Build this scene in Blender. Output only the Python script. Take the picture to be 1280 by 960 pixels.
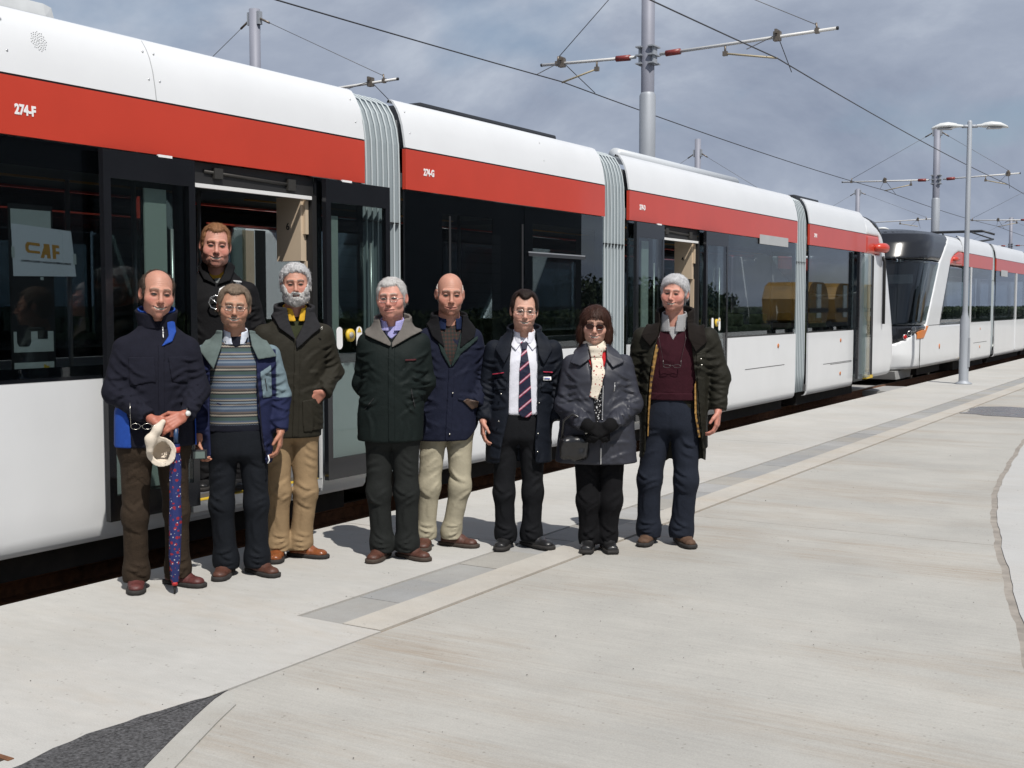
import bpy, bmesh, math, random
import numpy as np
from mathutils import Vector, Matrix, Euler

for _o in list(bpy.data.objects):
    bpy.data.objects.remove(_o)
SC = bpy.context.scene
COL = SC.collection
R = math.radians
random.seed(7)
RNG = np.random.RandomState(11)

# ------------------------------------------------------------------ camera
CAM_H = 1.62
cam_d = bpy.data.cameras.new('camera')
cam = bpy.data.objects.new('camera', cam_d)
COL.objects.link(cam)
cam.location = (0, 0, CAM_H)
cam.rotation_euler = (R(90) - math.atan(99 / 1500), 0, R(31.33))
cam_d.sensor_width = 36
cam_d.lens = 1500 / 1280 * 36
cam_d.clip_start = 0.05
cam_d.clip_end = 5000
SC.camera = cam
SC.render.resolution_x, SC.render.resolution_y = 1024, 768

# ------------------------------------------------------------------ light
SUN_EL = R(56)
sun_h = Vector((0.814, -0.58)).normalized()
w = bpy.data.worlds.new('World')
SC.world = w
w.use_nodes = True
nt = w.node_tree
nt.nodes.clear()
N = nt.nodes.new
L = nt.links.new
out = N('ShaderNodeOutputWorld')
sky = N('ShaderNodeTexSky')
sky.sky_type = 'NISHITA'
sky.sun_disc = False
sky.sun_elevation = SUN_EL
sky.sun_rotation = math.atan2(sun_h.x, sun_h.y)
sky.air_density = 1.0
sky.dust_density = 1.0
bg_sky = N('ShaderNodeBackground')
bg_sky.inputs['Strength'].default_value = 0.085
L(sky.outputs[0], bg_sky.inputs['Color'])
tc = N('ShaderNodeTexCoord')
sep = N('ShaderNodeSeparateXYZ')
L(tc.outputs['Generated'], sep.inputs[0])
zz = N('ShaderNodeMath'); zz.operation = 'ADD'; zz.inputs[1].default_value = 0.42
zab = N('ShaderNodeMath'); zab.operation = 'ABSOLUTE'
L(sep.outputs['Z'], zab.inputs[0]); L(zab.outputs[0], zz.inputs[0])
comb = N('ShaderNodeCombineXYZ')
for ax in 'XY':
    dv = N('ShaderNodeMath'); dv.operation = 'DIVIDE'
    L(sep.outputs[ax], dv.inputs[0]); L(zz.outputs[0], dv.inputs[1]); L(dv.outputs[0], comb.inputs[ax])
mp = N('ShaderNodeMapping'); mp.inputs['Scale'].default_value = (1.0, 1.0, 1.0); mp.inputs['Location'].default_value = (3.1, 1.7, 0)
mp.inputs['Rotation'].default_value = (0, 0, R(20))
L(comb.outputs[0], mp.inputs['Vector'])
nz = N('ShaderNodeTexNoise'); nz.inputs['Scale'].default_value = 2.1; nz.inputs['Detail'].default_value = 10; nz.inputs['Roughness'].default_value = 0.60
nz.inputs['Distortion'].default_value = 0.35
L(mp.outputs[0], nz.inputs['Vector'])
rmp = N('ShaderNodeValToRGB')
el = rmp.color_ramp.elements
el[0].position = 0.30; el[0].color = (0.235, 0.28, 0.38, 1)
el[1].position = 0.72; el[1].color = (0.60, 0.655, 0.74, 1)
e = el.new(0.50); e.color = (0.36, 0.41, 0.51, 1)
L(nz.outputs['Fac'], rmp.inputs['Fac'])
bg_cl = N('ShaderNodeBackground'); bg_cl.inputs['Strength'].default_value = 1.0
L(rmp.outputs['Color'], bg_cl.inputs['Color'])
nz2 = N('ShaderNodeTexNoise'); nz2.inputs['Scale'].default_value = 2.6; nz2.inputs['Detail'].default_value = 5
mp2 = N('ShaderNodeMapping'); mp2.inputs['Location'].default_value = (8.3, 2.2, 0)
L(comb.outputs[0], mp2.inputs['Vector']); L(mp2.outputs[0], nz2.inputs['Vector'])
r2 = N('ShaderNodeValToRGB')
r2.color_ramp.elements[0].position = 0.30; r2.color_ramp.elements[0].color = (0.25, 0.25, 0.25, 1)
r2.color_ramp.elements[1].position = 0.46; r2.color_ramp.elements[1].color = (1, 1, 1, 1)
L(nz2.outputs['Fac'], r2.inputs['Fac'])
mixw = N('ShaderNodeMixShader')
L(r2.outputs['Color'], mixw.inputs['Fac']); L(bg_sky.outputs[0], mixw.inputs[1]); L(bg_cl.outputs[0], mixw.inputs[2])
L(mixw.outputs[0], out.inputs['Surface'])

sun_d = bpy.data.lights.new('sun', 'SUN')
sun_d.energy = 4.6
sun_d.angle = R(0.53)
sun_d.color = (1.0, 0.955, 0.89)
sun = bpy.data.objects.new('sun', sun_d)
COL.objects.link(sun)
ld = Vector((-sun_h.x * math.cos(SUN_EL), -sun_h.y * math.cos(SUN_EL), -math.sin(SUN_EL)))
sun.rotation_euler = ld.to_track_quat('-Z', 'Y').to_euler()
sun.location = (20, -14, 40)

SC.view_settings.view_transform = 'Standard'
SC.view_settings.look = 'None'
SC.view_settings.exposure = 0.0
SC.view_settings.gamma = 1.0
SC.view_settings.use_curve_mapping = False
SC.cycles.use_denoising = True
try:
    SC.cycles.denoiser = 'OPENIMAGEDENOISE'
except Exception:
    pass
SC.cycles.max_bounces = 8
SC.cycles.transparent_max_bounces = 24
SC.cycles.caustics_reflective = False
SC.cycles.caustics_refractive = False
SC.cycles.sample_clamp_indirect = 6.0

# ------------------------------------------------------------------ materials
MATS = {}
def srgb(r, g, b):
    f = lambda c: (c / 255 / 12.92) if c / 255 <= 0.04045 else ((c / 255 + 0.055) / 1.055) ** 2.4
    return (f(r), f(g), f(b))

def mat(name, col=(0.5, 0.5, 0.5), rough=0.6, metal=0.0, spec=0.5, var=0.0, vscale=4.0, bump=0.0, bscale=60.0,
        coat=0.0, sheen=0.0, attr=None, stretch=(1, 1, 1), rvar=0.0, bdist=0.004, emit=None, sss=0.0):
    if name in MATS:
        return MATS[name]
    m = bpy.data.materials.new(name)
    m.use_nodes = True
    t = m.node_tree
    b = t.nodes['Principled BSDF']
    b.inputs['Roughness'].default_value = rough
    b.inputs['Metallic'].default_value = metal
    b.inputs['Specular IOR Level'].default_value = spec
    b.inputs['Coat Weight'].default_value = coat
    b.inputs['Coat Roughness'].default_value = 0.06
    b.inputs['Sheen Weight'].default_value = sheen
    if sss:
        b.inputs['Subsurface Weight'].default_value = sss
        b.inputs['Subsurface Radius'].default_value = (0.012, 0.005, 0.003)
        b.inputs['Subsurface Scale'].default_value = 0.5
    base = None
    co = t.nodes.new('ShaderNodeTexCoord')
    mpn = t.nodes.new('ShaderNodeMapping')
    mpn.inputs['Scale'].default_value = stretch
    t.links.new(co.outputs['Object'], mpn.inputs['Vector'])
    if attr:
        a = t.nodes.new('ShaderNodeAttribute'); a.attribute_name = attr
        base = a.outputs['Color']
    if var > 0 or rvar > 0:
        n = t.nodes.new('ShaderNodeTexNoise')
        n.inputs['Scale'].default_value = vscale; n.inputs['Detail'].default_value = 6; n.inputs['Roughness'].default_value = 0.6
        t.links.new(mpn.outputs[0], n.inputs['Vector'])
        mr = t.nodes.new('ShaderNodeMapRange')
        mr.inputs['From Min'].default_value = 0.3; mr.inputs['From Max'].default_value = 0.7
        mr.inputs['To Min'].default_value = 1 - var; mr.inputs['To Max'].default_value = 1 + var
        t.links.new(n.outputs['Fac'], mr.inputs['Value'])
        mx = t.nodes.new('ShaderNodeMix'); mx.data_type = 'RGBA'; mx.blend_type = 'MULTIPLY'; mx.inputs['Factor'].default_value = 1
        if base is not None:
            t.links.new(base, mx.inputs['A'])
        else:
            mx.inputs['A'].default_value = (*col, 1)
        t.links.new(mr.outputs[0], mx.inputs['B'])
        base = mx.outputs['Result']
        if rvar > 0:
            m2 = t.nodes.new('ShaderNodeMapRange')
            m2.inputs['From Min'].default_value = 0.3; m2.inputs['From Max'].default_value = 0.7
            m2.inputs['To Min'].default_value = max(0.02, rough - rvar); m2.inputs['To Max'].default_value = min(1, rough + rvar)
            t.links.new(n.outputs['Fac'], m2.inputs['Value']); t.links.new(m2.outputs[0], b.inputs['Roughness'])
    if base is not None:
        t.links.new(base, b.inputs['Base Color'])
    else:
        b.inputs['Base Color'].default_value = (*col, 1)
    if bump > 0:
        n2 = t.nodes.new('ShaderNodeTexNoise')
        n2.inputs['Scale'].default_value = bscale; n2.inputs['Detail'].default_value = 4
        t.links.new(mpn.outputs[0], n2.inputs['Vector'])
        bp = t.nodes.new('ShaderNodeBump'); bp.inputs['Strength'].default_value = bump; bp.inputs['Distance'].default_value = bdist
        t.links.new(n2.outputs['Fac'], bp.inputs['Height']); t.links.new(bp.outputs[0], b.inputs['Normal'])
    if emit:
        b.inputs['Emission Color'].default_value = (*emit[:3], 1); b.inputs['Emission Strength'].default_value = emit[3]
    MATS[name] = m
    return m

def glass_mat(name, tint=(0.5, 0.53, 0.53), rough=0.0):
    """thin tinted pane: fresnel reflection over a straight view through"""
    if name in MATS:
        return MATS[name]
    m = bpy.data.materials.new(name); m.use_nodes = True
    t = m.node_tree; t.nodes.clear()
    o = t.nodes.new('ShaderNodeOutputMaterial')
    tr = t.nodes.new('ShaderNodeBsdfTransparent'); tr.inputs[0].default_value = (*tint, 1)
    gl = t.nodes.new('ShaderNodeBsdfGlossy'); gl.inputs['Roughness'].default_value = rough; gl.inputs['Color'].default_value = (0.95, 0.97, 1, 1)
    fr = t.nodes.new('ShaderNodeFresnel'); fr.inputs['IOR'].default_value = 1.5
    # a thin pane reflects alike from both of its faces
    ge = t.nodes.new('ShaderNodeNewGeometry'); mi = t.nodes.new('ShaderNodeMapRange')
    mi.inputs['To Min'].default_value = 1.5; mi.inputs['To Max'].default_value = 1 / 1.5
    t.links.new(ge.outputs['Backfacing'], mi.inputs['Value']); t.links.new(mi.outputs[0], fr.inputs['IOR'])
    mx = t.nodes.new('ShaderNodeMixShader')
    t.links.new(fr.outputs[0], mx.inputs[0]); t.links.new(tr.outputs[0], mx.inputs[1]); t.links.new(gl.outputs[0], mx.inputs[2])
    t.links.new(mx.outputs[0], o.inputs['Surface'])
    MATS[name] = m
    return m

# ------------------------------------------------------------------ object helpers
ORG = {}
def org(o):
    while o is not None:
        if o in ORG:
            return ORG[o]
        o = o.parent
    return Vector((0, 0, 0))

def tag(o, label=None, cat=None, group=None, kind=None):
    if label: o['label'] = label
    if cat: o['category'] = cat
    if group: o['group'] = group
    if kind: o['kind'] = kind
    return o

def thing(name, label, cat, loc=(0, 0, 0), group=None, rz=0.0, world=True):
    o = bpy.data.objects.new(name, None)
    o.empty_display_size = 0.3
    COL.objects.link(o)
    o.location = loc
    o.rotation_euler = (0, 0, rz)
    if world:
        ORG[o] = Vector(loc)
    else:
        ORG[o] = Vector((0, 0, 0))
    return tag(o, label, cat, group)

def link(name, me, parent=None, m=None):
    o = bpy.data.objects.new(name, me)
    COL.objects.link(o)
    if parent is not None:
        o.parent = parent
    if m is not None:
        me.materials.clear(); me.materials.append(m)
    return o

def copy_tree(o, parent=None):
    c = o.copy(); COL.objects.link(c)
    c.parent = parent
    for ch in list(o.children):
        copy_tree(ch, c)
    return c

class MB:
    def __init__(s):
        s.v = []; s.f = []; s.smooth = []
    def add(s, vs, fs, smooth=False):
        n = len(s.v)
        s.v.extend([tuple(q) for q in vs]); s.f.extend([tuple(i + n for i in q) for q in fs]); s.smooth.extend([smooth] * len(fs))
        return s
    def box(s, x0, x1, y0, y1, z0, z1):
        vs = [(x, y, z) for x in (x0, x1) for y in (y0, y1) for z in (z0, z1)]
        return s.add(vs, [(0, 1, 3, 2), (4, 6, 7, 5), (0, 4, 5, 1), (2, 3, 7, 6), (0, 2, 6, 4), (1, 5, 7, 3)])
    def bbox(s, x0, x1, y0, y1, z0, z1, b=0.01):
        bm = bmesh.new()
        bmesh.ops.create_cube(bm, size=1)
        for v in bm.verts:
            v.co = Vector(((x0 + x1) / 2 + v.co.x * (x1 - x0), (y0 + y1) / 2 + v.co.y * (y1 - y0), (z0 + z1) / 2 + v.co.z * (z1 - z0)))
        bmesh.ops.bevel(bm, geom=list(bm.edges), offset=b, segments=2, affect='EDGES', profile=0.6)
        bm.verts.index_update()
        s.add([v.co[:] for v in bm.verts], [[v.index for v in f.verts] for f in bm.faces])
        bm.free()
        return s
    def tube(s, pts, r, n=8, closed=False, cap=True):
        pts = [Vector(p) for p in pts]
        rr = r if isinstance(r, (list, tuple)) else [r] * len(pts)
        rings = []
        up = Vector((0, 0, 1))
        prev = None
        for i, p in enumerate(pts):
            if closed:
                d = pts[(i + 1) % len(pts)] - pts[i - 1]
            else:
                d = pts[min(i + 1, len(pts) - 1)] - pts[max(i - 1, 0)]
            d.normalize()
            if prev is None:
                a = up if abs(d.dot(up)) < 0.95 else Vector((1, 0, 0))
                u = d.cross(a).normalized()
            else:
                u = (prev - d * prev.dot(d)).normalized()
            prev = u
            v = d.cross(u)
            rings.append([p + (u * math.cos(2 * math.pi * k / n) + v * math.sin(2 * math.pi * k / n)) * rr[i] for k in range(n)])
        vs = [q for ring in rings for q in ring]
        fs = []
        m = len(pts)
        for i in range(m if closed else m - 1):
            a, b = i * n, ((i + 1) % m) * n
            for k in range(n):
                fs.append((a + k, a + (k + 1) % n, b + (k + 1) % n, b + k))
        if cap and not closed:
            fs.append(tuple(range(n))[::-1]); fs.append(tuple((m - 1) * n + k for k in range(n)))
        s.add(vs, fs, True)
        return s
    def cyl(s, p0, p1, r0, r1=None, n=16):
        return s.tube([p0, p1], [r0, r0 if r1 is None else r1], n)
    def prism(s, poly, z0, z1):
        """poly: list of (x,y) ccw, extruded in z"""
        n = len(poly)
        vs = [(x, y, z0) for x, y in poly] + [(x, y, z1) for x, y in poly]
        fs = [tuple(range(n))[::-1], tuple(range(n, 2 * n))] + [(i, (i + 1) % n, n + (i + 1) % n, n + i) for i in range(n)]
        return s.add(vs, fs)
    def prism_x(s, poly, x0, x1):
        """poly: list of (y,z), extruded in x"""
        n = len(poly)
        vs = [(x0, y, z) for y, z in poly] + [(x1, y, z) for y, z in poly]
        fs = [tuple(range(n))[::-1], tuple(range(n, 2 * n))] + [(i, (i + 1) % n, n + (i + 1) % n, n + i) for i in range(n)]
        return s.add(vs, fs)
    def extr_y(s, prof, y0, y1, closed=True, ny=1, smooth=False):
        """prof: list of (x,z); extruded along y"""
        n = len(prof)
        ys = [y0 + (y1 - y0) * i / ny for i in range(ny + 1)]
        vs = [(x, y, z) for y in ys for x, z in prof]
        fs = []
        for i in range(ny):
            for k in range(n if closed else n - 1):
                a = i * n + k; b = i * n + (k + 1) % n
                fs.append((a, b, b + n, a + n))
        if closed:
            s.add(vs, fs, smooth)
            base = len(s.v) - len(vs)
            s.f.append(tuple(base + k for k in range(n))[::-1]); s.smooth.append(False)
            s.f.append(tuple(base + ny * n + k for k in range(n))); s.smooth.append(False)
        else:
            s.add(vs, fs, smooth)
        return s
    def lathe(s, prof, c=(0, 0, 0), n=24):
        """prof: list of (r,z)"""
        vs = [(c[0] + r * math.cos(2 * math.pi * k / n), c[1] + r * math.sin(2 * math.pi * k / n), c[2] + z) for r, z in prof for k in range(n)]
        fs = []
        for i in range(len(prof) - 1):
            for k in range(n):
                fs.append((i * n + k, i * n + (k + 1) % n, (i + 1) * n + (k + 1) % n, (i + 1) * n + k))
        return s.add(vs, fs, True)
    def build(s, name, m, parent=None, smooth=None, local=False):
        me = bpy.data.meshes.new(name)
        o = Vector((0, 0, 0)) if (parent is None or local) else org(parent)
        me.from_pydata([(a - o.x, b - o.y, c - o.z) for a, b, c in s.v], [], s.f)
        bm = bmesh.new(); bm.from_mesh(me)
        bmesh.ops.recalc_face_normals(bm, faces=bm.faces)
        bm.to_mesh(me); bm.free()
        if smooth is None:
            me.polygons.foreach_set('use_smooth', s.smooth)
        elif smooth:
            me.polygons.foreach_set('use_smooth', [True] * len(s.f))
        me.update()
        return link(name, me, parent, m)

def text(name, body, size, m, parent, loc, rot, sx=1.0, bold=0.0, align='LEFT', extrude=0.0015):
    cu = bpy.data.curves.new(name, 'FONT')
    cu.body = body; cu.size = size; cu.align_x = align; cu.offset = bold; cu.extrude = extrude
    cu.resolution_u = 3
    o = bpy.data.objects.new(name, cu)
    me = bpy.data.meshes.new_from_object(o)
    bpy.data.objects.remove(o)
    ob = link(name, me, parent, m)
    ob.location = Vector(loc) - org(parent)
    ob.rotation_euler = rot
    ob.scale = (sx, 1, 1)
    return ob
# ------------------------------------------------------------------ ground
def concrete(name, c1, c2, stain, speck=0.5, brush=(1.0, 14.0, 1.0), brush_amt=0.16, warm=0.35):
    m = bpy.data.materials.new(name); m.use_nodes = True
    t = m.node_tree; b = t.nodes['Principled BSDF']
    b.inputs['Roughness'].default_value = 0.88; b.inputs['Specular IOR Level'].default_value = 0.3
    ge = t.nodes.new('ShaderNodeNewGeometry')
    def noise(scale, detail, st=(1, 1, 1), rough=0.6, off=(0, 0, 0)):
        mpn = t.nodes.new('ShaderNodeMapping'); mpn.inputs['Scale'].default_value = st; mpn.inputs['Location'].default_value = off
        t.links.new(ge.outputs['Position'], mpn.inputs['Vector'])
        n = t.nodes.new('ShaderNodeTexNoise'); n.inputs['Scale'].default_value = scale; n.inputs['Detail'].default_value = detail
        n.inputs['Roughness'].default_value = rough
        t.links.new(mpn.outputs[0], n.inputs['Vector'])
        return n.outputs['Fac']
    def rng(v, a, bb, lo=0.0, hi=1.0):
        r = t.nodes.new('ShaderNodeMapRange'); r.inputs['From Min'].default_value = a; r.inputs['From Max'].default_value = bb
        r.inputs['To Min'].default_value = lo; r.inputs['To Max'].default_value = hi
        t.links.new(v, r.inputs['Value']); return r.outputs[0]
    def mixc(f, a, bb, mode='MIX'):
        x = t.nodes.new('ShaderNodeMix'); x.data_type = 'RGBA'; x.blend_type = mode
        if isinstance(f, float): x.inputs['Factor'].default_value = f
        else: t.links.new(f, x.inputs['Factor'])
        for k, q in (('A', a), ('B', bb)):
            if isinstance(q, tuple): x.inputs[k].default_value = (*q, 1)
            else: t.links.new(q, x.inputs[k])
        return x.outputs['Result']
    def mul(a, bb):
        x = t.nodes.new('ShaderNodeMath'); x.operation = 'MULTIPLY'
        t.links.new(a, x.inputs[0])
        if isinstance(bb, float): x.inputs[1].default_value = bb
        else: t.links.new(bb, x.inputs[1])
        return x.outputs[0]
    col = mixc(rng(noise(0.9, 5), 0.35, 0.65), c1, c2)
    # tan dirt in long streaks across the brushed finish
    dirt = mul(rng(noise(0.55, 6, (0.6, 1.8, 1), 0.65, (4, 2, 0)), 0.46, 0.68), rng(noise(3.2, 6, brush, 0.7), 0.34, 0.62))
    col = mixc(mul(dirt, warm), col, stain)
    br = rng(noise(5.0, 5, brush, 0.7, (1, 7, 0)), 0.3, 0.7, 1 - brush_amt, 1 + brush_amt * 0.5)
    col = mixc(1.0, col, br, 'MULTIPLY')
    fine = rng(noise(170, 3), 0.3, 0.7, 0.9, 1.08)
    col = mixc(1.0, col, fine, 'MULTIPLY')
    # sparse dark flecks
    vo = t.nodes.new('ShaderNodeTexVoronoi'); vo.inputs['Scale'].default_value = 26
    t.links.new(ge.outputs['Position'], vo.inputs['Vector'])
    fl = mul(rng(vo.outputs['Distance'], 0.20, 0.10), rng(noise(9, 2, (1, 1, 1), 0.5, (9, 9, 0)), 0.52, 0.60))
    col = mixc(mul(fl, speck), col, (0.13, 0.12, 0.10))
    t.links.new(col, b.inputs['Base Color'])
    bp = t.nodes.new('ShaderNodeBump'); bp.inputs['Strength'].default_value = 0.35; bp.inputs['Distance'].default_value = 0.003
    t.links.new(noise(34, 5, (0.35, 3.0, 1), 0.7), bp.inputs['Height']); t.links.new(bp.outputs[0], b.inputs['Normal'])
    return m

M_apron = concrete('concrete_apron', (0.455, 0.45, 0.43), (0.405, 0.40, 0.38), (0.40, 0.335, 0.26), 0.4, (1.0, 3.0, 1.0), 0.07, 0.35)
M_road = concrete('concrete_road', (0.415, 0.405, 0.375), (0.345, 0.338, 0.315), (0.27, 0.205, 0.14), 0.45, (0.35, 8.0, 1.0), 0.085, 0.7)
M_strip = concrete('concrete_strip', (0.455, 0.435, 0.395), (0.40, 0.38, 0.345), (0.36, 0.28, 0.19), 0.35, (1, 1.5, 1), 0.08, 0.5)
M_pad = concrete('concrete_pad', (0.455, 0.455, 0.445), (0.41, 0.41, 0.40), (0.42, 0.36, 0.29), 0.3, (0.5, 14.0, 1.0), 0.10, 0.3)
M_band = concrete('concrete_band', (0.40, 0.395, 0.37), (0.34, 0.335, 0.31), (0.28, 0.24, 0.19), 0.5, (1, 1, 1), 0.08, 0.4)
M_drain = [concrete('drain_cover_%d' % i, c, tuple(q * 0.86 for q in c), (0.27, 0.24, 0.20), 0.3, (1, 1, 1), 0.08, 0.5)
           for i, c in enumerate([(0.325, 0.325, 0.315), (0.345, 0.345, 0.34), (0.305, 0.31, 0.31), (0.34, 0.33, 0.305)])]
M_joint = mat('joint_dirt', (0.20, 0.16, 0.12), 0.95, var=0.35, vscale=9, bump=0.6, bscale=40)
M_jointgrey = mat('joint_sealant', (0.27, 0.245, 0.215), 0.85, var=0.25, vscale=6, bump=0.4, bscale=60)
M_asph = mat('asphalt', (0.066, 0.066, 0.069), 0.9, var=0.95, vscale=85, bump=1.0, bscale=90, bdist=0.012)
M_ballast = mat('ballast', (0.075, 0.06, 0.05), 0.95, var=0.5, vscale=18, bump=1.0, bscale=16, bdist=0.05)
M_grass = mat('grass_ground', (0.030, 0.036, 0.020), 0.95, var=0.4, vscale=0.6, bump=0.6, bscale=14, bdist=0.05)
M_rust = mat('rusty_steel', (0.17, 0.075, 0.035), 0.85, metal=0.15, var=0.4, vscale=14, bump=0.5, bscale=60)
M_steel = mat('rail_steel', (0.30, 0.28, 0.26), 0.35, metal=0.9, var=0.2, vscale=8)

def struct(name, mb, m, parent=None):
    o = mb.build(name, m, parent)
    if parent is None:
        o['kind'] = 'structure'
    return o

def sempty(name, loc=(0, 0, 0)):
    o = bpy.data.objects.new(name, None); COL.objects.link(o); o.location = loc
    o['kind'] = 'structure'; ORG[o] = Vector(loc)
    return o

EDGE = -5.67
# far ground to the horizon, and the trackbed beside the apron
struct('ground', MB().box(-1500, 1500, -1500, 1500, -1.2, -0.62), M_grass)
struct('trackbed', MB().box(-45, EDGE - 0.02, -60, 260, -0.615, -0.28), M_ballast)

def slab_mesh(poly, z0, z1):
    return MB().prism(poly, z0, z1)

apron = sempty('apron')
yj = [-14, -7.5, -1.0, 6.92, 13.6, 20.2, 26.8, 33.4, 40, 60, 100]
g = 0.005
for i in range(len(yj) - 1):
    a, b_ = yj[i] + g, yj[i + 1] - g
    if a < 4.69 < b_:
        poly = [(EDGE, a), (-3.613, a), (-3.613, 4.68), (-4.172, 4.69), (-4.172, b_), (EDGE, b_)]
    elif b_ < 4.7:
        poly = [(EDGE, a), (-3.613, a), (-3.613, b_), (EDGE, b_)]
    else:
        poly = [(EDGE, a), (-4.172, a), (-4.172, b_), (EDGE, b_)]
    slab_mesh(poly, -0.42, 0.0).build('concrete_slab', M_apron, apron)
MB().box(EDGE + 0.004, -3.605, -14, 100, -0.43, -0.012).build('joint_filler', M_joint, apron)

chan = sempty('drain_channel')
MB().box(-4.170, -3.872, 4.69, 60, -0.30, -0.0115).build('channel_bed', M_joint, chan)
y = 4.70
k = 0
while y < 58:
    ln = 0.5 if y > 4.8 or k else 0.5
    b0 = 0.004
    zt = -0.004 - random.random() * 0.004
    MB().bbox(-4.160, -3.882, y + b0, y + ln - b0, -0.05, zt, 0.003).build('drain_cover', M_drain[(k * 7 // 3 + k // 5) % 4], chan)
    y += ln; k += 1

estrip = sempty('edge_strip')
y = 4.69
while y < 60:
    y1 = min(60, y + 3.3)
    MB().box(-3.868, -3.625, y + 0.003, y1 - 0.003, -0.25, 0.001).build('concrete_strip', M_strip, estrip)
    y = y1
MB().box(-3.870, -3.606, 4.69, 60, -0.26, -0.010).build('joint_filler', M_joint, estrip)

# road: brushed concrete bays left of the wavy joint
JC = [(-0.02, -3.0), (-0.10, 1.2), (-0.32, 3.2), (-0.62, 5.0), (-0.85, 6.17), (-0.96, 6.64), (-1.16, 7.6), (-1.37, 8.6), (-1.62, 9.92), (-1.82, 11.24), (-1.99, 13.02), (-2.2, 15.44), (-2.1, 19.0), (-1.7, 24.0), (-1.2, 30.0), (-0.2, 40.0), (1.2, 60.0), (2.4, 100.0)]
def jx(yv, off=0.0):
    xs = np.interp(yv, [p[1] for p in JC], [p[0] for p in JC])
    return float(xs) + 0.006 * math.sin(yv * 5.1) + 0.003 * math.sin(yv * 13.7 + 1) + off
def wig(yv, s):
    return 0.0015 * math.sin(yv * 31 + s) + 0.001 * math.sin(yv * 57 + 2 * s)
RL = [(3.70, -3.603), (3.62, -3.598), (3.52, -3.570), (3.433, -3.532), (3.275, -3.458), (3.081, -3.361), (2.836, -3.235), (2.3, -2.93), (1.6, -2.42), (0.6, -1.55), (-0.6, -0.45), (-1.2, -0.15)]
def rl(yv):
    if yv >= 3.70: return -3.603
    a = RL[::-1]
    return float(np.interp(yv, [p[0] for p in a], [p[1] for p in a]))
road = sempty('road')
rj = [-1.0, 2.55, 8.55, 14.55, 20.55, 26.55, 33, 45, 100]
for i in range(len(rj) - 1):
    a, b_ = rj[i] + 0.003, rj[i + 1] - 0.003
    n = max(8, int((b_ - a) / 0.08)) if b_ < 30 else 20
    ys = np.linspace(a, b_, n)
    poly = [(jx(q, -0.026) + wig(q, 1), q) for q in ys] + [(rl(q), q) for q in ys[::-1]]
    slab_mesh(poly, -0.25, -0.003).build('concrete_bay', M_road, road)
ys = np.linspace(-1, 100, 300)
slab_mesh([(jx(q, 0.2), q) for q in ys] + [(rl(q) + 0.003, q) for q in ys[::-1]], -0.3, -0.006).build('joint_filler', M_jointgrey, road)
# trowelled edge band where the road curves away from the apron
ys = np.linspace(0.6, 3.60, 30)
slab_mesh([(rl(q) + 0.02 + 0.10 * min(1, (3.62 - q) / 0.12), q) for q in ys] + [(rl(q) + 0.002, q) for q in ys[::-1]], -0.1, 0.004).build('edge_band', M_band, road)

# pale pad right of the wavy joint, out past the camera
pad = sempty('concrete_pad')
ys = np.linspace(-14, 100, 700)
slab_mesh([(14.0, -14.0), (14.0, 100.0)] + [(jx(q, 0.022) + wig(q, 4), q) for q in ys[::-1]], -0.25, 0.0).build('concrete_slab', M_pad, pad)
slab_mesh([(-3.2, -14), (0.3, -14), (0.3, -1.05), (-3.2, -1.05)], -0.25, -0.002).build('concrete_slab', M_pad, pad)

# asphalt wedge between apron and road
ys = np.linspace(-1.2, 3.60, 60)
struct('asphalt_path', slab_mesh([(rl(q) + 0.001, q) for q in ys] + [(float(np.interp(q, [2.2, 2.62, 2.75, 2.92, 3.1, 3.275, 3.455, 3.6], [-3.60, -3.622, -3.64, -3.672, -3.662, -3.636, -3.601, -3.585])) + 0.007 * math.sin(q * 29) + 0.006 * math.sin(q * 67), q) for q in ys[::-1]], -0.2, 0.006), M_asph)

# shallow puddle on the road
pud = []
for k in range(60):
    a = 2 * math.pi * k / 60
    rr = 1 + 0.10 * math.sin(3 * a + 1) + 0.06 * math.sin(7 * a) + 0.05 * math.sin(13 * a + 2)
    ca, sa = math.cos(a), math.sin(a)
    pud.append((max(-3.60, -2.55 + 1.15 * rr * math.copysign(abs(ca) ** .7, ca)), 19.45 + 0.85 * rr * math.copysign(abs(sa) ** .8, sa)))
m_pud = mat('puddle_water', (0.12, 0.115, 0.108), 0.22, spec=0.5, var=0.3, vscale=3, rvar=0.12)
o = MB().prism(pud, -0.010, 0.003).build('puddle', m_pud)
o['kind'] = 'structure'

# loose grit lying on the concrete
mb = MB()
rg = np.random.RandomState(5)
for i in range(150):
    px_, py_ = rg.uniform(-5.4, -0.9), 2.4 + rg.rand() ** 1.7 * 12
    s_ = rg.uniform(0.0016, 0.0042) * (1.8 if rg.rand() < 0.06 else 1)
    vs = [(px_ + s_ * math.cos(q) * rg.uniform(.7, 1.3), py_ + s_ * math.sin(q) * rg.uniform(.7, 1.3), 0.0015) for q in np.arange(5) * 1.2566]
    mb.add(vs + [(px_, py_, 0.0015 + s_ * 0.9)], [(k, (k + 1) % 5, 5) for k in range(5)])
o = mb.build('grit', mat('grit', (0.06, 0.055, 0.05), 0.9))
tag(o, 'scattered dark grit lying on the pale concrete', 'grit', kind='stuff')

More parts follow.
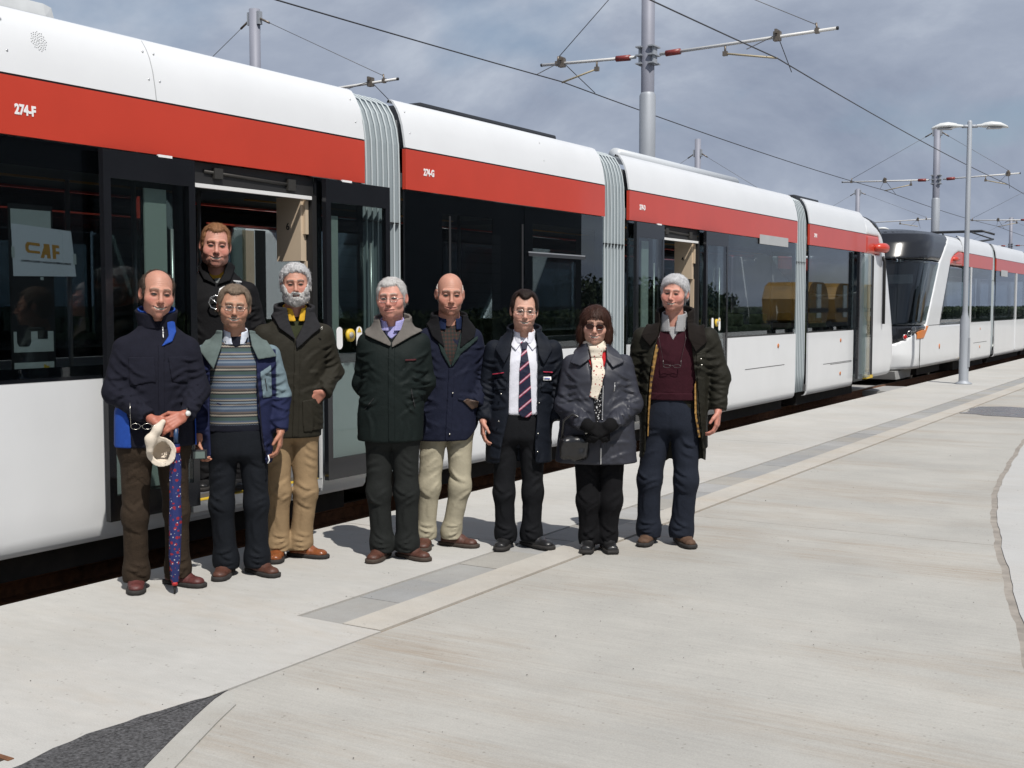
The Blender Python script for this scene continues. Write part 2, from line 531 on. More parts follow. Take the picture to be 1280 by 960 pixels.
# rusty steel frame set in the apron at the lower left corner
o = thing('steel_frame', 'rusty steel edge of a sunken cover in the apron', 'metal frame', (-3.80, 2.62, 0))
MB().box(-3.92, -3.70, 2.63, 2.655, -0.02, 0.004).build('frame_bar', M_rust, o)
MB().box(-3.92, -3.74, 2.58, 2.60, -0.02, 0.004).build('frame_bar', M_rust, o)
MB().box(-3.92, -3.72, 2.60, 2.63, -0.02, 0.001).build('cover_plate', mat('dark_plate', (0.05, 0.035, 0.025), 0.8, var=0.4), o)

# rails, sleepers, and pale concrete between the trams
for n_, (xc, lab) in enumerate(((-7.325, 'rusty running rail of the near track'), (-11.9, 'rusty running rail of the second track'))):
    for sgn, side in ((1, 'on the apron side'), (-1, 'on the far side')):
        r = thing('rail', lab + ' ' + side, 'rail', (xc + sgn * 0.7535, 0, -0.4), 'tram rails')
        x0 = xc + sgn * 0.7535
        dz = .12
        prof = [(-.07, -.36), (.07, -.36), (.07, -.345), (.012, -.33), (.012, -.25), (.034, -.238), (.034, -.205), (-.034, -.205), (-.034, -.238), (-.012, -.25), (-.012, -.33), (-.07, -.345)]
        MB().extr_y([(x0 + a, z + dz) for a, z in prof], -40, 200).build('rail_section', M_rust, r)
        MB().box(x0 - .028, x0 + .028, -40, 200, -.2048 + dz, -.2020 + dz).build('running_surface', M_steel, r)
sl = thing('sleepers', 'concrete sleepers under the near track beside the apron', 'sleepers', (-7.325, 0, -0.4))
for k in range(46):
    yk = -2 + k * 0.75
    MB().box(-8.6, -6.03, yk, yk + 0.24, -0.29, -0.245).build('sleeper', M_band, sl)
o = MB().box(-8.7, -5.70, 24.45, 26.1, -0.40, -0.115).build('crossing_slab', M_drain[1]); o['kind'] = 'structure'
# ------------------------------------------------------------------ SDF meshing (used for the tram noses, figures and other rounded things)
_perm = np.random.RandomState(3).permutation(256).astype(np.int32)
_perm = np.concatenate([_perm, _perm])
_val = np.random.RandomState(4).rand(256).astype(np.float32) * 2 - 1

def vnoise(P, freq, seed=0):
    if np.isscalar(freq): freq = (freq, freq, freq)
    X = P[:, 0] * freq[0] + seed * 17.3; Y = P[:, 1] * freq[1] + seed * 5.9; Z = P[:, 2] * freq[2] - seed * 11.1
    fx, fy, fz = np.floor(X), np.floor(Y), np.floor(Z)
    tx, ty, tz = X - fx, Y - fy, Z - fz
    tx = tx * tx * (3 - 2 * tx); ty = ty * ty * (3 - 2 * ty); tz = tz * tz * (3 - 2 * tz)
    ix, iy, iz = (fx.astype(np.int32) & 255), (fy.astype(np.int32) & 255), (fz.astype(np.int32) & 255)
    def h(a, b, c):
        return _val[_perm[(_perm[(_perm[(ix + a) & 255] + iy + b) & 255] + iz + c) & 255]]
    x00 = h(0, 0, 0) * (1 - tx) + h(1, 0, 0) * tx
    x10 = h(0, 1, 0) * (1 - tx) + h(1, 1, 0) * tx
    x01 = h(0, 0, 1) * (1 - tx) + h(1, 0, 1) * tx
    x11 = h(0, 1, 1) * (1 - tx) + h(1, 1, 1) * tx
    return (x00 * (1 - ty) + x10 * ty) * (1 - tz) + (x01 * (1 - ty) + x11 * ty) * tz

def smin(a, b, k):
    h = np.clip(0.5 + 0.5 * (b - a) / k, 0, 1)
    return b * (1 - h) + a * h - k * h * (1 - h)
def smax(a, b, k):
    return -smin(-a, -b, k)
def cone(P, a, b, r1, r2):
    a = np.asarray(a, np.float32); b = np.asarray(b, np.float32)
    ba = b - a
    t = np.clip(((P - a) @ ba) / max(1e-9, float(ba @ ba)), 0, 1)
    q = P - a - t[:, None] * ba
    return np.sqrt((q * q).sum(1)) - (r1 + (r2 - r1) * t)
def ellip(P, c, r):
    q = (P - np.asarray(c, np.float32))
    rr = np.asarray(r, np.float32)
    k0 = np.sqrt(((q / rr) ** 2).sum(1)); k1 = np.sqrt(((q / rr ** 2) ** 2).sum(1))
    return k0 * (k0 - 1) / np.maximum(k1, 1e-6)
def sbox(P, c, hs, r=0.0):
    q = np.abs(P - np.asarray(c, np.float32)) - np.asarray(hs, np.float32) + r
    return np.sqrt((np.maximum(q, 0) ** 2).sum(1)) + np.minimum(q.max(1), 0) - r

def mesh_sdf(f, lo, hi, h, K=4):
    lo = np.asarray(lo, np.float64); hi = np.asarray(hi, np.float64)
    nc = np.maximum(1, np.ceil((hi - lo) / (K * h)).astype(int))
    n = nc * K + 1
    cg = np.stack(np.meshgrid(*[np.arange(m + 1) for m in nc], indexing='ij'), -1)
    dc = f((lo + cg.reshape(-1, 3) * (K * h)).astype(np.float32)).reshape(nc + 1)
    thr = K * h * 1.45
    mn = np.full(tuple(nc), 1e9, np.float32)
    sg = np.zeros(tuple(nc), np.int8)
    for a in (0, 1):
        for b in (0, 1):
            for c in (0, 1):
                d = dc[a:a + nc[0], b:b + nc[1], c:c + nc[2]]
                mn = np.minimum(mn, np.abs(d)); sg = sg + (d < 0)
    act = np.argwhere((mn < thr) | ((sg > 0) & (sg < 8)))
    mask = np.zeros(tuple(n), bool)
    for a in range(K + 1):
        for b in range(K + 1):
            for c in range(K + 1):
                mask[act[:, 0] * K + a, act[:, 1] * K + b, act[:, 2] * K + c] = True
    idx = np.argwhere(mask)
    val = np.full(tuple(n), 1.0, np.float32)
    P = (lo + idx * h).astype(np.float32)
    vv = np.empty(len(P), np.float32)
    for s in range(0, len(P), 400000):
        vv[s:s + 400000] = f(P[s:s + 400000])
    val[mask] = vv
    ins = val < 0
    cn = np.zeros(tuple(n - 1), np.int8); okc = np.ones(tuple(n - 1), bool)
    sl = [slice(0, -1), slice(1, None)]
    for a in (0, 1):
        for b in (0, 1):
            for c in (0, 1):
                cn += ins[sl[a], sl[b], sl[c]]; okc &= mask[sl[a], sl[b], sl[c]]
    actc = okc & (cn > 0) & (cn < 8)
    ci = np.argwhere(actc)
    if len(ci) == 0:
        return np.zeros((0, 3)), np.zeros((0, 4), int)
    vid = np.full(tuple(n - 1), -1, np.int32)
    vid[actc] = np.arange(len(ci))
    acc = np.zeros((len(ci), 3)); cnt = np.zeros(len(ci))
    cor = [(a, b, c) for a in (0, 1) for b in (0, 1) for c in (0, 1)]
    for u in cor:
        for ax in range(3):
            if u[ax]: continue
            w2 = list(u); w2[ax] = 1
            va = val[ci[:, 0] + u[0], ci[:, 1] + u[1], ci[:, 2] + u[2]]; vb = val[ci[:, 0] + w2[0], ci[:, 1] + w2[1], ci[:, 2] + w2[2]]
            cr = (va < 0) != (vb < 0)
            t = np.where(cr, va / np.where(cr, va - vb, 1), 0)
            p = np.array(u, float)[None].repeat(len(ci), 0); p[:, ax] = t
            acc[cr] += p[cr]; cnt[cr] += 1
    V = lo + (ci + acc / cnt[:, None]) * h
    F = []
    for ax in range(3):
        s0 = [slice(None)] * 3; s1 = [slice(None)] * 3
        s0[ax] = slice(0, -1); s1[ax] = slice(1, None)
        d = ins[tuple(s0)] != ins[tuple(s1)]
        e = np.argwhere(d)
        o1, o2 = [(1, 2), (2, 0), (0, 1)][ax]
        keep = (e[:, o1] > 0) & (e[:, o2] > 0) & (e[:, o1] < n[o1] - 1) & (e[:, o2] < n[o2] - 1)
        e = e[keep]
        q = []
        for d1, d2 in ((-1, -1), (0, -1), (0, 0), (-1, 0)):
            g2 = e.copy(); g2[:, o1] += d1; g2[:, o2] += d2
            q.append(vid[g2[:, 0], g2[:, 1], g2[:, 2]])
        q = np.stack(q, 1)
        good = (q >= 0).all(1)
        flip = ins[e[:, 0], e[:, 1], e[:, 2]]
        q = np.where(flip[:, None], q, q[:, ::-1])
        F.append(q[good])
    return V, np.concatenate(F)

def np_mesh(name, V, F, smooth=True, col=None):
    me = bpy.data.meshes.new(name)
    me.vertices.add(len(V)); me.vertices.foreach_set('co', np.asarray(V, np.float32).ravel())
    me.loops.add(len(F) * 4); me.loops.foreach_set('vertex_index', np.asarray(F, np.int32).ravel())
    me.polygons.add(len(F)); me.polygons.foreach_set('loop_start', np.arange(len(F), dtype=np.int32) * 4)
    me.polygons.foreach_set('use_smooth', np.full(len(F), smooth))
    me.update(calc_edges=True)
    me.validate()
    if col is not None:
        ca = me.color_attributes.new('col', 'FLOAT_COLOR', 'POINT')
        c4 = np.ones((len(V), 4), np.float32); c4[:, :3] = col
        ca.data.foreach_set('color', c4.ravel())
    return me

def sdf_obj(name, f, lo, hi, h, m, parent, colf=None, off=None):
    V, F = mesh_sdf(f, lo, hi, h)
    c = colf(V.astype(np.float32)) if colf is not None else None
    if off is not None:
        V = V + np.asarray(off)
    return link(name, np_mesh(name, V, F, True, c), parent, m)

# ------------------------------------------------------------------ trams
M_white = mat('tram_white', (0.70, 0.715, 0.73), 0.30, spec=0.5, coat=0.35, var=0.03, vscale=1.5)
M_red = mat('tram_red', (0.53, 0.048, 0.024), 0.32, spec=0.5, coat=0.4, var=0.04, vscale=2.5)
M_black = mat('tram_black', (0.012, 0.013, 0.016), 0.12, spec=0.5, var=0.1, vscale=3)
M_matblack = mat('matt_black', (0.012, 0.012, 0.013), 0.7)
M_under = mat('underframe', (0.020, 0.017, 0.015), 0.9, var=0.4, vscale=6)
M_bel = mat('bellows_grey', (0.27, 0.315, 0.34), 0.65, var=0.12, vscale=5, stretch=(1, 1, 0.25))
M_belrib = mat('bellows_rib', (0.46, 0.51, 0.53), 0.5)
M_glass = glass_mat('tram_glass', (0.60, 0.64, 0.65))
M_doorglass = glass_mat('door_glass', (0.68, 0.73, 0.72))
M_gasket = mat('rubber', (0.010, 0.010, 0.011), 0.55)
M_alu = mat('aluminium', (0.62, 0.63, 0.64), 0.35, metal=0.8)
M_beige = mat('beige_panel', (0.56, 0.45, 0.33), 0.5, var=0.04)
M_pale = mat('pale_lining', (0.50, 0.56, 0.53), 0.5)
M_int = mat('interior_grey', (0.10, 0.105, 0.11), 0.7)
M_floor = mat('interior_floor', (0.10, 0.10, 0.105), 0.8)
M_yel = mat('yellow_edge', (0.62, 0.42, 0.03), 0.5)
M_seat = mat('seat_moquette', (0.10, 0.12, 0.07), 0.9, var=0.3, vscale=30)
M_pole = mat('grab_pole', (0.55, 0.56, 0.56), 0.3, metal=0.6)
M_orange = mat('orange_reflector', (0.55, 0.16, 0.02), 0.35)
M_roof = mat('roof_grey', (0.22, 0.23, 0.24), 0.6, var=0.15)
M_paper = mat('white_paper', (0.80, 0.83, 0.90), 0.8)
M_decal = mat('white_decal', (0.82, 0.82, 0.82), 0.5)
M_dkgrey = mat('dark_roof', (0.025, 0.027, 0.032), 0.5, var=0.1)

W2 = 1.325
SKIRT = [(1.245, 0.150), (1.285, 0.158), (1.310, 0.19), (1.320, 0.26), (1.325, 0.42), (1.325, 1.165)]
FAIR = [(1.325, 2.927), (1.318, 2.98), (1.312, 3.02), (1.296, 3.11), (1.268, 3.20), (1.238, 3.26), (1.197, 3.318), (1.165, 3.335), (1.150, 3.31)]

def shell(mb, prof, y0, y1, sx, t=0.03):
    """closed profile: outer polyline and its copy set inwards"""
    inner = [(max(0.0, x - t), z) for x, z in prof]
    loop = [(sx * x, z) for x, z in prof + inner[::-1]]
    mb.extr_y(loop, y0, y1)
    return mb

def seg_panel(root, X0, y0, y1, sx, windows=True, skirt=True, frit=0.06):
    """a stretch of body side: white skirt, glazed band, red cantrail"""
    def W(mb):
        mb.v = [(X0 + x, y, z) for x, y, z in mb.v]; return mb
    if skirt:
        so = W(shell(MB(), SKIRT, y0, y1, sx)).build('skirt_panel', M_white, root, smooth=True)
        so.data.set_sharp_from_angle(angle=R(40))
    if windows:
        g = W(MB().box(sx * 1.306, sx * 1.316, y0 + 0.004, y1 - 0.004, 1.19, 2.575)).build('window', M_glass, root)
        fr = MB()
        xo = sorted((sx * 1.292, sx * 1.3045))
        # printed border round each pane, just behind the glass
        fr.box(*xo, y0, y1, 1.168, 1.25); fr.box(*xo, y0, y1, 2.42, 2.578)
        fr.box(*xo, y0, y0 + frit, 1.25, 2.42); fr.box(*xo, y1 - frit, y1, 1.25, 2.42)
        W(fr).build('window_frame', M_black, g)

def make_module(root, X0, y0, y1, near, far, cant=True):
    """near/far: list of (kind, a, b)"""
    def W(mb):
        mb.v = [(X0 + x, y, z) for x, y, z in mb.v]; return mb
    for sx, segs in ((1, near), (-1, far)):
        for s in segs:
            kind, a, b = s[:3]
            if kind == 'pane':
                seg_panel(root, X0, a, b, sx, frit=s[3] if len(s) > 3 else 0.06)
            elif kind == 'solid':
                W(shell(MB(), SKIRT, a, b, sx)).build('skirt_panel', M_white, root)
                W(MB().box(*sorted((sx * 1.28, sx * 1.322)), a, b, 1.168, 2.578)).build('side_panel', s[3], root)
        xr = sorted((sx * 1.29, sx * 1.325))
        W(MB().box(*xr, y0, y1, 2.583, 2.915)).build('red_cantrail', M_red, root)
        fo = W(shell(MB(), FAIR, y0, y1, sx, 0.02)).build('roof_fairing', M_white, root, smooth=True)
        fo.data.set_sharp_from_angle(angle=R(40))
        W(MB().box(*sorted((sx * 1.285, sx * 1.3195)), y0 + .002, y1 - .002, 2.9145, 2.9275)).build('seam', M_gasket, root)
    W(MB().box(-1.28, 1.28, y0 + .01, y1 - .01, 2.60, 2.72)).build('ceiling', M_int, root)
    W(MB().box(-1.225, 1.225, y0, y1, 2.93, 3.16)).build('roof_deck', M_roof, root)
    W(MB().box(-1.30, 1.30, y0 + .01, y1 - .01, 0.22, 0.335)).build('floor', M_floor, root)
    W(MB().box(-1.12, 1.12, y0 + .05, y1 - .05, -0.02, 0.215)).build('underframe', M_under, root)

def make_bellows(root, X0, y0, y1, top=3.36):
    n = 7
    prof = [(1.245, .22), (1.262, .5), (1.262, 1.2), (1.262, 2.0), (1.262, 2.7), (1.255, 2.95), (1.235, 3.08), (1.20, 3.19), (1.14, 3.28), (1.02, 3.34), (0.8, 3.37), (0.3, 3.38)]
    path = prof + [(-x, z) for x, z in prof[::-1]]
    mb = MB()
    m = 4 * n
    ys = [y0 + (y1 - y0) * i / m for i in range(m + 1)]
    amp = [0.0, 0.028, 0.042, 0.028]
    vs = []; fs = []
    for i, yv in enumerate(ys):
        d = amp[i % 4]
        for x, z in path:
            l_ = math.hypot(x, 0.2)
            vs.append((X0 + x - (1 if x > 0 else -1) * d, yv, z - (d if z > 3.2 else 0)))
    k = len(path)
    for i in range(m):
        for j in range(k - 1):
            fs.append((i * k + j, i * k + j + 1, (i + 1) * k + j + 1, (i + 1) * k + j))
    mb.add(vs, fs)
    b = mb.build('bellows', M_bel, root)
    for i in range(n + 1):
        yv = y0 + (y1 - y0) * i / n
        r = MB()
        r.tube([(X0 + x + (.004 if x > 0 else -.004), yv, z + (.004 if z > 3.2 else 0)) for x, z in path], 0.0085, 6)
        r.build('bellows_rib', M_belrib, b)
    MB().box(X0 + 1.245, X0 + 1.272, y0 + .01, y1 - .01, 2.292, 2.303).build('bellows_seam', M_gasket, b)
    MB().box(X0 - 1.1, X0 + 1.1, y0, y1, .2, .335).build('gangway_floor', M_floor, root)

def make_leaf(root, X0, y0, y1, strip=None, z0=0.283, z1=2.562, flip=False, button=None):
    """sliding plug door leaf standing proud of the body side"""
    xa, xb = X0 + 1.372, X0 + 1.412
    lf = MB()
    fw_ = 0.055
    lf.box(xa, xb, y0, y0 + fw_, z0, z1); lf.box(xa, xb, y1 - fw_, y1, z0, z1)
    lf.box(xa, xb, y0 + fw_, y1 - fw_, z0, z0 + .16); lf.box(xa, xb, y0 + fw_, y1 - fw_, z1 - .17, z1)
    d = lf.build('door', M_black, root)
    MB().box(xa + .012, xb - .004, y0 + fw_, y1 - fw_, z0 + .16, z1 - .17).build('door_glass', M_doorglass, d)
    if strip:
        MB().box(X0 + 1.332, X0 + 1.345, strip[0], strip[1], strip[2], strip[3]).build('pale_post', M_pale, d)
    MB().tube([(xa - .02, (y0 + y1) / 2 + .22, z0 + .5), (xa - .02, (y0 + y1) / 2 + .22, z1 - .45)], .012, 8).build('handrail', M_pole, d)
    if button:
        yb, zb = button
        MB().tube([(xb, yb, zb), (xb + .02, yb, zb)], .050, 20).build('door_button', M_yel, d)
        MB().tube([(xb + .02, yb, zb), (xb + .024, yb, zb)], .025, 16).build('button_centre', mat('button_grey', (.35, .33, .28), .4), d)
        for dy in (-.12, .12):
            MB().prism_x([(yb + dy + .036 * math.cos(a), zb - .02 + (.05 if math.sin(a) > 0 else -.05) + .036 * math.sin(a)) for a in np.arange(16) * math.pi / 8], xb, xb + .003).build('sticker', M_decal, d)
        MB().prism_x([(yb + .12 - .026, zb + .02), (yb + .12 + .026, zb + .02), (yb + .12, zb + .062)], xb + .003, xb + .005).build('warning_triangle', M_yel, d)
    return d

def make_doorway(root, X0, y0, y1, number=None, step=True):
    def W(mb):
        mb.v = [(X0 + x, y, z) for x, y, z in mb.v]; return mb
    W(MB().box(1.10, 1.285, y0, y1, 2.44, 2.578)).build('door_header', M_matblack, root)
    W(MB().box(1.295, 1.325, y0 + .02, y1 - .06, 2.405, 2.432)).build('header_rail', mat('header_strip', (.75, .75, .74), .35), root)
    for sx in (-.02, .0):
        pass
    # gear behind the header
    g = MB(); g.box(1.17, 1.28, y0 + .1, y1 - .1, 2.47, 2.50); g.tube([(1.29, y0 + .2, 2.52), (1.29, y1 - .2, 2.50)], .012, 8); g.box(1.288, 1.31, y0 + .28, y0 + .36, 2.48, 2.55); g.box(1.288, 1.31, y1 - .30, y1 - .22, 2.46, 2.54)
    W(g).build('door_gear', mat('gear', (.035, .033, .03), .6, metal=.2), root)
    for ya in (y0, y1 - .05):
        W(MB().box(1.20, 1.318, ya, ya + .05, .27, 2.44)).build('door_jamb', M_matblack, root)
    p = W(MB().box(1.02, 1.26, y1 - .115, y1 - .055, 1.95, 2.43)).build('beige_panel', M_beige, root)
    W(MB().box(1.26, 1.285, y1 - .09, y1 - .055, 2.15, 2.40)).build('panel_edge', M_beige, p)
    W(MB().box(1.22, 1.27, y1 - .07, y1 - .052, .36, 1.95)).build('beige_post', M_beige, root)
    if number:
        # the panel's face turned to the doorway looks back along the tram
        text('panel_number', number, .075, M_matblack, p, (X0 + 1.115, y1 - .1165, 2.185), (R(90), 0, 0), .95, .001)
    # sill: silver tread with a yellow nosing
    W(MB().box(1.0, 1.345, y0 + .0, y1, .225, .298)).build('door_sill', M_alu, root)
    W(MB().box(1.17, 1.349, y0 + .05, y1 - .05, .2985, .306)).build('yellow_nosing', M_yel, root)
    W(shell(MB(), SKIRT[:4], y0, y1, 1, .03)).build('sill_skirt', M_white, root)

def make_seat(root, X0, x, y, fac):
    s = MB().bbox(X0 + x - .21, X0 + x + .21, y - .2, y + .2, .72, .80, .025).build('seat', M_seat, root)
    b = MB()
    b.bbox(X0 + x - .21, X0 + x + .21, y + fac * .19 - .035, y + fac * .19 + .035, .80, 1.32, .03)
    b.bbox(X0 + x - .14, X0 + x + .14, y + fac * .21 - .03, y + fac * .21 + .03, 1.32, 1.48, .028)
    b.build('backrest', M_seat, s)
    MB().box(X0 + x - .16, X0 + x + .16, y - .14, y + .14, .335, .72).build('pedestal', M_int, s)

def nose_fields(L=1.25, shift=0.0):
    def rake(z):
        return np.interp(z, [0.2, 0.55, 0.95, 1.2, 2.0, 2.7, 3.0, 3.2, 3.30, 3.42], [0.10, 0.0, 0.02, 0.08, 0.42, 0.80, 0.98, 1.20, 1.55, 2.4])
    def body(P):
        x, y, z = P[:, 0], P[:, 1], P[:, 2]
        yy = (L - (y - rake(z))) / L
        yy = np.clip(yy, 0, 3)
        hw = np.interp(z, [.2, .28, .45, 1.2, 2.9, 3.05, 3.2, 3.28, 3.33], [1.22, 1.30, 1.325, 1.325, 1.325, 1.305, 1.25, 1.15, .8])
        e = (np.abs(x / hw) ** 3.0 + yy ** 2.4) ** (1 / 2.6) - 1
        d = e * 0.9
        d = smax(d, .22 - z, .05)
        d = smax(d, (z - 3.34), .08)
        return d
    def black(P):
        x, y, z = np.abs(P[:, 0]), P[:, 1], P[:, 2]
        # front mask: windscreen, roof cowl and lamp panel
        edge = y - np.interp(z, [.6, 1.17, 2.6, 2.95, 3.35], [1.25, 1.55, 2.80, 3.35, 4.3]) - shift
        low = (0.74 + 0.34 * np.clip(x / 1.325, 0, 1.1) ** 5) - z
        return smax(edge, low, .05)
    return rake, body, black

def make_nose(root, X0, ytip, dirn, L=1.25, ylen=4.0, h=0.038, shift=0.0, red0=3.98):
    """cab end; dirn=+1: the body runs towards +y behind the tip"""
    rake, body, black = nose_fields(L, shift)
    off = np.array([X0, ytip, 0.0]) - np.array(org(root))
    def place(name, f, m, par, smooth=True):
        V, F = mesh_sdf(f, (-1.4, -.06, .12), (1.4, ylen, 3.45), h)
        if dirn < 0:
            V[:, 1] *= -1; F = F[:, ::-1]
        return link(name, np_mesh(name, V + off, F), par, m)
    cut = lambda P: (P[:, 1] - (ylen - .02))
    # side glazing and cantrail colour break are cut out of the shell
    def sidewin(P):
        x, y, z = np.abs(P[:, 0]), P[:, 1], P[:, 2]
        fe = y - np.interp(z, [1.17, 2.56], [2.95, 3.95])
        return np.maximum.reduce([-fe, 1.175 - z, z - 2.56, 1.15 - x])
    def redz(P):
        x, y, z = np.abs(P[:, 0]), P[:, 1], P[:, 2]
        fe = y - (red0 + (1.1 if red0 > 3 else .15) * np.clip((z - 2.58) / .36, 0, 1) ** 2)
        return np.maximum.reduce([-fe, 2.575 - z, z - 2.92, 1.15 - x])
    inner = lambda P: body(P) + .10
    solid = lambda P: np.maximum(body(P), cut(P))
    sh = place('nose_shell', lambda P: np.maximum.reduce([solid(P), -inner(P), -(black(P) - .006)] + ([-sidewin(P)] if ylen > 4 else []) + [-redz(P)]), M_white, root)
    for s_ in (1, -1):
            place('nose_red_flash', lambda P: np.maximum.reduce([solid(P) + .001, -inner(P), redz(P), -s_ * P[:, 0]]), M_red, sh)
            if ylen > 4: place('cab_side_window', lambda P: np.maximum.reduce([solid(P) + .008, -(body(P) + .10), sidewin(P) + .01, -s_ * P[:, 0]]), M_glass, sh)
    wsz = lambda P: np.maximum.reduce([black(P), P[:, 2] - 2.60, 1.18 - P[:, 2]])
    cow = lambda P: np.maximum(black(P), 2.625 - P[:, 2])
    lam = lambda P: np.maximum(black(P), P[:, 2] - 1.165)
    place('windscreen', lambda P: np.maximum.reduce([solid(P) + .004, -(body(P) + .10), wsz(P)]), M_glass, root)
    place('roof_cowl', lambda P: np.maximum.reduce([solid(P), -inner(P), cow(P)]), mat('cowl_black', (.010, .011, .014), .22, spec=.5, var=.1), root)
    place('lamp_panel', lambda P: np.maximum.reduce([solid(P) + .001, -inner(P), lam(P)]), M_black, root)
    return rake

def tram_common(root, X0, bogies):
    for yb in bogies:
        b = MB()
        b.box(X0 - 1.0, X0 + 1.0, yb - 1.2, yb + 1.2, .02, .20)
        bo = b.build('bogie', M_under, root)
        for dy in (-.9, .9):
            for s in (-.75, .75):
                MB().cyl((X0 + s - .06, yb + dy, .215), (X0 + s + .06, yb + dy, .215), .296, n=24).build('wheel', M_steel, bo)

XT = -7.325
# ---- tram at the apron
T1 = thing('tram', 'white and red tram with open doors that the group stands in front of', 'tram', (XT, 10, -0.08), 'trams')
full = lambda a, b: [('pane', a + .005, b - .005)]
make_module(T1, XT, -5.4, 0.55, [('pane', -5.39, -2.6), ('pane', -2.59, 0.54)], [('pane', -5.39, 0.54)])
make_bellows(T1, XT, .57, 1.13)
make_module(T1, XT, 1.15, 7.61, [('pane', 1.16, 3.2), ('pane', 3.205, 5.70), ('pane', 7.04, 7.60)], [('pane', 1.16, 4.6), ('pane', 4.605, 7.60)])
make_doorway(T1, XT, 5.71, 7.03, '6')
make_leaf(T1, XT, 4.965, 5.71, (5.34, 5.52, .45, 2.36))
make_leaf(T1, XT, 7.03, 7.82, (7.17, 7.245, 1.22, 2.30), button=(7.29, 1.385))
make_bellows(T1, XT, 7.63, 8.14)
make_module(T1, XT, 8.155, 11.81, [('pane', 8.16, 10.10, .55), ('pane', 10.105, 11.80, .18)], [('pane', 8.16, 11.80, .3)])
make_bellows(T1, XT, 11.83, 12.40)
make_module(T1, XT, 12.42, 18.44, [('pane', 12.425, 13.19), ('pane', 14.52, 15.36), ('pane', 15.365, 18.43)], [('pane', 12.43, 18.43)])
make_doorway(T1, XT, 13.20, 14.51, '4')
make_leaf(T1, XT, 12.44, 13.20, (12.72, 12.90, .45, 2.36))
make_leaf(T1, XT, 14.51, 15.28, (14.66, 14.72, 1.22, 2.30), button=(14.86, 1.385))
make_bellows(T1, XT, 18.46, 19.04)
make_module(T1, XT, 19.06, 22.45, [('pane', 19.07, 21.70, .1)], [('pane', 19.07, 22.44)])
# cab end of this tram
def W1(mb):
    mb.v = [(XT + x, y, z) for x, y, z in mb.v]; return mb
make_nose(T1, XT, 25.22, -1, L=.85, ylen=2.77, shift=-1.7, red0=1.75)
W1(MB().box(1.372, 1.41, 21.75, 22.55, .283, 2.562)).build('cab_door', M_doorglass, T1)
W1(MB().box(1.365, 1.415, 21.70, 21.76, .28, 2.565)).build('door_frame', M_black, T1)
W1(MB().box(1.29, 1.33, 22.58, 22.78, .36, 2.54)).build('beige_post', M_beige, T1)
W1(MB().box(1.29, 1.336, 22.80, 22.98, .30, 2.55)).build('door_jamb', M_matblack, T1)
W1(MB().box(1.20, 1.352, 22.50, 22.98, .24, .30)).build('yellow_nosing', M_yel, T1)
pod = W1(MB().tube([(1.33, 23.02, 2.70), (1.40, 23.15, 2.70), (1.42, 23.38, 2.70), (1.41, 23.50, 2.70)], [.04, .085, .095, .085], 16)).build('camera_pod', M_red, T1)
W1(MB().cyl((1.41, 23.50, 2.70), (1.41, 23.512, 2.70), .05)).build('camera_lens', M_matblack, pod)
W1(MB().tube([(1.33, 23.62, 2.55), (1.365, 23.64, 2.45), (1.365, 23.64, 1.25)], .03, 8)).build('mirror_arm', M_matblack, T1)
# destination display in the cantrail
W1(MB().box(1.3255, 1.332, 16.72, 17.98, 2.50, 2.635)).build('side_display', mat('display', (.42, .43, .43), .3, var=.06), T1)
# opening window and mullions in the bogie module
for a, b in ((8.80, 10.08),):
    W1(MB().box(1.3162, 1.320, a, a + .03, 1.3, 2.40)).build('window_bead', M_gasket, T1)
    W1(MB().box(1.3162, 1.320, b - .03, b, 1.3, 2.40)).build('window_bead', M_gasket, T1)
hop = W1(MB().box(1.3162, 1.326, 10.18, 11.36, 2.098, 2.13)).build('hopper_frame', M_dkgrey, T1)
W1(MB().box(1.3165, 1.3225, 10.18, 11.36, 2.13, 2.142)).build('hopper_edge', M_alu, hop)
# interior: seats, poles and light lines
for yv, fac in ((8.75, 1), (9.55, -1), (10.0, 1), (10.8, -1), (2.4, 1), (3.2, -1), (16.0, 1), (16.8, -1), (17.4, 1), (19.8, 1), (20.6, -1)):
    for xv in (-.95, -.48, .62, 1.0):
        if 8 < yv < 12 or xv < 0 or yv > 15:
            make_seat(T1, XT, xv, yv, fac)
for yv, xv in ((5.95, .55), (6.9, .15), (7.4, -.3), (9.2, .3), (10.4, .35), (13.4, .5), (14.3, .2), (16.4, .3), (20.2, .3), (4.4, .6), (6.3, -.6)):
    W1(MB().tube([(xv, yv, .335), (xv, yv, 2.60)], .018, 10)).build('grab_pole', M_pole, T1)
for yv in (13.9,):
    W1(MB().box(-.4, .25, yv + .45, yv + .5, .335, 2.55)).build('draught_screen', M_int, T1)
for a, b in ((1.3, 7.5), (8.3, 11.7), (12.6, 18.3), (19.2, 22.3)):
    for xv in (-.62, .62):
        W1(MB().box(xv - .02, xv + .02, a, b, 2.585, 2.6)).build('ceiling_strip', mat('strip_amber', (.5, .25, .06), .5), T1)
# fleet numbers
Rz = (R(90), 0, R(90))
for yv, body_ in ((4.425, '274-F'), (8.41, '274-G'), (12.69, '274-D'), (19.30, '274-E')):
    text('fleet_number', body_, .078, M_decal, T1, (XT + 1.3265, yv, 2.705 if yv < 5 else 2.72), Rz, .78, .0035)
# white rubbing labels under the cantrail
for yv in (5.40, 7.22, 13.0):
    W1(MB().box(1.400, 1.4145, yv, yv + .115, 2.556, 2.572)).build('white_label', M_decal, T1)
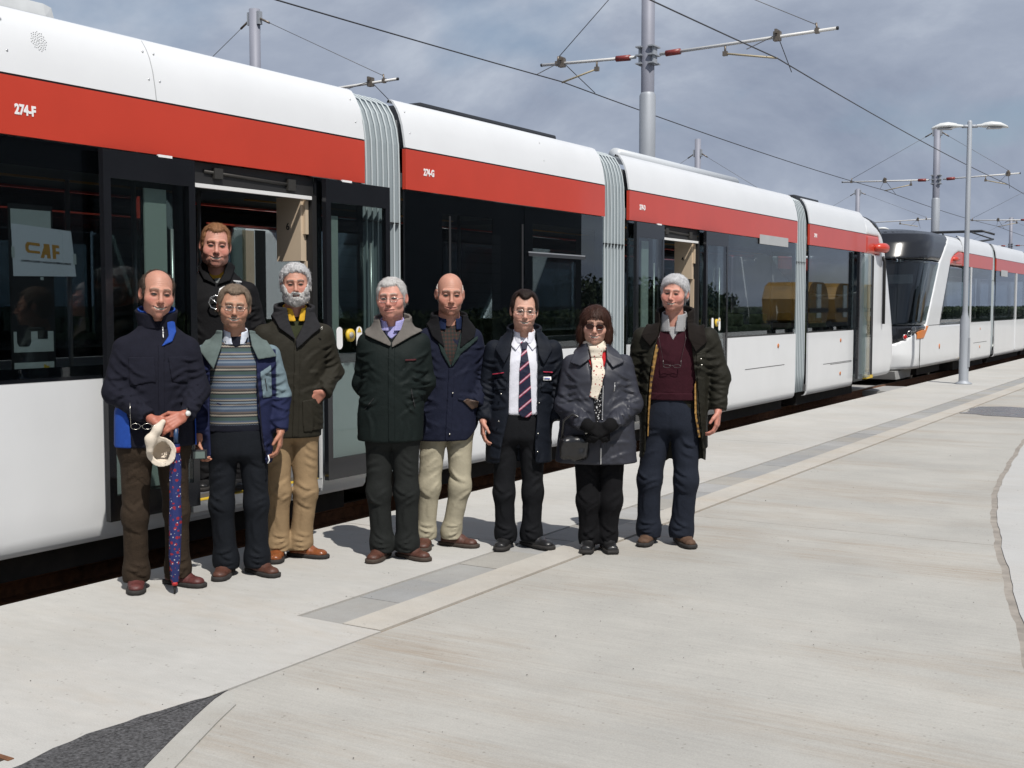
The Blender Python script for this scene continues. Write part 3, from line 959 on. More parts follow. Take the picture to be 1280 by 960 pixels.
# roof furniture
def roofbox(y0, y1, x0, x1, z1, m, nm='roof_unit', r=.05):
    return W1(MB().bbox(x0, x1, y0, y1, 3.15, z1, r)).build(nm, m, T1)
roofbox(3.55, 4.98, .42, 1.03, 3.475, mat('roof_unit_grey', (.55, .57, .58), .5, var=.1, vscale=5), r=.1)
roofbox(3.5, 4.95, .95, 1.10, 3.36, M_dkgrey)
roofbox(8.9, 11.4, .3, .95, 3.44, M_dkgrey, r=.03)
roofbox(15.2, 16.4, .1, .7, 3.45, M_dkgrey, r=.03)
roofbox(19.6, 20.9, .2, .9, 3.45, M_dkgrey, r=.03)
roofbox(21.2, 22.4, -.3, .6, 3.42, M_dkgrey, r=.03)
W1(MB().tube([(.85, 13.0, 3.40), (.85, 16.9, 3.40)], .09, 14)).build('roof_pipe', mat('pipe_grey', (.5, .53, .56), .4), T1)
# screws, grille and panel seam on the fairing of the nearest module
for yv in (5.47,):
    mb = MB()
    mb.extr_y([(x + .0015, z) for x, z in FAIR[:7]] + [(x - .004, z) for x, z in FAIR[:7][::-1]], yv, yv + .006)
    W1(mb).build('fairing_seam', mat('seam_grey', (.35, .36, .37), .6), T1)
for yv in (5.43, 5.52, 4.40, 7.52, 8.24, 10.5):
    for (x, z) in ((1.305, 3.055), (1.252, 3.235)):
        W1(MB().cyl((x - .004, yv, z), (x + .004, yv, z + .001), .007, n=8)).build('screw', M_alu, T1)
mb = MB()
for k in range(60):
    a = k * 2.39996; rr = .055 * math.sqrt(k / 60)
    zq = 3.15 + rr * math.sin(a) * 1.1
    xq = float(np.interp(zq, [p[1] for p in FAIR], [p[0] for p in FAIR]))
    mb.cyl((xq - .003, 4.63 + rr * math.cos(a), zq), (xq + .002, 4.63 + rr * math.cos(a), zq + .0006), .0032, n=6)
W1(mb).build('speaker_grille', mat('grille_hole', (.3, .31, .32), .7), T1)
# skirt details
for a, b, z in ((19.9, 21.6, .62), (20.3, 21.6, .60), (16.2, 17.9, .70)):
    W1(MB().box(1.3252, 1.3275, a, b, z, z + .008)).build('panel_seam', M_gasket, T1)
for yv, zv in ((20.9, 1.0), (20.9, .42), (17.6, 1.0)):
    W1(MB().cyl((1.3252, yv, zv), (1.331, yv, zv), .035)).build('side_reflector', M_orange, T1)
# notices in the window: printed panel and a sheet of paper with the builder's mark
po = W1(MB().box(1.285, 1.2895, 4.39, 4.69, 1.20, 2.20)).build('window_poster', M_matblack, T1)
M_pos = mat('poster_white', (.55, .60, .58), .6)
for a, b, z0_, z1_ in ((4.405, 4.675, 2.05, 2.17), (4.405, 4.675, 1.345, 1.465), (4.405, 4.675, 1.228, 1.285)):
    W1(MB().box(1.290, 1.2915, a, b, z0_, z1_)).build('poster_patch', M_pos, po)
u = [(4.425, 1.465), (4.425, 1.40), (4.44, 1.378), (4.505, 1.378), (4.52, 1.40), (4.52, 1.465)]
W1(MB().prism_x(u, 1.2917, 1.2925)).build('poster_letter', M_matblack, po)
W1(MB().box(1.2917, 1.2925, 4.565, 4.635, 1.42, 1.465)).build('poster_letter', M_matblack, po)
W1(MB().prism_x([(4.60, 1.24), (4.625, 1.236), (4.645, 1.256), (4.625, 1.262), (4.605, 1.272)], 1.2917, 1.2925)).build('poster_logo', M_yel, po)
pp = W1(MB().prism_x([(4.405, 2.085), (4.815, 2.060), (4.845, 1.790), (4.412, 1.785)], 1.2930, 1.2942)).build('paper_notice', M_paper, T1)
def sy(u_, v_):   # place on the sheet
    return (4.405 + u_ * .42 + v_ * .01, 2.075 - u_ * .015 - v_ * .29)
M_caf = mat('orange_print', (.60, .30, .06), .7)
def pxq(pts):
    W1(MB().prism_x([sy(*p) for p in pts], 1.2943, 1.2949)).build('logo_stroke', M_caf, pp)
pxq([(.24, .30), (.44, .31), (.44, .37), (.27, .36), (.255, .40), (.255, .43), (.27, .465), (.44, .47), (.44, .52), (.24, .515), (.205, .465), (.205, .36)])
pxq([(.44, .60), (.505, .37), (.50, .31), (.60, .31), (.61, .60), (.55, .60), (.55, .53), (.515, .53), (.50, .60)])
pxq([(.645, .60), (.64, .31), (.76, .32), (.76, .375), (.70, .375), (.70, .44), (.76, .44), (.76, .50), (.70, .50), (.70, .60)])
text('notice_line', 'CONSTRUCCIONES Y AUXILIAR DE FERROCARRILES', .0155, M_matblack, pp, (XT + 1.2945, *sy(.12, .70)), (R(90) , R(2), R(90)), .95, 0)
for q in ((-.02, .42), (.99, .46), (.42, .985)):
    W1(MB().prism_x([sy(q[0], q[1]), sy(q[0] + .05, q[1]), sy(q[0] + .05, q[1] + .22 if q[0] != .42 else q[1] + .06), sy(q[0], q[1] + .22 if q[0] != .42 else q[1] + .06)], 1.2951, 1.2955)).build('sticky_tape', M_pos, pp)
tram_common(T1, XT, (-2.4, 10.0, 21.0))

# ---- second tram beyond, on the same track
T2 = thing('tram', 'white and red tram parked behind the lamp post, dark windscreen facing us', 'tram', (XT, 30, -0.08), 'trams')
NT2 = 25.95
make_nose(T2, XT, NT2, 1, ylen=5.5)
def W2f(mb):
    mb.v = [(XT + x, y, z) for x, y, z in mb.v]; return mb
make_module(T2, XT, NT2 + 5.5, 35.55, [('pane', 32.55, 35.5, .08)], [('pane', 31.5, 35.5)])
make_bellows(T2, XT, 35.57, 36.1)
make_module(T2, XT, 36.12, 41.6, [('pane', 36.15, 39.6, .08), ('pane', 39.7, 41.55)], [('pane', 36.15, 41.55)])
make_bellows(T2, XT, 41.62, 42.2)
make_module(T2, XT, 42.22, 47.6, [('pane', 42.25, 44.6), ('pane', 44.7, 47.55)], [('pane', 42.25, 47.55)])
make_bellows(T2, XT, 47.62, 48.2)
make_module(T2, XT, 48.22, 55, [('pane', 48.25, 54.9)], [('pane', 48.25, 54.9)])
for yv in (32.46, 39.65):
    W2f(MB().box(1.30, 1.345, yv - .05, yv + .05, .26, 2.58)).build('door_pillar', M_white, T2)
W2f(MB().box(1.29, 1.33, 31.5, 32.40, .30, 2.56)).build('cab_door', M_doorglass, T2)
W2f(MB().box(1.20, 1.35, 31.5, 32.40, .24, .298)).build('yellow_nosing', M_yel, T2)
W2f(MB().box(1.3255, 1.332, 36.9, 38.0, 2.44, 2.62)).build('side_display', MATS['display'], T2)
rk = nose_fields()[0]
# lamp cluster and orange marker on the near corner
_rake, _body, _black = nose_fields()
def on_nose(x, z):
    ys = np.linspace(-.05, 3.5, 700)
    d = _body(np.stack([np.full(700, x), ys, np.full(700, z)], 1).astype(np.float32))
    return float(ys[np.argmax(d < 0)])
for (x, z, m_, nm) in ((1.13, .93, mat('tail_red', (.45, .01, .01), .25), 'tail_lamp'), (1.195, 1.01, M_black, 'head_lamp'), (1.245, 1.09, mat('lamp_glass', (.20, .22, .24), .1), 'head_lamp')):
    for s in (1, -1):
        yv = on_nose(x, z)
        n_ = Vector((s * 1.0, -.8, 0)).normalized()
        c = Vector((XT + s * x, NT2 + yv, z))
        a_ = MB().tube([c - n_ * .02, c + n_ * .012], .055, 20).build(nm, m_, T2)
        ring = [c + n_ * .012 + (Vector((0, 0, 1)) * math.sin(q) + n_.cross(Vector((0, 0, 1))) * math.cos(q)) * .055 for q in np.arange(20) * math.pi / 10]
        MB().tube(ring, .006, 6, closed=True).build('lamp_rim', M_alu, a_)
for s in (1,):
    V_, F_ = mesh_sdf(lambda P: np.maximum.reduce([np.abs(_body(P) - .003) - .009, P[:, 2] - 1.16, 1.16 - .28 * np.clip(1 - (P[:, 1] - 1.30) / .48, 0, 1) - P[:, 2], _black(P) * -1 + .01, P[:, 1] - 2.3, 1.0 - P[:, 0]]), (.95, .8, .7), (1.4, 2.4, 1.25), .014)
    if len(V_):
        link('corner_marker', np_mesh('corner_marker', V_ + np.array([XT, NT2, 0]) - np.array(org(T2)), F_), T2, M_orange)
W2f(MB().box(1.318, 1.3275, 26.95, 26.965, .24, .90)).build('panel_seam', M_gasket, T2)
W2f(MB().box(1.318, 1.3275, 27.75, 31.4, 1.158, 1.17)).build('panel_seam', M_gasket, T2)
for yv, zv, r_ in ((28.9, .66, .06), (33.9, .98, .03), (33.9, .5, .04)):
    W2f(MB().cyl((1.322, yv, zv), (1.331, yv, zv), r_)).build('side_reflector', M_orange, T2)
W2f(MB().box(1.325, 1.328, 33.0, 34.9, .62, .63)).build('panel_seam', M_gasket, T2)
W2f(MB().tube([(1.30, 30.2, 2.72), (1.36, 30.35, 2.72), (1.37, 30.55, 2.72)], [.03, .06, .055], 14)).build('camera_pod', M_red, T2)
# coupler cover under the nose
W2f(MB().prism_x([(26.2, .02), (26.1, .20), (27.6, .20), (27.5, .02)], -.9, 1.0)).build('nose_valance', M_drain[1], T2)
tram_common(T2, XT, (29.3, 38.5, 50))
# cab interior: desk and seat behind the windscreen
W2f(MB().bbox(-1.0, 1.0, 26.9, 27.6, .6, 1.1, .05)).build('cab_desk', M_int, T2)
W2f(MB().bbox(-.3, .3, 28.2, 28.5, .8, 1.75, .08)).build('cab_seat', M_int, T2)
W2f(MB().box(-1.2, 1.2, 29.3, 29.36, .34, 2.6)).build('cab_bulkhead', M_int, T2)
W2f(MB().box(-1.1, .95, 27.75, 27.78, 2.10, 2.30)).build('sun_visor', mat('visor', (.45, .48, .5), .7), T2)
# folded pantograph on the roof
pg = W2f(MB().box(-.9, .9, 37.0, 39.6, 3.16, 3.40)).build('pantograph', M_roof, T2)
mbp = MB()
for s in (-.7, .7):
    mbp.tube([(s * .8, 37.2, 3.45), (s, 39.2, 3.62)], .03, 8); mbp.tube([(s, 39.2, 3.62), (s * .6, 37.4, 3.74)], .022, 8)
for dy in (0, .35):
    mbp.tube([(-1.0, 37.3 + dy, 3.68), (-.7, 37.3 + dy, 3.78), (.7, 37.3 + dy, 3.78), (1.0, 37.3 + dy, 3.68)], .03, 8)
W2f(mbp).build('pantograph_arm', M_dkgrey, pg)
W2f(MB().box(-.7, .8, 31.6, 34.6, 3.16, 3.38)).build('roof_unit', M_dkgrey, T2)

# ---- a third tram on the second track, glimpsed through the windows
T3 = copy_tree(T2)
T3.location = (-11.9, 30 - 11.2, -0.08)
tag(T3, 'white and red tram on the far track, its nose seen through the near tram windows', 'tram', 'trams')
T4 = copy_tree(T1)
T4.location = (-11.9, 10 - 11.6, -0.08)
tag(T4, 'white and red tram on the far track, glimpsed through the open doorway', 'tram', 'trams')
# ------------------------------------------------------------------ overhead line
M_galv = mat('galvanised_steel', (0.34, 0.365, 0.40), 0.55, metal=0.2, var=0.12, vscale=3, stretch=(1, 1, .15), rvar=0.1)
M_mast2 = mat('mast_upper', (0.24, 0.25, 0.30), 0.6, metal=0.1, var=0.06, vscale=2)
M_arm = mat('arm_grp', (0.58, 0.58, 0.57), 0.4)
M_ins = mat('insulator_red', (0.22, 0.035, 0.03), 0.4)
M_fit = mat('fitting_bronze', (0.20, 0.17, 0.14), 0.45, metal=0.6)
M_steady = mat('steady_arm', (0.42, 0.36, 0.24), 0.5)
M_wire = mat('wire', (0.045, 0.045, 0.05), 0.5)
M_wire2 = mat('stay_wire', (0.14, 0.145, 0.16), 0.5)

def mast(x, y, label, arms, top=8.1, base=-0.4, r0=.150, r1=.122, zs=5.45, arm_z=6.18, stay_z=7.9):
    """arms: list of (tip x, wire x)"""
    t = thing('overhead_line_mast', label, 'mast', (x, y, base), 'overhead line masts')
    MB().lathe([(0, base), (r0, base), (r0, zs), (r1, zs + .06)], (x, y, 0), 24).build('mast_base_tube', M_galv, t)
    MB().lathe([(r1 - .002, zs + .05), (r1, zs + .07), (r1, top), (0, top + .01)], (x, y, 0), 24).build('mast_top_tube', M_mast2, t)
    for tx, wx in arms:
        s = 1 if tx > x else -1
        rise = .05 * abs(tx - x)
        a0 = x + s * (r1 + .12); z1 = arm_z + rise * .5
        br = MB(); br.box(*sorted((x + s * (r1 - .01), x + s * (r1 + .03))), y - .08, y + .08, arm_z - .18, arm_z + .18)
        for dz in (-.15, .0, .15):
            br.box(*sorted((x + s * (r1 - .06), x + s * (r1 + .06))), y - .16, y + .16, arm_z + dz - .012, arm_z + dz + .012)
        b = br.build('bracket', M_galv, t)
        a = MB().tube([(a0, y, arm_z), (tx, y, z1)], .028, 10).build('arm', M_arm, t)
        MB().tube([(a0 + s * .12, y, arm_z + .002), (a0 + s * .40, y, arm_z + .01)], .055, 12).build('insulator', M_ins, a)
        MB().tube([(tx - s * .02, y, z1), (tx + s * .012, y, z1)], .031, 10).build('end_cap', M_matblack, a)
        # clamp and dropper on the arm near the wire
        c = MB(); cx_ = wx
        cz = arm_z + (z1 - arm_z) * abs(cx_ - x) / abs(tx - x)
        c.box(cx_ - .06, cx_ + .06, y - .05, y + .05, cz - .07, cz + .09); c.box(cx_ - .02, cx_ + .02, y - .1, y + .1, cz + .05, cz + .12)
        c.build('clamp', M_fit, a)
        # delta droppers fore and aft of the arm
        d = MB()
        for e_ in (-1, 1):
            d.tube([(cx_, y, cz + .04), (cx_ - s * .12, y + e_ * 1.15, cz - .40)], .008, 6)
        d.build('dropper', M_wire, a)
        # steady arm hung from the boom
        sx0 = wx - s * .95 if abs(tx - x) > 3 else wx + s * -.75
        sx0 = min(max(sx0, min(x, tx) + .3), max(x, tx) - .1)
        szt = arm_z + (z1 - arm_z) * abs(sx0 - x) / abs(tx - x)
        st = MB(); st.tube([(sx0, y, szt), (sx0, y, szt - .17)], .02, 8); st.box(sx0 - .04, sx0 + .04, y - .03, y + .03, szt - .2, szt - .12)
        st.build('steady_bracket', M_fit, a)
        MB().tube([(sx0, y, szt - .16), (wx, y, cz - .36)], .018, 8).build('steady_arm', M_steady, a)
        # stay from the mast head down to the boom
        px_ = tx - s * .35
        pz = arm_z + (z1 - arm_z) * abs(px_ - x) / abs(tx - x)
        stt = MB().tube([(x + s * r1, y, stay_z), (px_, y, pz + .1)], .008, 6).build('stay', M_wire2, t)
        f = MB(); f.tube([(px_, y, pz), (px_ - s * .02, y, pz + .14)], .018, 8); f.box(px_ - .035, px_ + .035, y - .035, y + .035, pz - .04, pz + .05)
        v = Vector((px_ - x - s * r1, 0, pz + .1 - stay_z)).normalized()
        q = Vector((x + s * r1, y, stay_z))
        f.tube([q + v * .05, q + v * .34], .024, 8)
        f.build('stay_fitting', M_fit, stt)
        br2 = MB(); br2.box(*sorted((x + s * (r1 - .01), x + s * (r1 + .05))), y - .06, y + .06, stay_z - .14, stay_z + .14)
        br2.build('stay_bracket', M_galv, t)
    return t

WB, WA, WC = -7.3, -11.55, -15.1     # contact wires over near, second, third tracks
mast(-9.5, 20.4, 'tall grey overhead line mast with two arms, nearest, rising behind the tram', [(-6.0, -7.05), (-11.75, -11.3)])
mast(-9.75, 45.8, 'grey overhead line mast with two arms just left of the lamp post', [(-13.2, -11.6), (-6.9, -7.3)])
mast(-9.8, 70.0, 'overhead line mast beyond the right edge, its arm reaching into view', [(-13.3, -11.6), (-6.9, -7.3)])
mast(-18.8, 20.0, 'grey mast with a stay wire behind the left end of the tram roof', [(-14.9, -15.6), (-22.0, -21.0)], arm_z=6.12)
mast(-18.5, 44.4, 'short looking mast with two stays behind the middle of the tram roof', [(-15.2, -15.9), (-22.0, -21.0)], arm_z=5.6, stay_z=7.55)
mast(-18.7, 68.0, 'distant mast above the right end of the near tram', [(-14.6, -15.4), (-22.0, -21.0)])
mast(-15.0, 96.0, 'farthest small mast at the right edge above the second tram', [(-11.6, -12.2), (-18.6, -18.0)], arm_z=6.0)
SUP = [-4.6, 20.4, 45.8, 70.0, 95.0]
def wire(label, offs, zc=5.88, r=.011):
    pts = []
    for i in range(len(SUP) - 1):
        for k in range(12):
            f = k / 12
            pts.append((offs[i] + (offs[i + 1] - offs[i]) * f, SUP[i] + (SUP[i + 1] - SUP[i]) * f, zc - .10 * 4 * f * (1 - f)))
    pts.append((offs[-1], SUP[-1], zc))
    t = thing('contact_wire', label, 'wire', (pts[0][0], pts[0][1], 0), 'contact wires')
    MB().tube(pts, r, 6).build('wire_strand', M_wire, t)
wire('contact wire running over the near trams', [-7.5, -7.05, -7.3, -7.3, -7.1])
wire('contact wire running over the second track behind the trams', [-11.9, -11.3, -11.6, -11.6, -11.5])

# ------------------------------------------------------------------ lamp posts
M_lamp = mat('lamp_housing', (0.60, 0.62, 0.62), 0.4)
def lamp_post(x, y, h, label, rz=0.0, heads=2, s=1.0):
    t = thing('street_lamp', label, 'lamp post', (x, y, 0), 'lamp posts')
    MB().lathe([(0, .0), (.17, .0), (.17, .02), (.10, .05), (.095, .08), (.095, 1.30), (.06, 1.42), (.052, 1.5), (.048, h), (.03, h + .04), (0, h + .045)], (x, y, 0), 20).build('pole', M_galv, t)
    MB().box(x + .085, x + .105, y - .05, y + .05, .35, .95).build('access_door', M_galv, t)
    c, s_ = math.cos(rz), math.sin(rz)
    for e_ in ((1, -1) if heads == 2 else (1,)):
        mb = MB()
        secs = [(.12, .02, .02, 0), (.14, .045, .035, 0), (.24, .06, .05, .0), (.28, .10, .07, .0), (.42, .125, .085, .01), (.58, .12, .075, .0), (.72, .07, .035, -.03), (.75, .02, .012, -.04)]
        vs = []; fs = []
        n = 12
        for (d, a, b, dz) in secs:
            for k in range(n):
                q = 2 * math.pi * k / n
                u, v = a * math.cos(q), b * math.sin(q)
                if v < 0: v *= .45
                lx, ly = e_ * d, u
                vs.append((x + lx * c - ly * s_, y + lx * s_ + ly * c, h - .08 + dz + v))
        for i in range(len(secs) - 1):
            for k in range(n):
                fs.append((i * n + k, i * n + (k + 1) % n, (i + 1) * n + (k + 1) % n, (i + 1) * n + k))
        mb.add(vs, fs, True)
        hd = mb.build('lamp_head', M_lamp, t)
        mb = MB()
        pts = [(e_ * .34, -.09), (e_ * .62, -.08), (e_ * .62, .08), (e_ * .34, .09)]
        mb.prism([(x + a * c - b * s_, y + a * s_ + b * c) for a, b in pts], h - .135, h - .118)
        mb.build('lamp_lens', mat('lens', (.35, .36, .37), .15), hd)
        MB().tube([(x, y, h - .08), (x + e_ * .15 * c, y + e_ * .15 * s_, h - .08)], .035, 10).build('bracket', M_galv, t)
    return t
lamp_post(-4.86, 25.78, 5.30, 'pale steel lamp post with two lamp heads standing on the apron', R(24))
lamp_post(-15.2, 58, 5.30, 'small distant double lamp post above the second tram nose', R(24))
lamp_post(-10.2, 76, 5.6, 'tiny distant lamp post near the right edge', R(10), 1)

# ------------------------------------------------------------------ behind the camera, mirrored in the glazing: verge, tree belt and a yellow works wagon
bank = MB()
for i in range(1):
    bank.prism_x([(-60, -.7), (330, -.7), (330, .5), (-60, .5)], 36, 240)
o = bank.build('verge', M_grass); o['kind'] = 'structure'
leaf_m = mat('tree_leaves', (0.035, 0.055, 0.02), 0.8, var=0.4, vscale=2)
bark_m = mat('bark', (0.06, 0.045, 0.03), 0.9)
rt_ = np.random.RandomState(21)
n_ = 26000
yv_ = rt_.uniform(-70, 330, n_); xv_ = 112 + rt_.uniform(0, 12, n_)
top_ = 5.2 + 2.2 * np.sin(yv_ * .21 + 1.3 * np.sin(yv_ * .07)) + 1.1 * np.sin(yv_ * .83) + .5 * np.sin(yv_ * 2.1)
zv_ = .4 + np.maximum(2.2, top_) * rt_.rand(n_) ** .7
c_ = np.stack([xv_, yv_, zv_], 1)
a_ = rt_.normal(size=(n_, 3)); a_ /= np.linalg.norm(a_, axis=1)[:, None]
b_ = np.cross(a_, rt_.normal(size=(n_, 3))); b_ /= np.linalg.norm(b_, axis=1)[:, None]
s_ = (.25 + .35 * rt_.rand(n_))[:, None]
V_ = np.concatenate([c_ - a_ * s_ - b_ * s_ * .6, c_ + a_ * s_ - b_ * s_ * .6, c_ + a_ * s_ + b_ * s_ * .6, c_ - a_ * s_ + b_ * s_ * .6])
i_ = np.arange(n_)
o = link('tree_belt', np_mesh('tree_belt', V_, np.stack([i_, i_ + n_, i_ + 2 * n_, i_ + 3 * n_], 1), False), None, leaf_m)
tag(o, 'far belt of trees behind the photographer, mirrored in the tram windows', 'trees', kind='stuff')
n_ = 16000  # unseen leafy screen, added so the low window reflections come out dark
yv_ = rt_.uniform(22, 190, n_); xv_ = 15 + rt_.uniform(-.7, .7, n_)
zv_ = 1.35 * rt_.rand(n_) ** .6 + .15 * np.sin(yv_ * 1.7) * .5
c_ = np.stack([xv_, yv_, zv_], 1)
a_ = rt_.normal(size=(n_, 3)); a_ /= np.linalg.norm(a_, axis=1)[:, None]
b_ = np.cross(a_, rt_.normal(size=(n_, 3))); b_ /= np.linalg.norm(b_, axis=1)[:, None]
s_ = (.06 + .10 * rt_.rand(n_))[:, None]
V_ = np.concatenate([c_ - a_ * s_ - b_ * s_ * .6, c_ + a_ * s_ - b_ * s_ * .6, c_ + a_ * s_ + b_ * s_ * .6, c_ - a_ * s_ + b_ * s_ * .6])
i_ = np.arange(n_)
hg = thing('added_hedge', 'low leafy screen added out of view to darken the far window reflections', 'added_hedge', (15, 22, 0))
link('foliage', np_mesh('foliage', V_ - np.array([15, 22, 0]), np.stack([i_, i_ + n_, i_ + 2 * n_, i_ + 3 * n_], 1), False), hg, leaf_m)['kind'] = 'stuff'
MB().box(14.5, 15.5, 22, 190, -.6, 1.05).build('added_hedge_core', leaf_m, hg)
# depot shed behind the photographer: its shaded front fills the nearer windows with dark reflections
M_shed = mat('shed_cladding', (.085, .09, .095), .7, var=.1, vscale=.5)
dp = thing('depot_shed', 'long dark grey depot shed behind the photographer, mirrored in the windows', 'building', (30, 10, 0))
MB().box(21, 46, -45, 62, -.6, 8.6).build('wall', M_shed, dp)
MB().prism_x([(-45.4, 8.6), (62.4, 8.6), (62.4, 8.9), (-45.4, 8.9)], 20.6, 46.4).build('roof', M_roof, dp)
for k in range(9):
    y0 = -40 + k * 11
    d_ = MB().box(20.93, 20.995, y0, y0 + 5, -.3, 5.2).build('roller_door', mat('roller_door', (.13, .135, .14), .6), dp)
    for z_ in np.arange(.2, 5.2, .5):
        MB().box(20.915, 20.928, y0 + .05, y0 + 4.95, z_, z_ + .04).build('door_rib', M_shed, d_)
M_ywag = mat('wagon_yellow', (.24, .13, .012), .6, var=.35, vscale=1.5)
yw = thing('works_wagon', 'yellow works wagon standing behind the photographer', 'wagon', (6.5, 60, 0))
for k in range(3):
    y0 = 55 + k * 4.4
    hp_ = MB().prism_x([(y0 + .3, .9), (y0 + .6, .75), (y0 + 3.0, .75), (y0 + 3.3, .9), (y0 + 3.5, 1.9), (y0 + 3.1, 2.5), (y0 + 2.6, 2.7), (y0 + 1.0, 2.7), (y0 + .5, 2.5), (y0 + .1, 1.9)], 5.4, 7.6).build('hopper', M_ywag, yw)
    MB().box(5.34, 5.395, y0 + 1.5, y0 + 2.1, 1.0, 2.6).build('ladder_panel', M_pale, hp_)
    MB().box(5.30, 5.39, y0 + .4, y0 + 3.2, 1.25, 1.45).build('walkway', M_under, hp_)
    for yy_ in (y0 + .6, y0 + 3.2):
        for xx_ in (5.7, 7.2):
            MB().cyl((xx_, yy_, .42), (xx_ + .16, yy_, .42), .42, n=18).build('wheel', M_under, yw)
MB().box(5.5, 7.5, 54.8, 68.4, .55, .75).build('chassis', M_under, yw)
# ------------------------------------------------------------------ figure library
A = lambda *v: np.array(v, np.float32)

def rotm(yaw=0, pitch=0, roll=0):
    """columns: head axes in figure space; yaw>0 turns the face to image right"""
    return np.array(Matrix.Rotation(R(yaw), 3, 'Z') @ Matrix.Rotation(R(roll), 3, 'Y') @ Matrix.Rotation(R(pitch), 3, 'X'), np.float32)

def head_sdf(Q, o):
    w_, jw = o.get('w', 1.0), o.get('jaw', 1.0)
    sm = o.get('smile', .004)
    S = Q.copy(); S[:, 0] = np.abs(S[:, 0])
    d = ellip(S, (0, .020, .034), (.0735 * w_, .096, .086))
    d = smin(d, ellip(S, (0, -.028, -.026), (.064 * w_, .064, .080)), .03)
    d = smin(d, ellip(S, (0, -.030, -.078), (.052 * jw, .054, .040)), .028)
    d = smin(d, ellip(S, (.042 * jw, -.002, -.070), (.018, .032, .026)), .03)
    d = smin(d, ellip(S, (0, -.076, -.104), (.020 * jw, .016, .016)), .022)
    d = smin(d, ellip(S, (.046 * w_, -.055, -.030), (.024, .025, .024)), .022)
    d = smin(d, cone(S, (0, -.090, .022), (.044, -.074, .024), .0095, .009), .014)
    d = smax(d, -(np.sqrt(((S - A(.031, -.103, .000)) ** 2).sum(1)) - .0215), .012)
    d = smin(d, ellip(S, (.031, -.0735, -.001), (.0150, .0135, .0125)), .005)
    d = smax(d, -cone(S, (.021, -.0885, -.0010), (.042, -.083, -.0016), .0026, .0026), .003)
    d = smin(d, cone(S, (0, -.088, .016), (0, -.112, -.033), .0075, .0115), .012)
    d = smin(d, ellip(S, (0, -.1135, -.037), (.0115, .0105, .010)), .006)
    d = smin(d, ellip(S, (.0125, -.1005, -.041), (.0085, .010, .0075)), .006)
    d = smin(d, ellip(S, (0, -.080, -.070), (.032, .018, .024)), .018)
    d = smin(d, limb(S, [(0, -.0995, -.0665), (.014, -.0970, -.0665), (.034, -.0825, -.068 + sm)], [.0045, .0042, .0025], .004), .006)
    d = smin(d, limb(S, [(0, -.0985, -.0795), (.014, -.0960, -.0790), (.032, -.0825, -.074 + sm)], [.0052, .0048, .0025], .004), .006)
    gap = .0052 if o.get('teeth', 0) else .0022
    d = smax(d, -limb(S, [(0, -.1035, -.0728), (.014, -.1010, -.0725), (.034, -.0855, -.0715 + sm)], [gap, gap * .95, .0015], .003), .003)
    d = smin(d, ellip(S, (.038 * jw, -.066, -.044), (.018, .017, .016)), .014)
    d = smax(d, -cone(S, (.020, -.1005, -.040), (.039, -.084, -.070), .0032, .0032), .005)
    # furrows on the brow and at the corners of the eyes
    wr = np.exp(-((Q[:, 2] - .062) / .018) ** 2) * np.clip((-.055 - Q[:, 1]) / .02, 0, 1) * np.clip(1 - S[:, 0] / .05, 0, 1)
    d = d + o.get('lines', 1.0) * (.0009 * wr * np.sin(Q[:, 2] * 640 + 9 * Q[:, 0] + 2 * vnoise(Q, 40, 6)) + .0007 * np.exp(-((S - A(.056, -.062, -.002)) ** 2).sum(1) / (2 * .010 ** 2)) * np.sin(Q[:, 2] * 900))
    # ears
    E_ = S - A(.0765 * w_ + .002, .016, -.004)
    E2 = E_.copy(); E2[:, 0] = E_[:, 0] - .35 * E_[:, 1]
    e_ = ellip(E2, (0, 0, 0), (.0085, .020, .032))
    e_ = smax(e_, -ellip(E2, (.008, -.001, .002), (.006, .011, .019)), .004)
    d = smin(d, e_, .006)
    return d

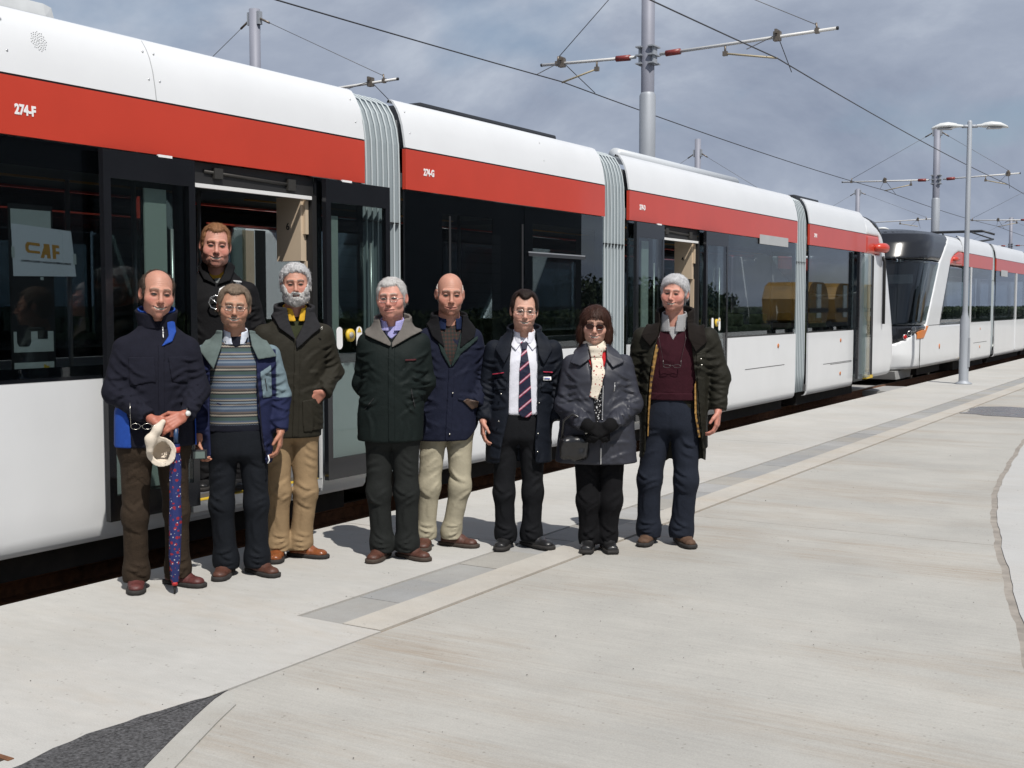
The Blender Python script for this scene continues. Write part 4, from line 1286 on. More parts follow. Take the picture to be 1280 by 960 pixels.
def head_col(Q, o):
    skin = np.array(o['skin'], np.float32); hair = np.array(o['brow'], np.float32)
    x, y, z = np.abs(Q[:, 0]), Q[:, 1], Q[:, 2]
    C = np.repeat(skin[None], len(Q), 0)
    g = lambda cx, cy, cz, s: np.exp(-((x - cx) ** 2 + (y - cy) ** 2 + (z - cz) ** 2) / (2 * s * s))
    red = .9 * g(.042, -.075, -.030, .018) + .8 * g(0, -.112, -.038, .011) + .35 * g(0, -.09, -.104, .015) + .6 * g(.082, .016, 0, .02)
    red = np.clip(red * o.get('ruddy', 1.0), 0, 1)[:, None]
    C = C * (1 - red * np.array([.04, .30, .28], np.float32))
    C *= (1 + .06 * vnoise(Q, 45, 2) + .05 * vnoise(Q, 160, 3))[:, None]
    st = o.get('stubble', 0)
    if st:
        m_ = np.clip((-.045 - z) / .02, 0, 1) * np.clip((.03 - y) / .04, 0, 1)
        C = C * (1 - (st * m_)[:, None] * np.array([.35, .30, .22], np.float32))
    def mixm(m_, col):
        nonlocal C
        m_ = np.clip(m_, 0, 1)[:, None]
        C = C * (1 - m_) + np.array(col, np.float32) * m_
    # brows
    bz = .0235 + .004 * np.clip(x / .04, 0, 1) - .006 * np.clip((x - .036) / .012, 0, 1)
    mixm(o.get('browk', .75) * (np.abs(z - bz) < .0048) * (x > .010) * (x < .049) * (y < -.06), hair)
    # eyes: brow shade painted dark over lids and corners, dark iris
    ez = np.abs(z + .0012); ex = np.abs(x - .0315)
    el_ = (ez / .0068) ** 2 + (ex / .0152) ** 2
    mixm(.66 * np.exp(-np.maximum(0, el_ - 1) * .7) * (y < -.055), skin * np.array([.46, .33, .29]))
    mixm(np.clip((1.25 - el_) * 3, 0, 1) * (y < -.055), (.050, .034, .028))
    mixm(np.clip((.45 - el_) * 3, 0, 1) * (y < -.055), (.008, .007, .006))
    # mouth: a crescent with the upper teeth showing, or a closed line
    sm = o.get('smile', .004)
    tp = np.sqrt(np.clip(1 - (x / .0345) ** 2, 0, 1))
    dz = z - (-.0727 + np.interp(x, [0, .014, .034], [0, .0003, sm + .0012]))
    fr = (y < -.064) * (x < .0365)
    lip = np.array(o.get('lip', (.33, .115, .095)))
    mixm(.70 * fr * np.clip(1.5 - np.abs(dz) / (.0100 * tp + 1e-4), 0, 1), lip)
    if o.get('teeth', 0):
        mixm(1.0 * fr * (np.abs(dz) < .0062 * tp + .0012), (.070, .024, .022))
        mixm(.92 * fr * (dz < .0046 * tp) * (dz > -.0036 * tp) * (x < .027), (.55, .50, .42))
    else:
        mixm(.85 * fr * (np.abs(dz) < .0022), (.11, .035, .03))
    # nostrils
    mixm(.8 * (np.sqrt((x - .0075) ** 2 + (z + .0465) ** 2) < .0038) * (y < -.095), (.10, .03, .03))
    return C

def skull(Q):
    d = ellip(Q, (0, .020, .034), (.0735, .096, .086))
    return smin(d, ellip(Q, (0, .030, -.02), (.066, .07, .07)), .03)

def hair_sdf(Q, o):
    k = o['style']
    x, y, z = np.abs(Q[:, 0]), Q[:, 1], Q[:, 2]
    w_ = o.get('w', 1.0)
    S = Q.copy(); S[:, 0] /= w_
    n1 = vnoise(Q, o.get('nf', 70), 1); n2 = vnoise(Q, (o.get('nf', 70) * 2.2,) * 3, 5)
    st = vnoise(Q, (260, 55, 55), 7) if k != 'bob' else vnoise(Q + .01 * np.stack([vnoise(Q, 18, 8)] * 3, 1), (210, 210, 16), 7)
    if k == 'bob':
        d = ellip(Q, (0, .020, .040), (.102, .112, .096))
        d = smin(d, ellip(np.stack([x, y, z], 1), (.082, .024, -.066), (.040, .060, .088)), .03)
        d = smin(d, ellip(Q, (0, .065, -.04), (.085, .058, .10)), .03)
        face = ellip(Q, (0, -.105, -.036), (.068, .095, .104))
        fr = np.maximum(face, -(Q[:, 2] - (.052 - .25 * Q[:, 0]) - .006 * st))
        d = smax(d, -np.maximum(face, z - (.050 - .22 * Q[:, 0] + .004 * st)), .008)
        d = smax(d, -(z + .128 + .010 * n1 + .012 * st), .008)
        return d + .0030 * vnoise(Q, 26, 3) + .0042 * st
    th = o.get('th', .012)
    zf = [-.10, -.08, -.035, -.018, .030, .058, .076, .095, .13]
    yf = list(o.get('line', [.055, .045, .028, -.014, -.034, -.058, -.080, -.105, -.14]))
    front = np.interp(z, zf, yf) + .010 * n1 * o.get('edge', 1) + .5 * np.maximum(0, .03 - x) * o.get('peak', 0.0)
    front = front + o.get('recess', 0.0) * np.exp(-((x - .045) / .018) ** 2) * np.clip((z - .03) / .03, 0, 1)
    d = skull(S)
    thick = th * (1 + o.get('top', 0.0) * np.clip((z - .05) / .06, 0, 1))
    d = d - thick
    d = smax(d, -(y - front), o.get('k', .014))
    if 'bald' in o:
        cx, cy, cz, r = o['bald']
        d = smax(d, -(np.sqrt((Q[:, 0] / 1.0) ** 2 + ((y - cy) * .72) ** 2 + (z - cz) ** 2) - r + .010 * n1), .010)
    d = smax(d, -.088 - z, .01)
    # leave the ears clear
    d = smax(d, -(ellip(np.stack([x, y, z], 1), (.086 * w_, .012, -.008), (.020, .022, .034))), .004)
    a = o.get('amp', .0028)
    return d + a * .55 * n1 + a * .35 * n2 + a * .9 * st

def beard_sdf(Q, o):
    x, y, z = np.abs(Q[:, 0]), Q[:, 1], Q[:, 2]
    lim = np.interp(x, [0, .018, .032, .045, .060, .075], [-.047, -.046, -.058, -.050, -.022, .004])
    d = head_sdf(Q, o) - np.interp(z, [-.12, -.08, -.05, .0], [.019, .013, .008, .005])
    d = smax(d, z - lim + .006 * vnoise(Q, 60, 3), .008)
    d = smax(d, y - .022, .012)
    mo = np.maximum(np.abs(z + .0715) - .0065, x - .021)
    d = smax(d, -np.maximum(mo, y + .07), .004)
    return d + .0035 * vnoise(Q, 80, 4) + .0025 * vnoise(Q, 190, 6)

def hand_prims(wr, u, n, thumb=1, curl=(.25, .35, .25), size=1.0, spread=.0, thumb_in=.3):
    """capsules of a hand: wrist, finger direction u, palm facing n; thumb=+1/-1 picks the thumb side"""
    wr = np.array(wr, float); u = np.array(u, float); u /= np.linalg.norm(u)
    n = np.array(n, float); n -= u * (n @ u); n /= np.linalg.norm(n)
    s = np.cross(n, u) * thumb
    pr = []
    L_ = [(.043, .026, .021), (.047, .029, .022), (.044, .027, .021), (.034, .021, .018)]
    for i, of in enumerate((.030, .010, -.010, -.028)):
        b = wr + u * .012 * size + s * of * .62 * size; kx = wr + (u * (.092 - .005 * abs(i - 1)) + s * of) * size
        pr.append((b, kx, .0165 * size, .0120 * size))
        dirn = u + s * spread * of * 10; dirn /= np.linalg.norm(dirn)
        p = kx; ang = 0
        for j, ln in enumerate(L_[i]):
            ang += curl[j]
            dd = dirn * math.cos(ang) + n * math.sin(ang)
            q = p + dd * ln * size
            pr.append((p, q, (.0100 - .0012 * j) * size, (.0092 - .0012 * j) * size))
            p = q
    b = wr + (u * .022 + s * .026) * size
    t1 = u * .62 + s * .62 + n * thumb_in; t1 /= np.linalg.norm(t1)
    m_ = b + t1 * .046 * size
    t2 = u * .85 + s * .25 + n * (thumb_in + .15); t2 /= np.linalg.norm(t2)
    pr.append((b, m_, .0150 * size, .0118 * size)); pr.append((m_, m_ + t2 * .034 * size, .0110 * size, .0088 * size))
    return pr

class Spl:
    """smooth table of loft sections (z, cx, cy, a, b)"""
    def __init__(s, rows, p=2.3):
        rows = sorted(rows)
        z = np.array([r[0] for r in rows], float); D = np.array([r[1:] for r in rows], float)
        zz = np.linspace(z[0], z[-1], 200)
        out_ = []
        for c in range(D.shape[1]):
            m_ = np.gradient(D[:, c], z)
            i = np.clip(np.searchsorted(z, zz) - 1, 0, len(z) - 2)
            h = z[i + 1] - z[i]; t = (zz - z[i]) / h
            out_.append((2 * t ** 3 - 3 * t ** 2 + 1) * D[i, c] + (t ** 3 - 2 * t ** 2 + t) * h * m_[i] + (-2 * t ** 3 + 3 * t ** 2) * D[i + 1, c] + (t ** 3 - t ** 2) * h * m_[i + 1])
        s.z = zz; s.D = out_; s.p = p; s.z0, s.z1 = z[0], z[-1]
    def at(s, z):
        return [np.interp(z, s.z, c) for c in s.D]
    def __call__(s, P, k=.02):
        cx, cy, a, b = s.at(P[:, 2])
        q = (np.abs((P[:, 0] - cx) / a) ** s.p + np.abs((P[:, 1] - cy) / b) ** s.p) ** (1 / s.p) - 1
        d = q * np.minimum(a, b)
        return smax(smax(d, s.z0 - P[:, 2], k), P[:, 2] - s.z1, k)

def poly2(P, poly):
    """signed distance to a polygon in the x,z plane"""
    x, z = P[:, 0], P[:, 2]
    n = len(poly)
    d = np.full(len(P), 1e9, np.float32); ins = np.zeros(len(P), bool)
    for i in range(n):
        (ax, az), (bx, bz) = poly[i], poly[(i + 1) % n]
        ex, ez = bx - ax, bz - az
        wx, wz = x - ax, z - az
        t = np.clip((wx * ex + wz * ez) / max(1e-12, ex * ex + ez * ez), 0, 1)
        d = np.minimum(d, (wx - ex * t) ** 2 + (wz - ez * t) ** 2)
        c1 = (az <= z) & (bz > z); c2 = (az > z) & (bz <= z)
        cr = ex * wz - ez * wx
        ins ^= (c1 & (cr > 0)) | (c2 & (cr < 0))
    d = np.sqrt(d)
    return np.where(ins, -d, d)

def folds(P, amp, seed=0, vert=(11, 11, 3.2), hor=(4.0, 5.0, 15)):
    """cloth relief: soft drape plus narrow creases running at a slant"""
    a = vnoise(P, vert, seed)
    W = P + .05 * np.stack([vnoise(P, 6, seed + 1), vnoise(P, 6, seed + 4), vnoise(P, 5, seed + 7)], 1)
    sl = W.copy(); sl[:, 2] = W[:, 2] + .55 * np.abs(W[:, 0]); 
    b = vnoise(sl, (5.5, 6, 13), seed + 2)
    c = vnoise(sl, (10, 10, 26), seed + 9)
    r = np.maximum(0, 1 - 2.2 * np.abs(b)) ** 1.5
    r2 = np.maximum(0, 1 - 2.4 * np.abs(c)) ** 1.5
    gate = np.clip(.5 + 1.6 * vnoise(P, 5, seed + 5), 0, 1)
    return -amp * (.40 * a + gate * (1.05 * r + .55 * r2) - .45)

class Fig:
    def __init__(s, label, X, Y, z0=0.0, turn=0.0, seed=1, group='people posing beside the tram'):
        s.root = thing('person', label, 'person', (X, Y, z0), group, math.atan2(-X, Y) + R(turn), world=False)
        s.seed = seed; s.hands = []; s.bones = []
    # ---- skin
    def head(s, c, yaw=0, pitch=0, roll=0, size=1.06, **o):
        s.hc = A(*c); s.hr = rotm(yaw, pitch, roll); s.hs = size; s.ho = o
    def toQ(s, P):
        return ((P - s.hc) @ s.hr) / s.hs
    def fromQ(s, q):
        return s.hc + (s.hr @ (np.array(q, np.float32) * s.hs))
    def hand(s, elbow, wr, *a, **k):
        s.hands.append((np.array(elbow), np.array(wr), hand_prims(wr, *a, **k)))
    def body(s, neck_base, pelvis, shoulders, knees, ankles, h=.0052):
        hc, hs = s.hc, s.hs
        nt_ = s.fromQ((0, .022, -.06)); nb = A(*neck_base)
        core = [(nt_, nb, .059 * hs, .066 * hs), (nb - A(0, 0, .06), A(*pelvis), .06, .03), (nb, nb - A(0, 0, .06), .066 * hs, .06)]
        shoulders = [(q[0] * .86 + nb[0] * .14, q[1], q[2] - .05) for q in shoulders]
        for q in shoulders: core.append((nb - A(0, 0, .09), A(*q), .035, .02))
        for q, a_ in zip(knees, ankles):
            core.append((A(pelvis[0] + .7 * (q[0] - pelvis[0]), pelvis[1], pelvis[2] - .02), A(*q), .018, .016)); core.append((A(*q), A(*a_), .016, .014))
        for el, wr, pr in s.hands:
            sh = min(shoulders, key=lambda q: abs(q[0] - el[0]))
            mid = A(*el) + (A(*wr) - A(*el)) * .55
            core.append((A(*sh), A(*el), .02, .018)); core.append((A(*el), mid, .018, .026)); core.append((mid, A(*wr), .027, .026))
        def f(P):
            d = np.full(len(P), 9.0, np.float32)
            for a_, b_, r1, r2 in core:
                d = smin(d, cone(P, a_, b_, r1, r2), .02)
            m_ = ((P - hc) ** 2).sum(1) < (.20 * hs) ** 2
            if m_.any():
                Q = s.toQ(P[m_])
                d[m_] = smin(d[m_], head_sdf(Q, s.ho) * hs, .018)
            for el, wr, pr in s.hands:
                m_ = ((P - A(*wr)) ** 2).sum(1) < .30 ** 2
                if m_.any():
                    dd = np.full(int(m_.sum()), 9.0, np.float32); Pm = P[m_]
                    for a_, b_, r1, r2 in pr:
                        dd = smin(dd, cone(Pm, a_, b_, r1, r2), .0045)
                    d[m_] = smin(d[m_], dd, .012)
            return d
        def colf(V):
            C = np.repeat(np.array(s.ho['skin'], np.float32)[None], len(V), 0)
            C *= (1 + .08 * vnoise(V, 60, 4))[:, None]
            m_ = (((V - hc) ** 2).sum(1) < (.155 * hs) ** 2)
            C[m_] = head_col(s.toQ(V[m_]), s.ho)
            for el, wr, pr in s.hands:
                mm = ((V - A(*wr)) ** 2).sum(1) < .24 ** 2
                C[mm] = C[mm] * np.array([.92, .78, .76], np.float32)
            return np.clip(C, 0, 1)
        pts = np.array([np.asarray(q) for c_ in core for q in c_[:2]] + [q for el, wr, pr in s.hands for p in pr for q in p[:2]] + [hc])
        lo = pts.min(0) - .13; hi = pts.max(0) + .13
        lo[1] = min(lo[1], hc[1] - .17 * hs)
        hi[2] = hc[2] + .15 * hs; lo[2] = min(lo[2] + .09, .05)
        s.body_f = f
        # grade the mesh: finer on the head than on the rest of the figure
        zn = float(nb[2]) + .01
        Z = np.linspace(-.3, 2.6, 3000); sc = np.interp(Z, [zn, zn + .07], [1.0, .60])
        U = np.concatenate([[0], np.cumsum((Z[1] - Z[0]) / (.5 * (sc[1:] + sc[:-1])))]) + Z[0]
        x0, y0 = float(hc[0]), float(hc[1])
        def T(P):
            z = np.interp(P[:, 2], U, Z); k = np.interp(z, Z, sc)
            return np.stack([x0 + (P[:, 0] - x0) * k, y0 + (P[:, 1] - y0) * k, z], 1).astype(np.float32), k
        def fu(P):
            q, k = T(P)
            return (f(q) / k).astype(np.float32)
        lo = np.minimum(lo, [x0 - .22, y0 - .33, 9]); hi = np.maximum(hi, [x0 + .22, y0 + .30, -9])
        lo[2] = np.interp(lo[2], Z, U); hi[2] = np.interp(hi[2], Z, U)
        V, F = mesh_sdf(fu, lo, hi, h)
        V = T(V)[0]
        return link('body', np_mesh('body', V, F, True, colf(V)), s.root, mat('skin', (.6, .4, .3), .50, spec=.35, attr='col', sss=.08, bump=.35, bscale=260, bdist=.0015))
    def hair(s, m, h=.0043, name='hair', fn=hair_sdf, strands=3600, slen=.017, lift=.22, **o):
        o2 = dict(s.ho); o2.update(o)
        V, F = mesh_sdf(lambda Q: fn(Q, o2), (-.125, -.16, -.175), (.125, .155, .165), h)
        if strands and len(V):
            # loose hairs: thin curved ribbons rooted on the surface
            r_ = np.random.RandomState(s.seed * 7 + len(V) % 97)
            me = np_mesh('tmp', V, F); nr = np.empty(len(V) * 3, np.float32); me.vertices.foreach_get('normal', nr); nr = nr.reshape(-1, 3)
            bpy.data.meshes.remove(me)
            i = r_.randint(0, len(V), strands)
            p = V[i]; n = nr[i]
            dn = np.array([0, .35, -1.0]) if o2.get('style') != 'bob' else np.array([0, 0, -1.0])
            if name == 'beard': dn = np.array([0, -.2, -1.0])
            fl = dn + r_.normal(size=(strands, 3)) * .30
            fl = fl - n * (fl * n).sum(1)[:, None]; fl /= np.linalg.norm(fl, axis=1)[:, None] + 1e-6
            ln = slen * (.6 + .8 * r_.rand(strands))[:, None]
            side = np.cross(fl, n); side /= np.linalg.norm(side, axis=1)[:, None] + 1e-6
            wd = .00055
            q1 = p + (fl * .5 + n * lift * .5) * ln; q2 = p + (fl + n * lift * .45) * ln
            p0 = p - n * .002
            base = len(V)
            V = np.concatenate([V, p0 - side * wd, p0 + side * wd, q1 - side * wd, q1 + side * wd, q2 - side * wd * .4, q2 + side * wd * .4])
            k = np.arange(strands); S_ = strands
            F = np.concatenate([F, np.stack([base + k, base + S_ + k, base + 3 * S_ + k, base + 2 * S_ + k], 1), np.stack([base + 2 * S_ + k, base + 3 * S_ + k, base + 5 * S_ + k, base + 4 * S_ + k], 1)])
        V = (V * s.hs) @ s.hr.T + s.hc
        return link(name, np_mesh(name, V, F), s.root, m)
    # ---- cloth
    def cloth(s, name, f, lo, hi, m, h=.0075, parent=None, colf=None):
        return sdf_obj(name, f, lo, hi, h, m, parent or s.root, colf)
    def patch(s, name, df, poly, m, o0=-.004, o1=.006, h=.005, front=True, parent=None, colf=None, rnd=0.0, ylim=0.02, wig=0.0):
        """a piece of cloth lying on the surface of df inside an outline seen from the front"""
        xs = [p[0] for p in poly]; zs = [p[1] for p in poly]
        lo = (min(xs) - .02, -.30, min(zs) - .02); hi = (max(xs) + .02, ylim + .02, max(zs) + .02)
        def f(P):
            d = df(P)
            e = poly2(P, poly) - rnd
            if wig: e = e + wig * vnoise(P, 22, 9)
            q = np.maximum.reduce([d - o1, o0 - d, e])
            return np.maximum(q, P[:, 1] - ylim) if front else np.maximum(q, ylim - P[:, 1])
        return sdf_obj(name, f, lo, hi, h, m, parent or s.root, colf)

def limb(P, pts, rad, k=.03):
    d = None
    for i in range(len(pts) - 1):
        c = cone(P, pts[i], pts[i + 1], rad[i], rad[i + 1])
        d = c if d is None else smin(d, c, k)
    return d

def limb_folds(P, pts, rad, amp, seed, freq=34):
    """creases across a sleeve or trouser leg, gathered at its joints, never a full ring"""
    w_ = np.zeros(len(P), np.float32)
    for j in range(1, len(pts)):
        a = A(*pts[j - 1]); b = A(*pts[j]); u = (b - a) / np.linalg.norm(b - a)
        t = (P - a) @ u
        win = np.exp(-((P - b) ** 2).sum(1) / (2 * .095 ** 2))
        n_ = vnoise(P, 8, seed + j)
        ph = t * freq * .95 + 2.6 * n_ + 7.5 * (P[:, 0] - b[0]) * (1 if seed % 2 else -1) + seed
        gate = np.clip(.35 + 1.8 * vnoise(P, (9, 9, 6), seed + 4 + j), 0, 1)
        w_ += win * gate * (1.6 * (1 - np.abs(np.sin(ph))) ** 2 - .35)
    return -amp * 1.7 * w_

def creases(P, segs):
    """sharp cloth folds: each a ridge with a valley beside it, tapering to its ends, seen from the front"""
    out_ = np.zeros(len(P), np.float32)
    x, z = P[:, 0], P[:, 2]
    for x0, z0, x1, z1, w_, h_ in segs:
        ex, ez = x1 - x0, z1 - z0
        L_ = math.hypot(ex, ez) + 1e-6
        ex, ez = ex / L_, ez / L_
        t = ((x - x0) * ex + (z - z0) * ez) / L_
        m_ = (t > -.15) & (t < 1.15)
        if not m_.any(): continue
        tt = t[m_]
        sag = .10 * L_ * (4 * (tt - .5) ** 2 - 1)
        s_ = (x[m_] - x0) * -ez + (z[m_] - z0) * ex - sag
        env = np.clip(np.sin(np.clip(tt, 0, 1) * math.pi), 0, 1) ** .7
        out_[m_] += h_ * env * (np.exp(-(s_ / w_) ** 2) - .75 * np.exp(-((s_ + 1.5 * w_) / (1.1 * w_)) ** 2))
    return out_

def leg_creases(hip, kn, an, r, seed):
    g_ = np.random.RandomState(seed)
    S = []
    s_ = 1 if kn[0] > hip[0] else -1
    for k in range(4):
        zz = an[2] - .035 + .032 * k + g_.uniform(-.008, .008); sl = g_.uniform(-.035, .035); a_, b_ = g_.uniform(.4, 1.0), g_.uniform(.4, 1.0)
        S.append((an[0] - r * a_, zz - sl, an[0] + r * b_, zz + sl, .009, .0075))
    for k in range(3):
        zz = kn[2] + g_.uniform(-.07, .08); d_ = g_.choice([-1, 1])
        S.append((kn[0] + d_ * r * 1.0, zz + g_.uniform(.02, .07), kn[0] - d_ * r * g_.uniform(.0, .6), zz - g_.uniform(.01, .05), .010, .0065))
    for k in range(3):
        zz = hip[2] - .10 - .06 * k + g_.uniform(-.02, .02)
        S.append((hip[0] - s_ * r * .2, zz, hip[0] + s_ * r * 1.1, zz - g_.uniform(.03, .10), .011, .0055))
    S.append((kn[0] + g_.uniform(-.3, .3) * r, kn[2] - .04, an[0] + g_.uniform(-.3, .3) * r, an[2] + .09, .010, .0045))
    return S

def coat_creases(sp, sleeves, rad, hem, seed):
    g_ = np.random.RandomState(seed)
    S = []
    for ch in sleeves:
        (sx, sy, sz), (ex, ey, ez), (wx, wy, wz) = ch[:3]
        r = rad[1]
        for (p0, p1, f0, f1, n) in ((ch[0], ch[1], .55, 1.05, 4), (ch[1], ch[2], -.02, .9, 5), (ch[0], ch[1], .15, .5, 2)):
            d = np.array([p1[0] - p0[0], p1[2] - p0[2]]); ln = np.linalg.norm(d) + 1e-6; d = d / ln; nrm = np.array([-d[1], d[0]])
            for k in range(n):
                t_ = f0 + (f1 - f0) * (k + g_.uniform(.2, .8)) / n
                c = np.array([p0[0], p0[2]]) + d * ln * t_
                o_ = g_.uniform(-.5, .5); h0 = nrm * r * (1.05 + min(0, o_)) ; h1 = nrm * r * (1.05 - max(0, o_)); sk = d * g_.uniform(-.045, .045)
                S.append((*(c - h0 - sk), *(c + h1 + sk), .0095, .0075))
        side = 1 if sx > 0 else -1
        for k in range(3):
            z0 = sz - .10 - .05 * k + g_.uniform(-.015, .015)
            S.append((sx * .92, z0, sx * g_.uniform(.25, .55), z0 - g_.uniform(.05, .16), .011, .0060))
    zt = sleeves[0][0][2]
    for k in range(7):
        zz = g_.uniform(hem + .03, zt - .18); cx_, cy_, a_, b_ = [float(q) for q in sp.at(np.array([zz]))] if False else [float(np.asarray(q).ravel()[0]) for q in sp.at(np.array([zz]))]
        d_ = g_.choice([-1, 1]); x0 = cx_ + d_ * a_ * g_.uniform(.75, 1.0); x1 = cx_ + d_ * a_ * g_.uniform(.05, .5)
        S.append((x0, zz, x1, zz + g_.uniform(-.09, .05), .011, .0060))
    for k in range(3):
        d_ = g_.choice([-1, 1]); cx_ = d_ * g_.uniform(.05, .16)
        S.append((cx_, hem + .01, cx_ + g_.uniform(-.03, .03), hem + g_.uniform(.10, .22), .012, .0055))
    return S

def trousers(fig, m, waist, hips, hipw, hipd, legs, hem, rad, seed=1, amp=.006, h=.0103, cy=.0, colf=None, top=None):
    """legs: list of (knee, ankle) points; waist, hips are heights; hipw/hipd half width and depth"""
    xc = np.mean([l[0][0] for l in legs]) if top is None else top
    sp = Spl([(hips - .16, xc, cy, hipw * .92, hipd * .95), (hips - .05, xc, cy, hipw, hipd), (hips + .05, xc, cy, hipw * .98, hipd), (waist, xc, cy, hipw * .88, hipd * .9), (waist + .06, xc, cy, hipw * .86, hipd * .88)])
    chains = []
    for kn, an in legs:
        sx = 1 if kn[0] > xc else -1
        chains.append([(xc + sx * hipw * .48, cy, hips - .03), kn, an, (an[0], an[1], an[2] - .12)])
    rad = [rad[0], rad[1] * .93, rad[2] * .91]
    segs = []
    for i_, c in enumerate(chains): segs += leg_creases((c[0][0], c[0][1], hips), c[1], c[2], rad[1], seed * 3 + i_)
    def f(P):
        hp = smax(sp(P), (hips - .10) - P[:, 2], .06)
        lg = None
        for c in chains:
            l_ = limb(P, c, [rad[0] * .98] + rad[1:] + [rad[-1]], .05)
            lg = l_ if lg is None else smin(lg, l_, .012)
        d = smin(hp, lg, .04)
        # pressed front crease and a fly seam
        d = d + folds(P, amp * .28, seed + 5, (15, 15, 1.8), (5, 5, 12)) - creases(P, segs) * 1.15
        fly = np.abs(P[:, 0] - xc) + np.maximum(0, (hips - .13) - P[:, 2]) * 5
        d = d + .004 * np.exp(-(fly / .006) ** 2) * (P[:, 1] < cy)
        return smax(d, (hem + .012 * vnoise(P, 9, seed)) - P[:, 2], .006)
    xs = [q[0] for c in chains for q in c]; ysv = [q[1] for c in chains for q in c]
    lo = (min(min(xs) - .15, xc - hipw - .05), min(min(ysv) - .16, cy - hipd - .05), hem - .03); hi = (max(max(xs) + .15, xc + hipw + .05), max(max(ysv) + .16, cy + hipd + .05), waist + .09)
    fig.tr = f
    return fig.cloth('trousers', f, lo, hi, m, h, colf=colf)

def shoe(fig, x, y, ang, m, ms, L_=.285, wd=.098, hgt=.085, lace=True):
    """ang: toe direction in degrees, 0 = towards the camera, positive = image right"""
    ca, sa = math.cos(R(ang)), math.sin(R(ang))
    def loc(P):
        dx, dy = P[:, 0] - x, P[:, 1] - y
        # along: forward direction (sin,-cos)
        return np.stack([dx * ca + dy * sa, dx * sa - dy * ca, P[:, 2]], 1)
    def outline(Q):
        w_ = np.interp(Q[:, 1], [-.085, -.05, 0, .08, .13, .18, .21], [.028, .034, .034, .044, .047, .036, .012]) * wd / .094
        return np.maximum(np.abs(Q[:, 0]) - w_, np.maximum(Q[:, 1] - .203 * L_ / .29, -.082 - Q[:, 1]))
    def up(P):
        Q = loc(P)
        d = cone(Q, (0, -.035, .050), (0, -.02, .10), .043, .046)
        d = smin(d, cone(Q, (0, -.035, .042), (0, .06, .045), .042, .043), .02)
        q2 = Q.copy(); q2[:, 2] = (q2[:, 2] - .026) * 1.55 + .026
        d = smin(d, cone(q2, (0, .05, .042), (0, .150, .034), .046, .042), .03)
        d = smax(d, outline(Q) - .004, .012)
        d = smax(d, .020 - Q[:, 2], .004)
        return smax(d, Q[:, 2] - .135, .01) + .0016 * vnoise(P, 70, 3) + .0020 * np.exp(-((Q[:, 1] - .118) / .004) ** 2) + .0016 * np.sin(Q[:, 1] * 210) * np.exp(-((Q[:, 1] - .075) / .02) ** 2) + .0020 * np.exp(-((np.abs(Q[:, 0]) - .020) / .003) ** 2) * (Q[:, 1] > .01) * (Q[:, 1] < .10)
    def sole(P):
        Q = loc(P)
        return np.maximum(outline(Q) - .007, np.maximum(Q[:, 2] - .027, .001 - Q[:, 2])) 
    lo = (x - .26, y - .26, -.012); hi = (x + .26, y + .26, .15)
    s_ = fig.cloth('shoe', up, lo, hi, m, .0065)
    fig.cloth('sole', sole, lo, hi, ms, .009, parent=s_)
    if lace:
        mb = MB()
        for q in (.035, .055, .075):
            pts = [(-.022, q, .0), (-.008, q + .004, .0), (.008, q - .004, .0), (.022, q, .0)]
            w3 = []
            zq = float(np.interp(q, [.0, .05, .1], [.105, .092, .078]))
            for lx, ly, _ in pts:
                w3.append((x + lx * ca + ly * sa, y + lx * sa - ly * ca, zq - abs(lx) * .5))
            mb.tube(w3, .0028, 5)
        mb.build('laces', mat('laces', (.05, .04, .03), .8), s_, local=True)
    return s_

def ring_collar(P, c, a0, b0, z0, a1, b1, z1, t=.006, gap0=.02, gap1=.03, tilt=.25, cy1=0.0):
    """standing collar: a conical band round the neck, open at the front"""
    k = np.clip((P[:, 2] - z0) / (z1 - z0), -.3, 1.3)
    a = a0 + (a1 - a0) * k; b = b0 + (b1 - b0) * k
    dx = P[:, 0] - c[0]; dy = P[:, 1] - c[1] - cy1 * k
    d2 = (np.sqrt((dx / a) ** 2 + (dy / b) ** 2) - 1) * np.minimum(a, b)
    d = np.abs(d2) - t
    d = smax(d, z0 - P[:, 2], .003); d = smax(d, P[:, 2] - (z1 + tilt * dy), .003)
    g = gap0 + (gap1 - gap0) * k
    return smax(d, -np.maximum(np.abs(dx) - g, dy), .004)
# ------------------------------------------------------------------ people
def fab(name, col, rough=.92, var=.12, vs=26, bump=.30, bs=70, sheen=.0, **k):
    if sum(col) < .25: col = tuple(q * .60 for q in col)
    return mat(name, col, rough, spec=.18, var=var, vscale=vs, bump=bump, bscale=bs, sheen=sheen, bdist=.006, **k)

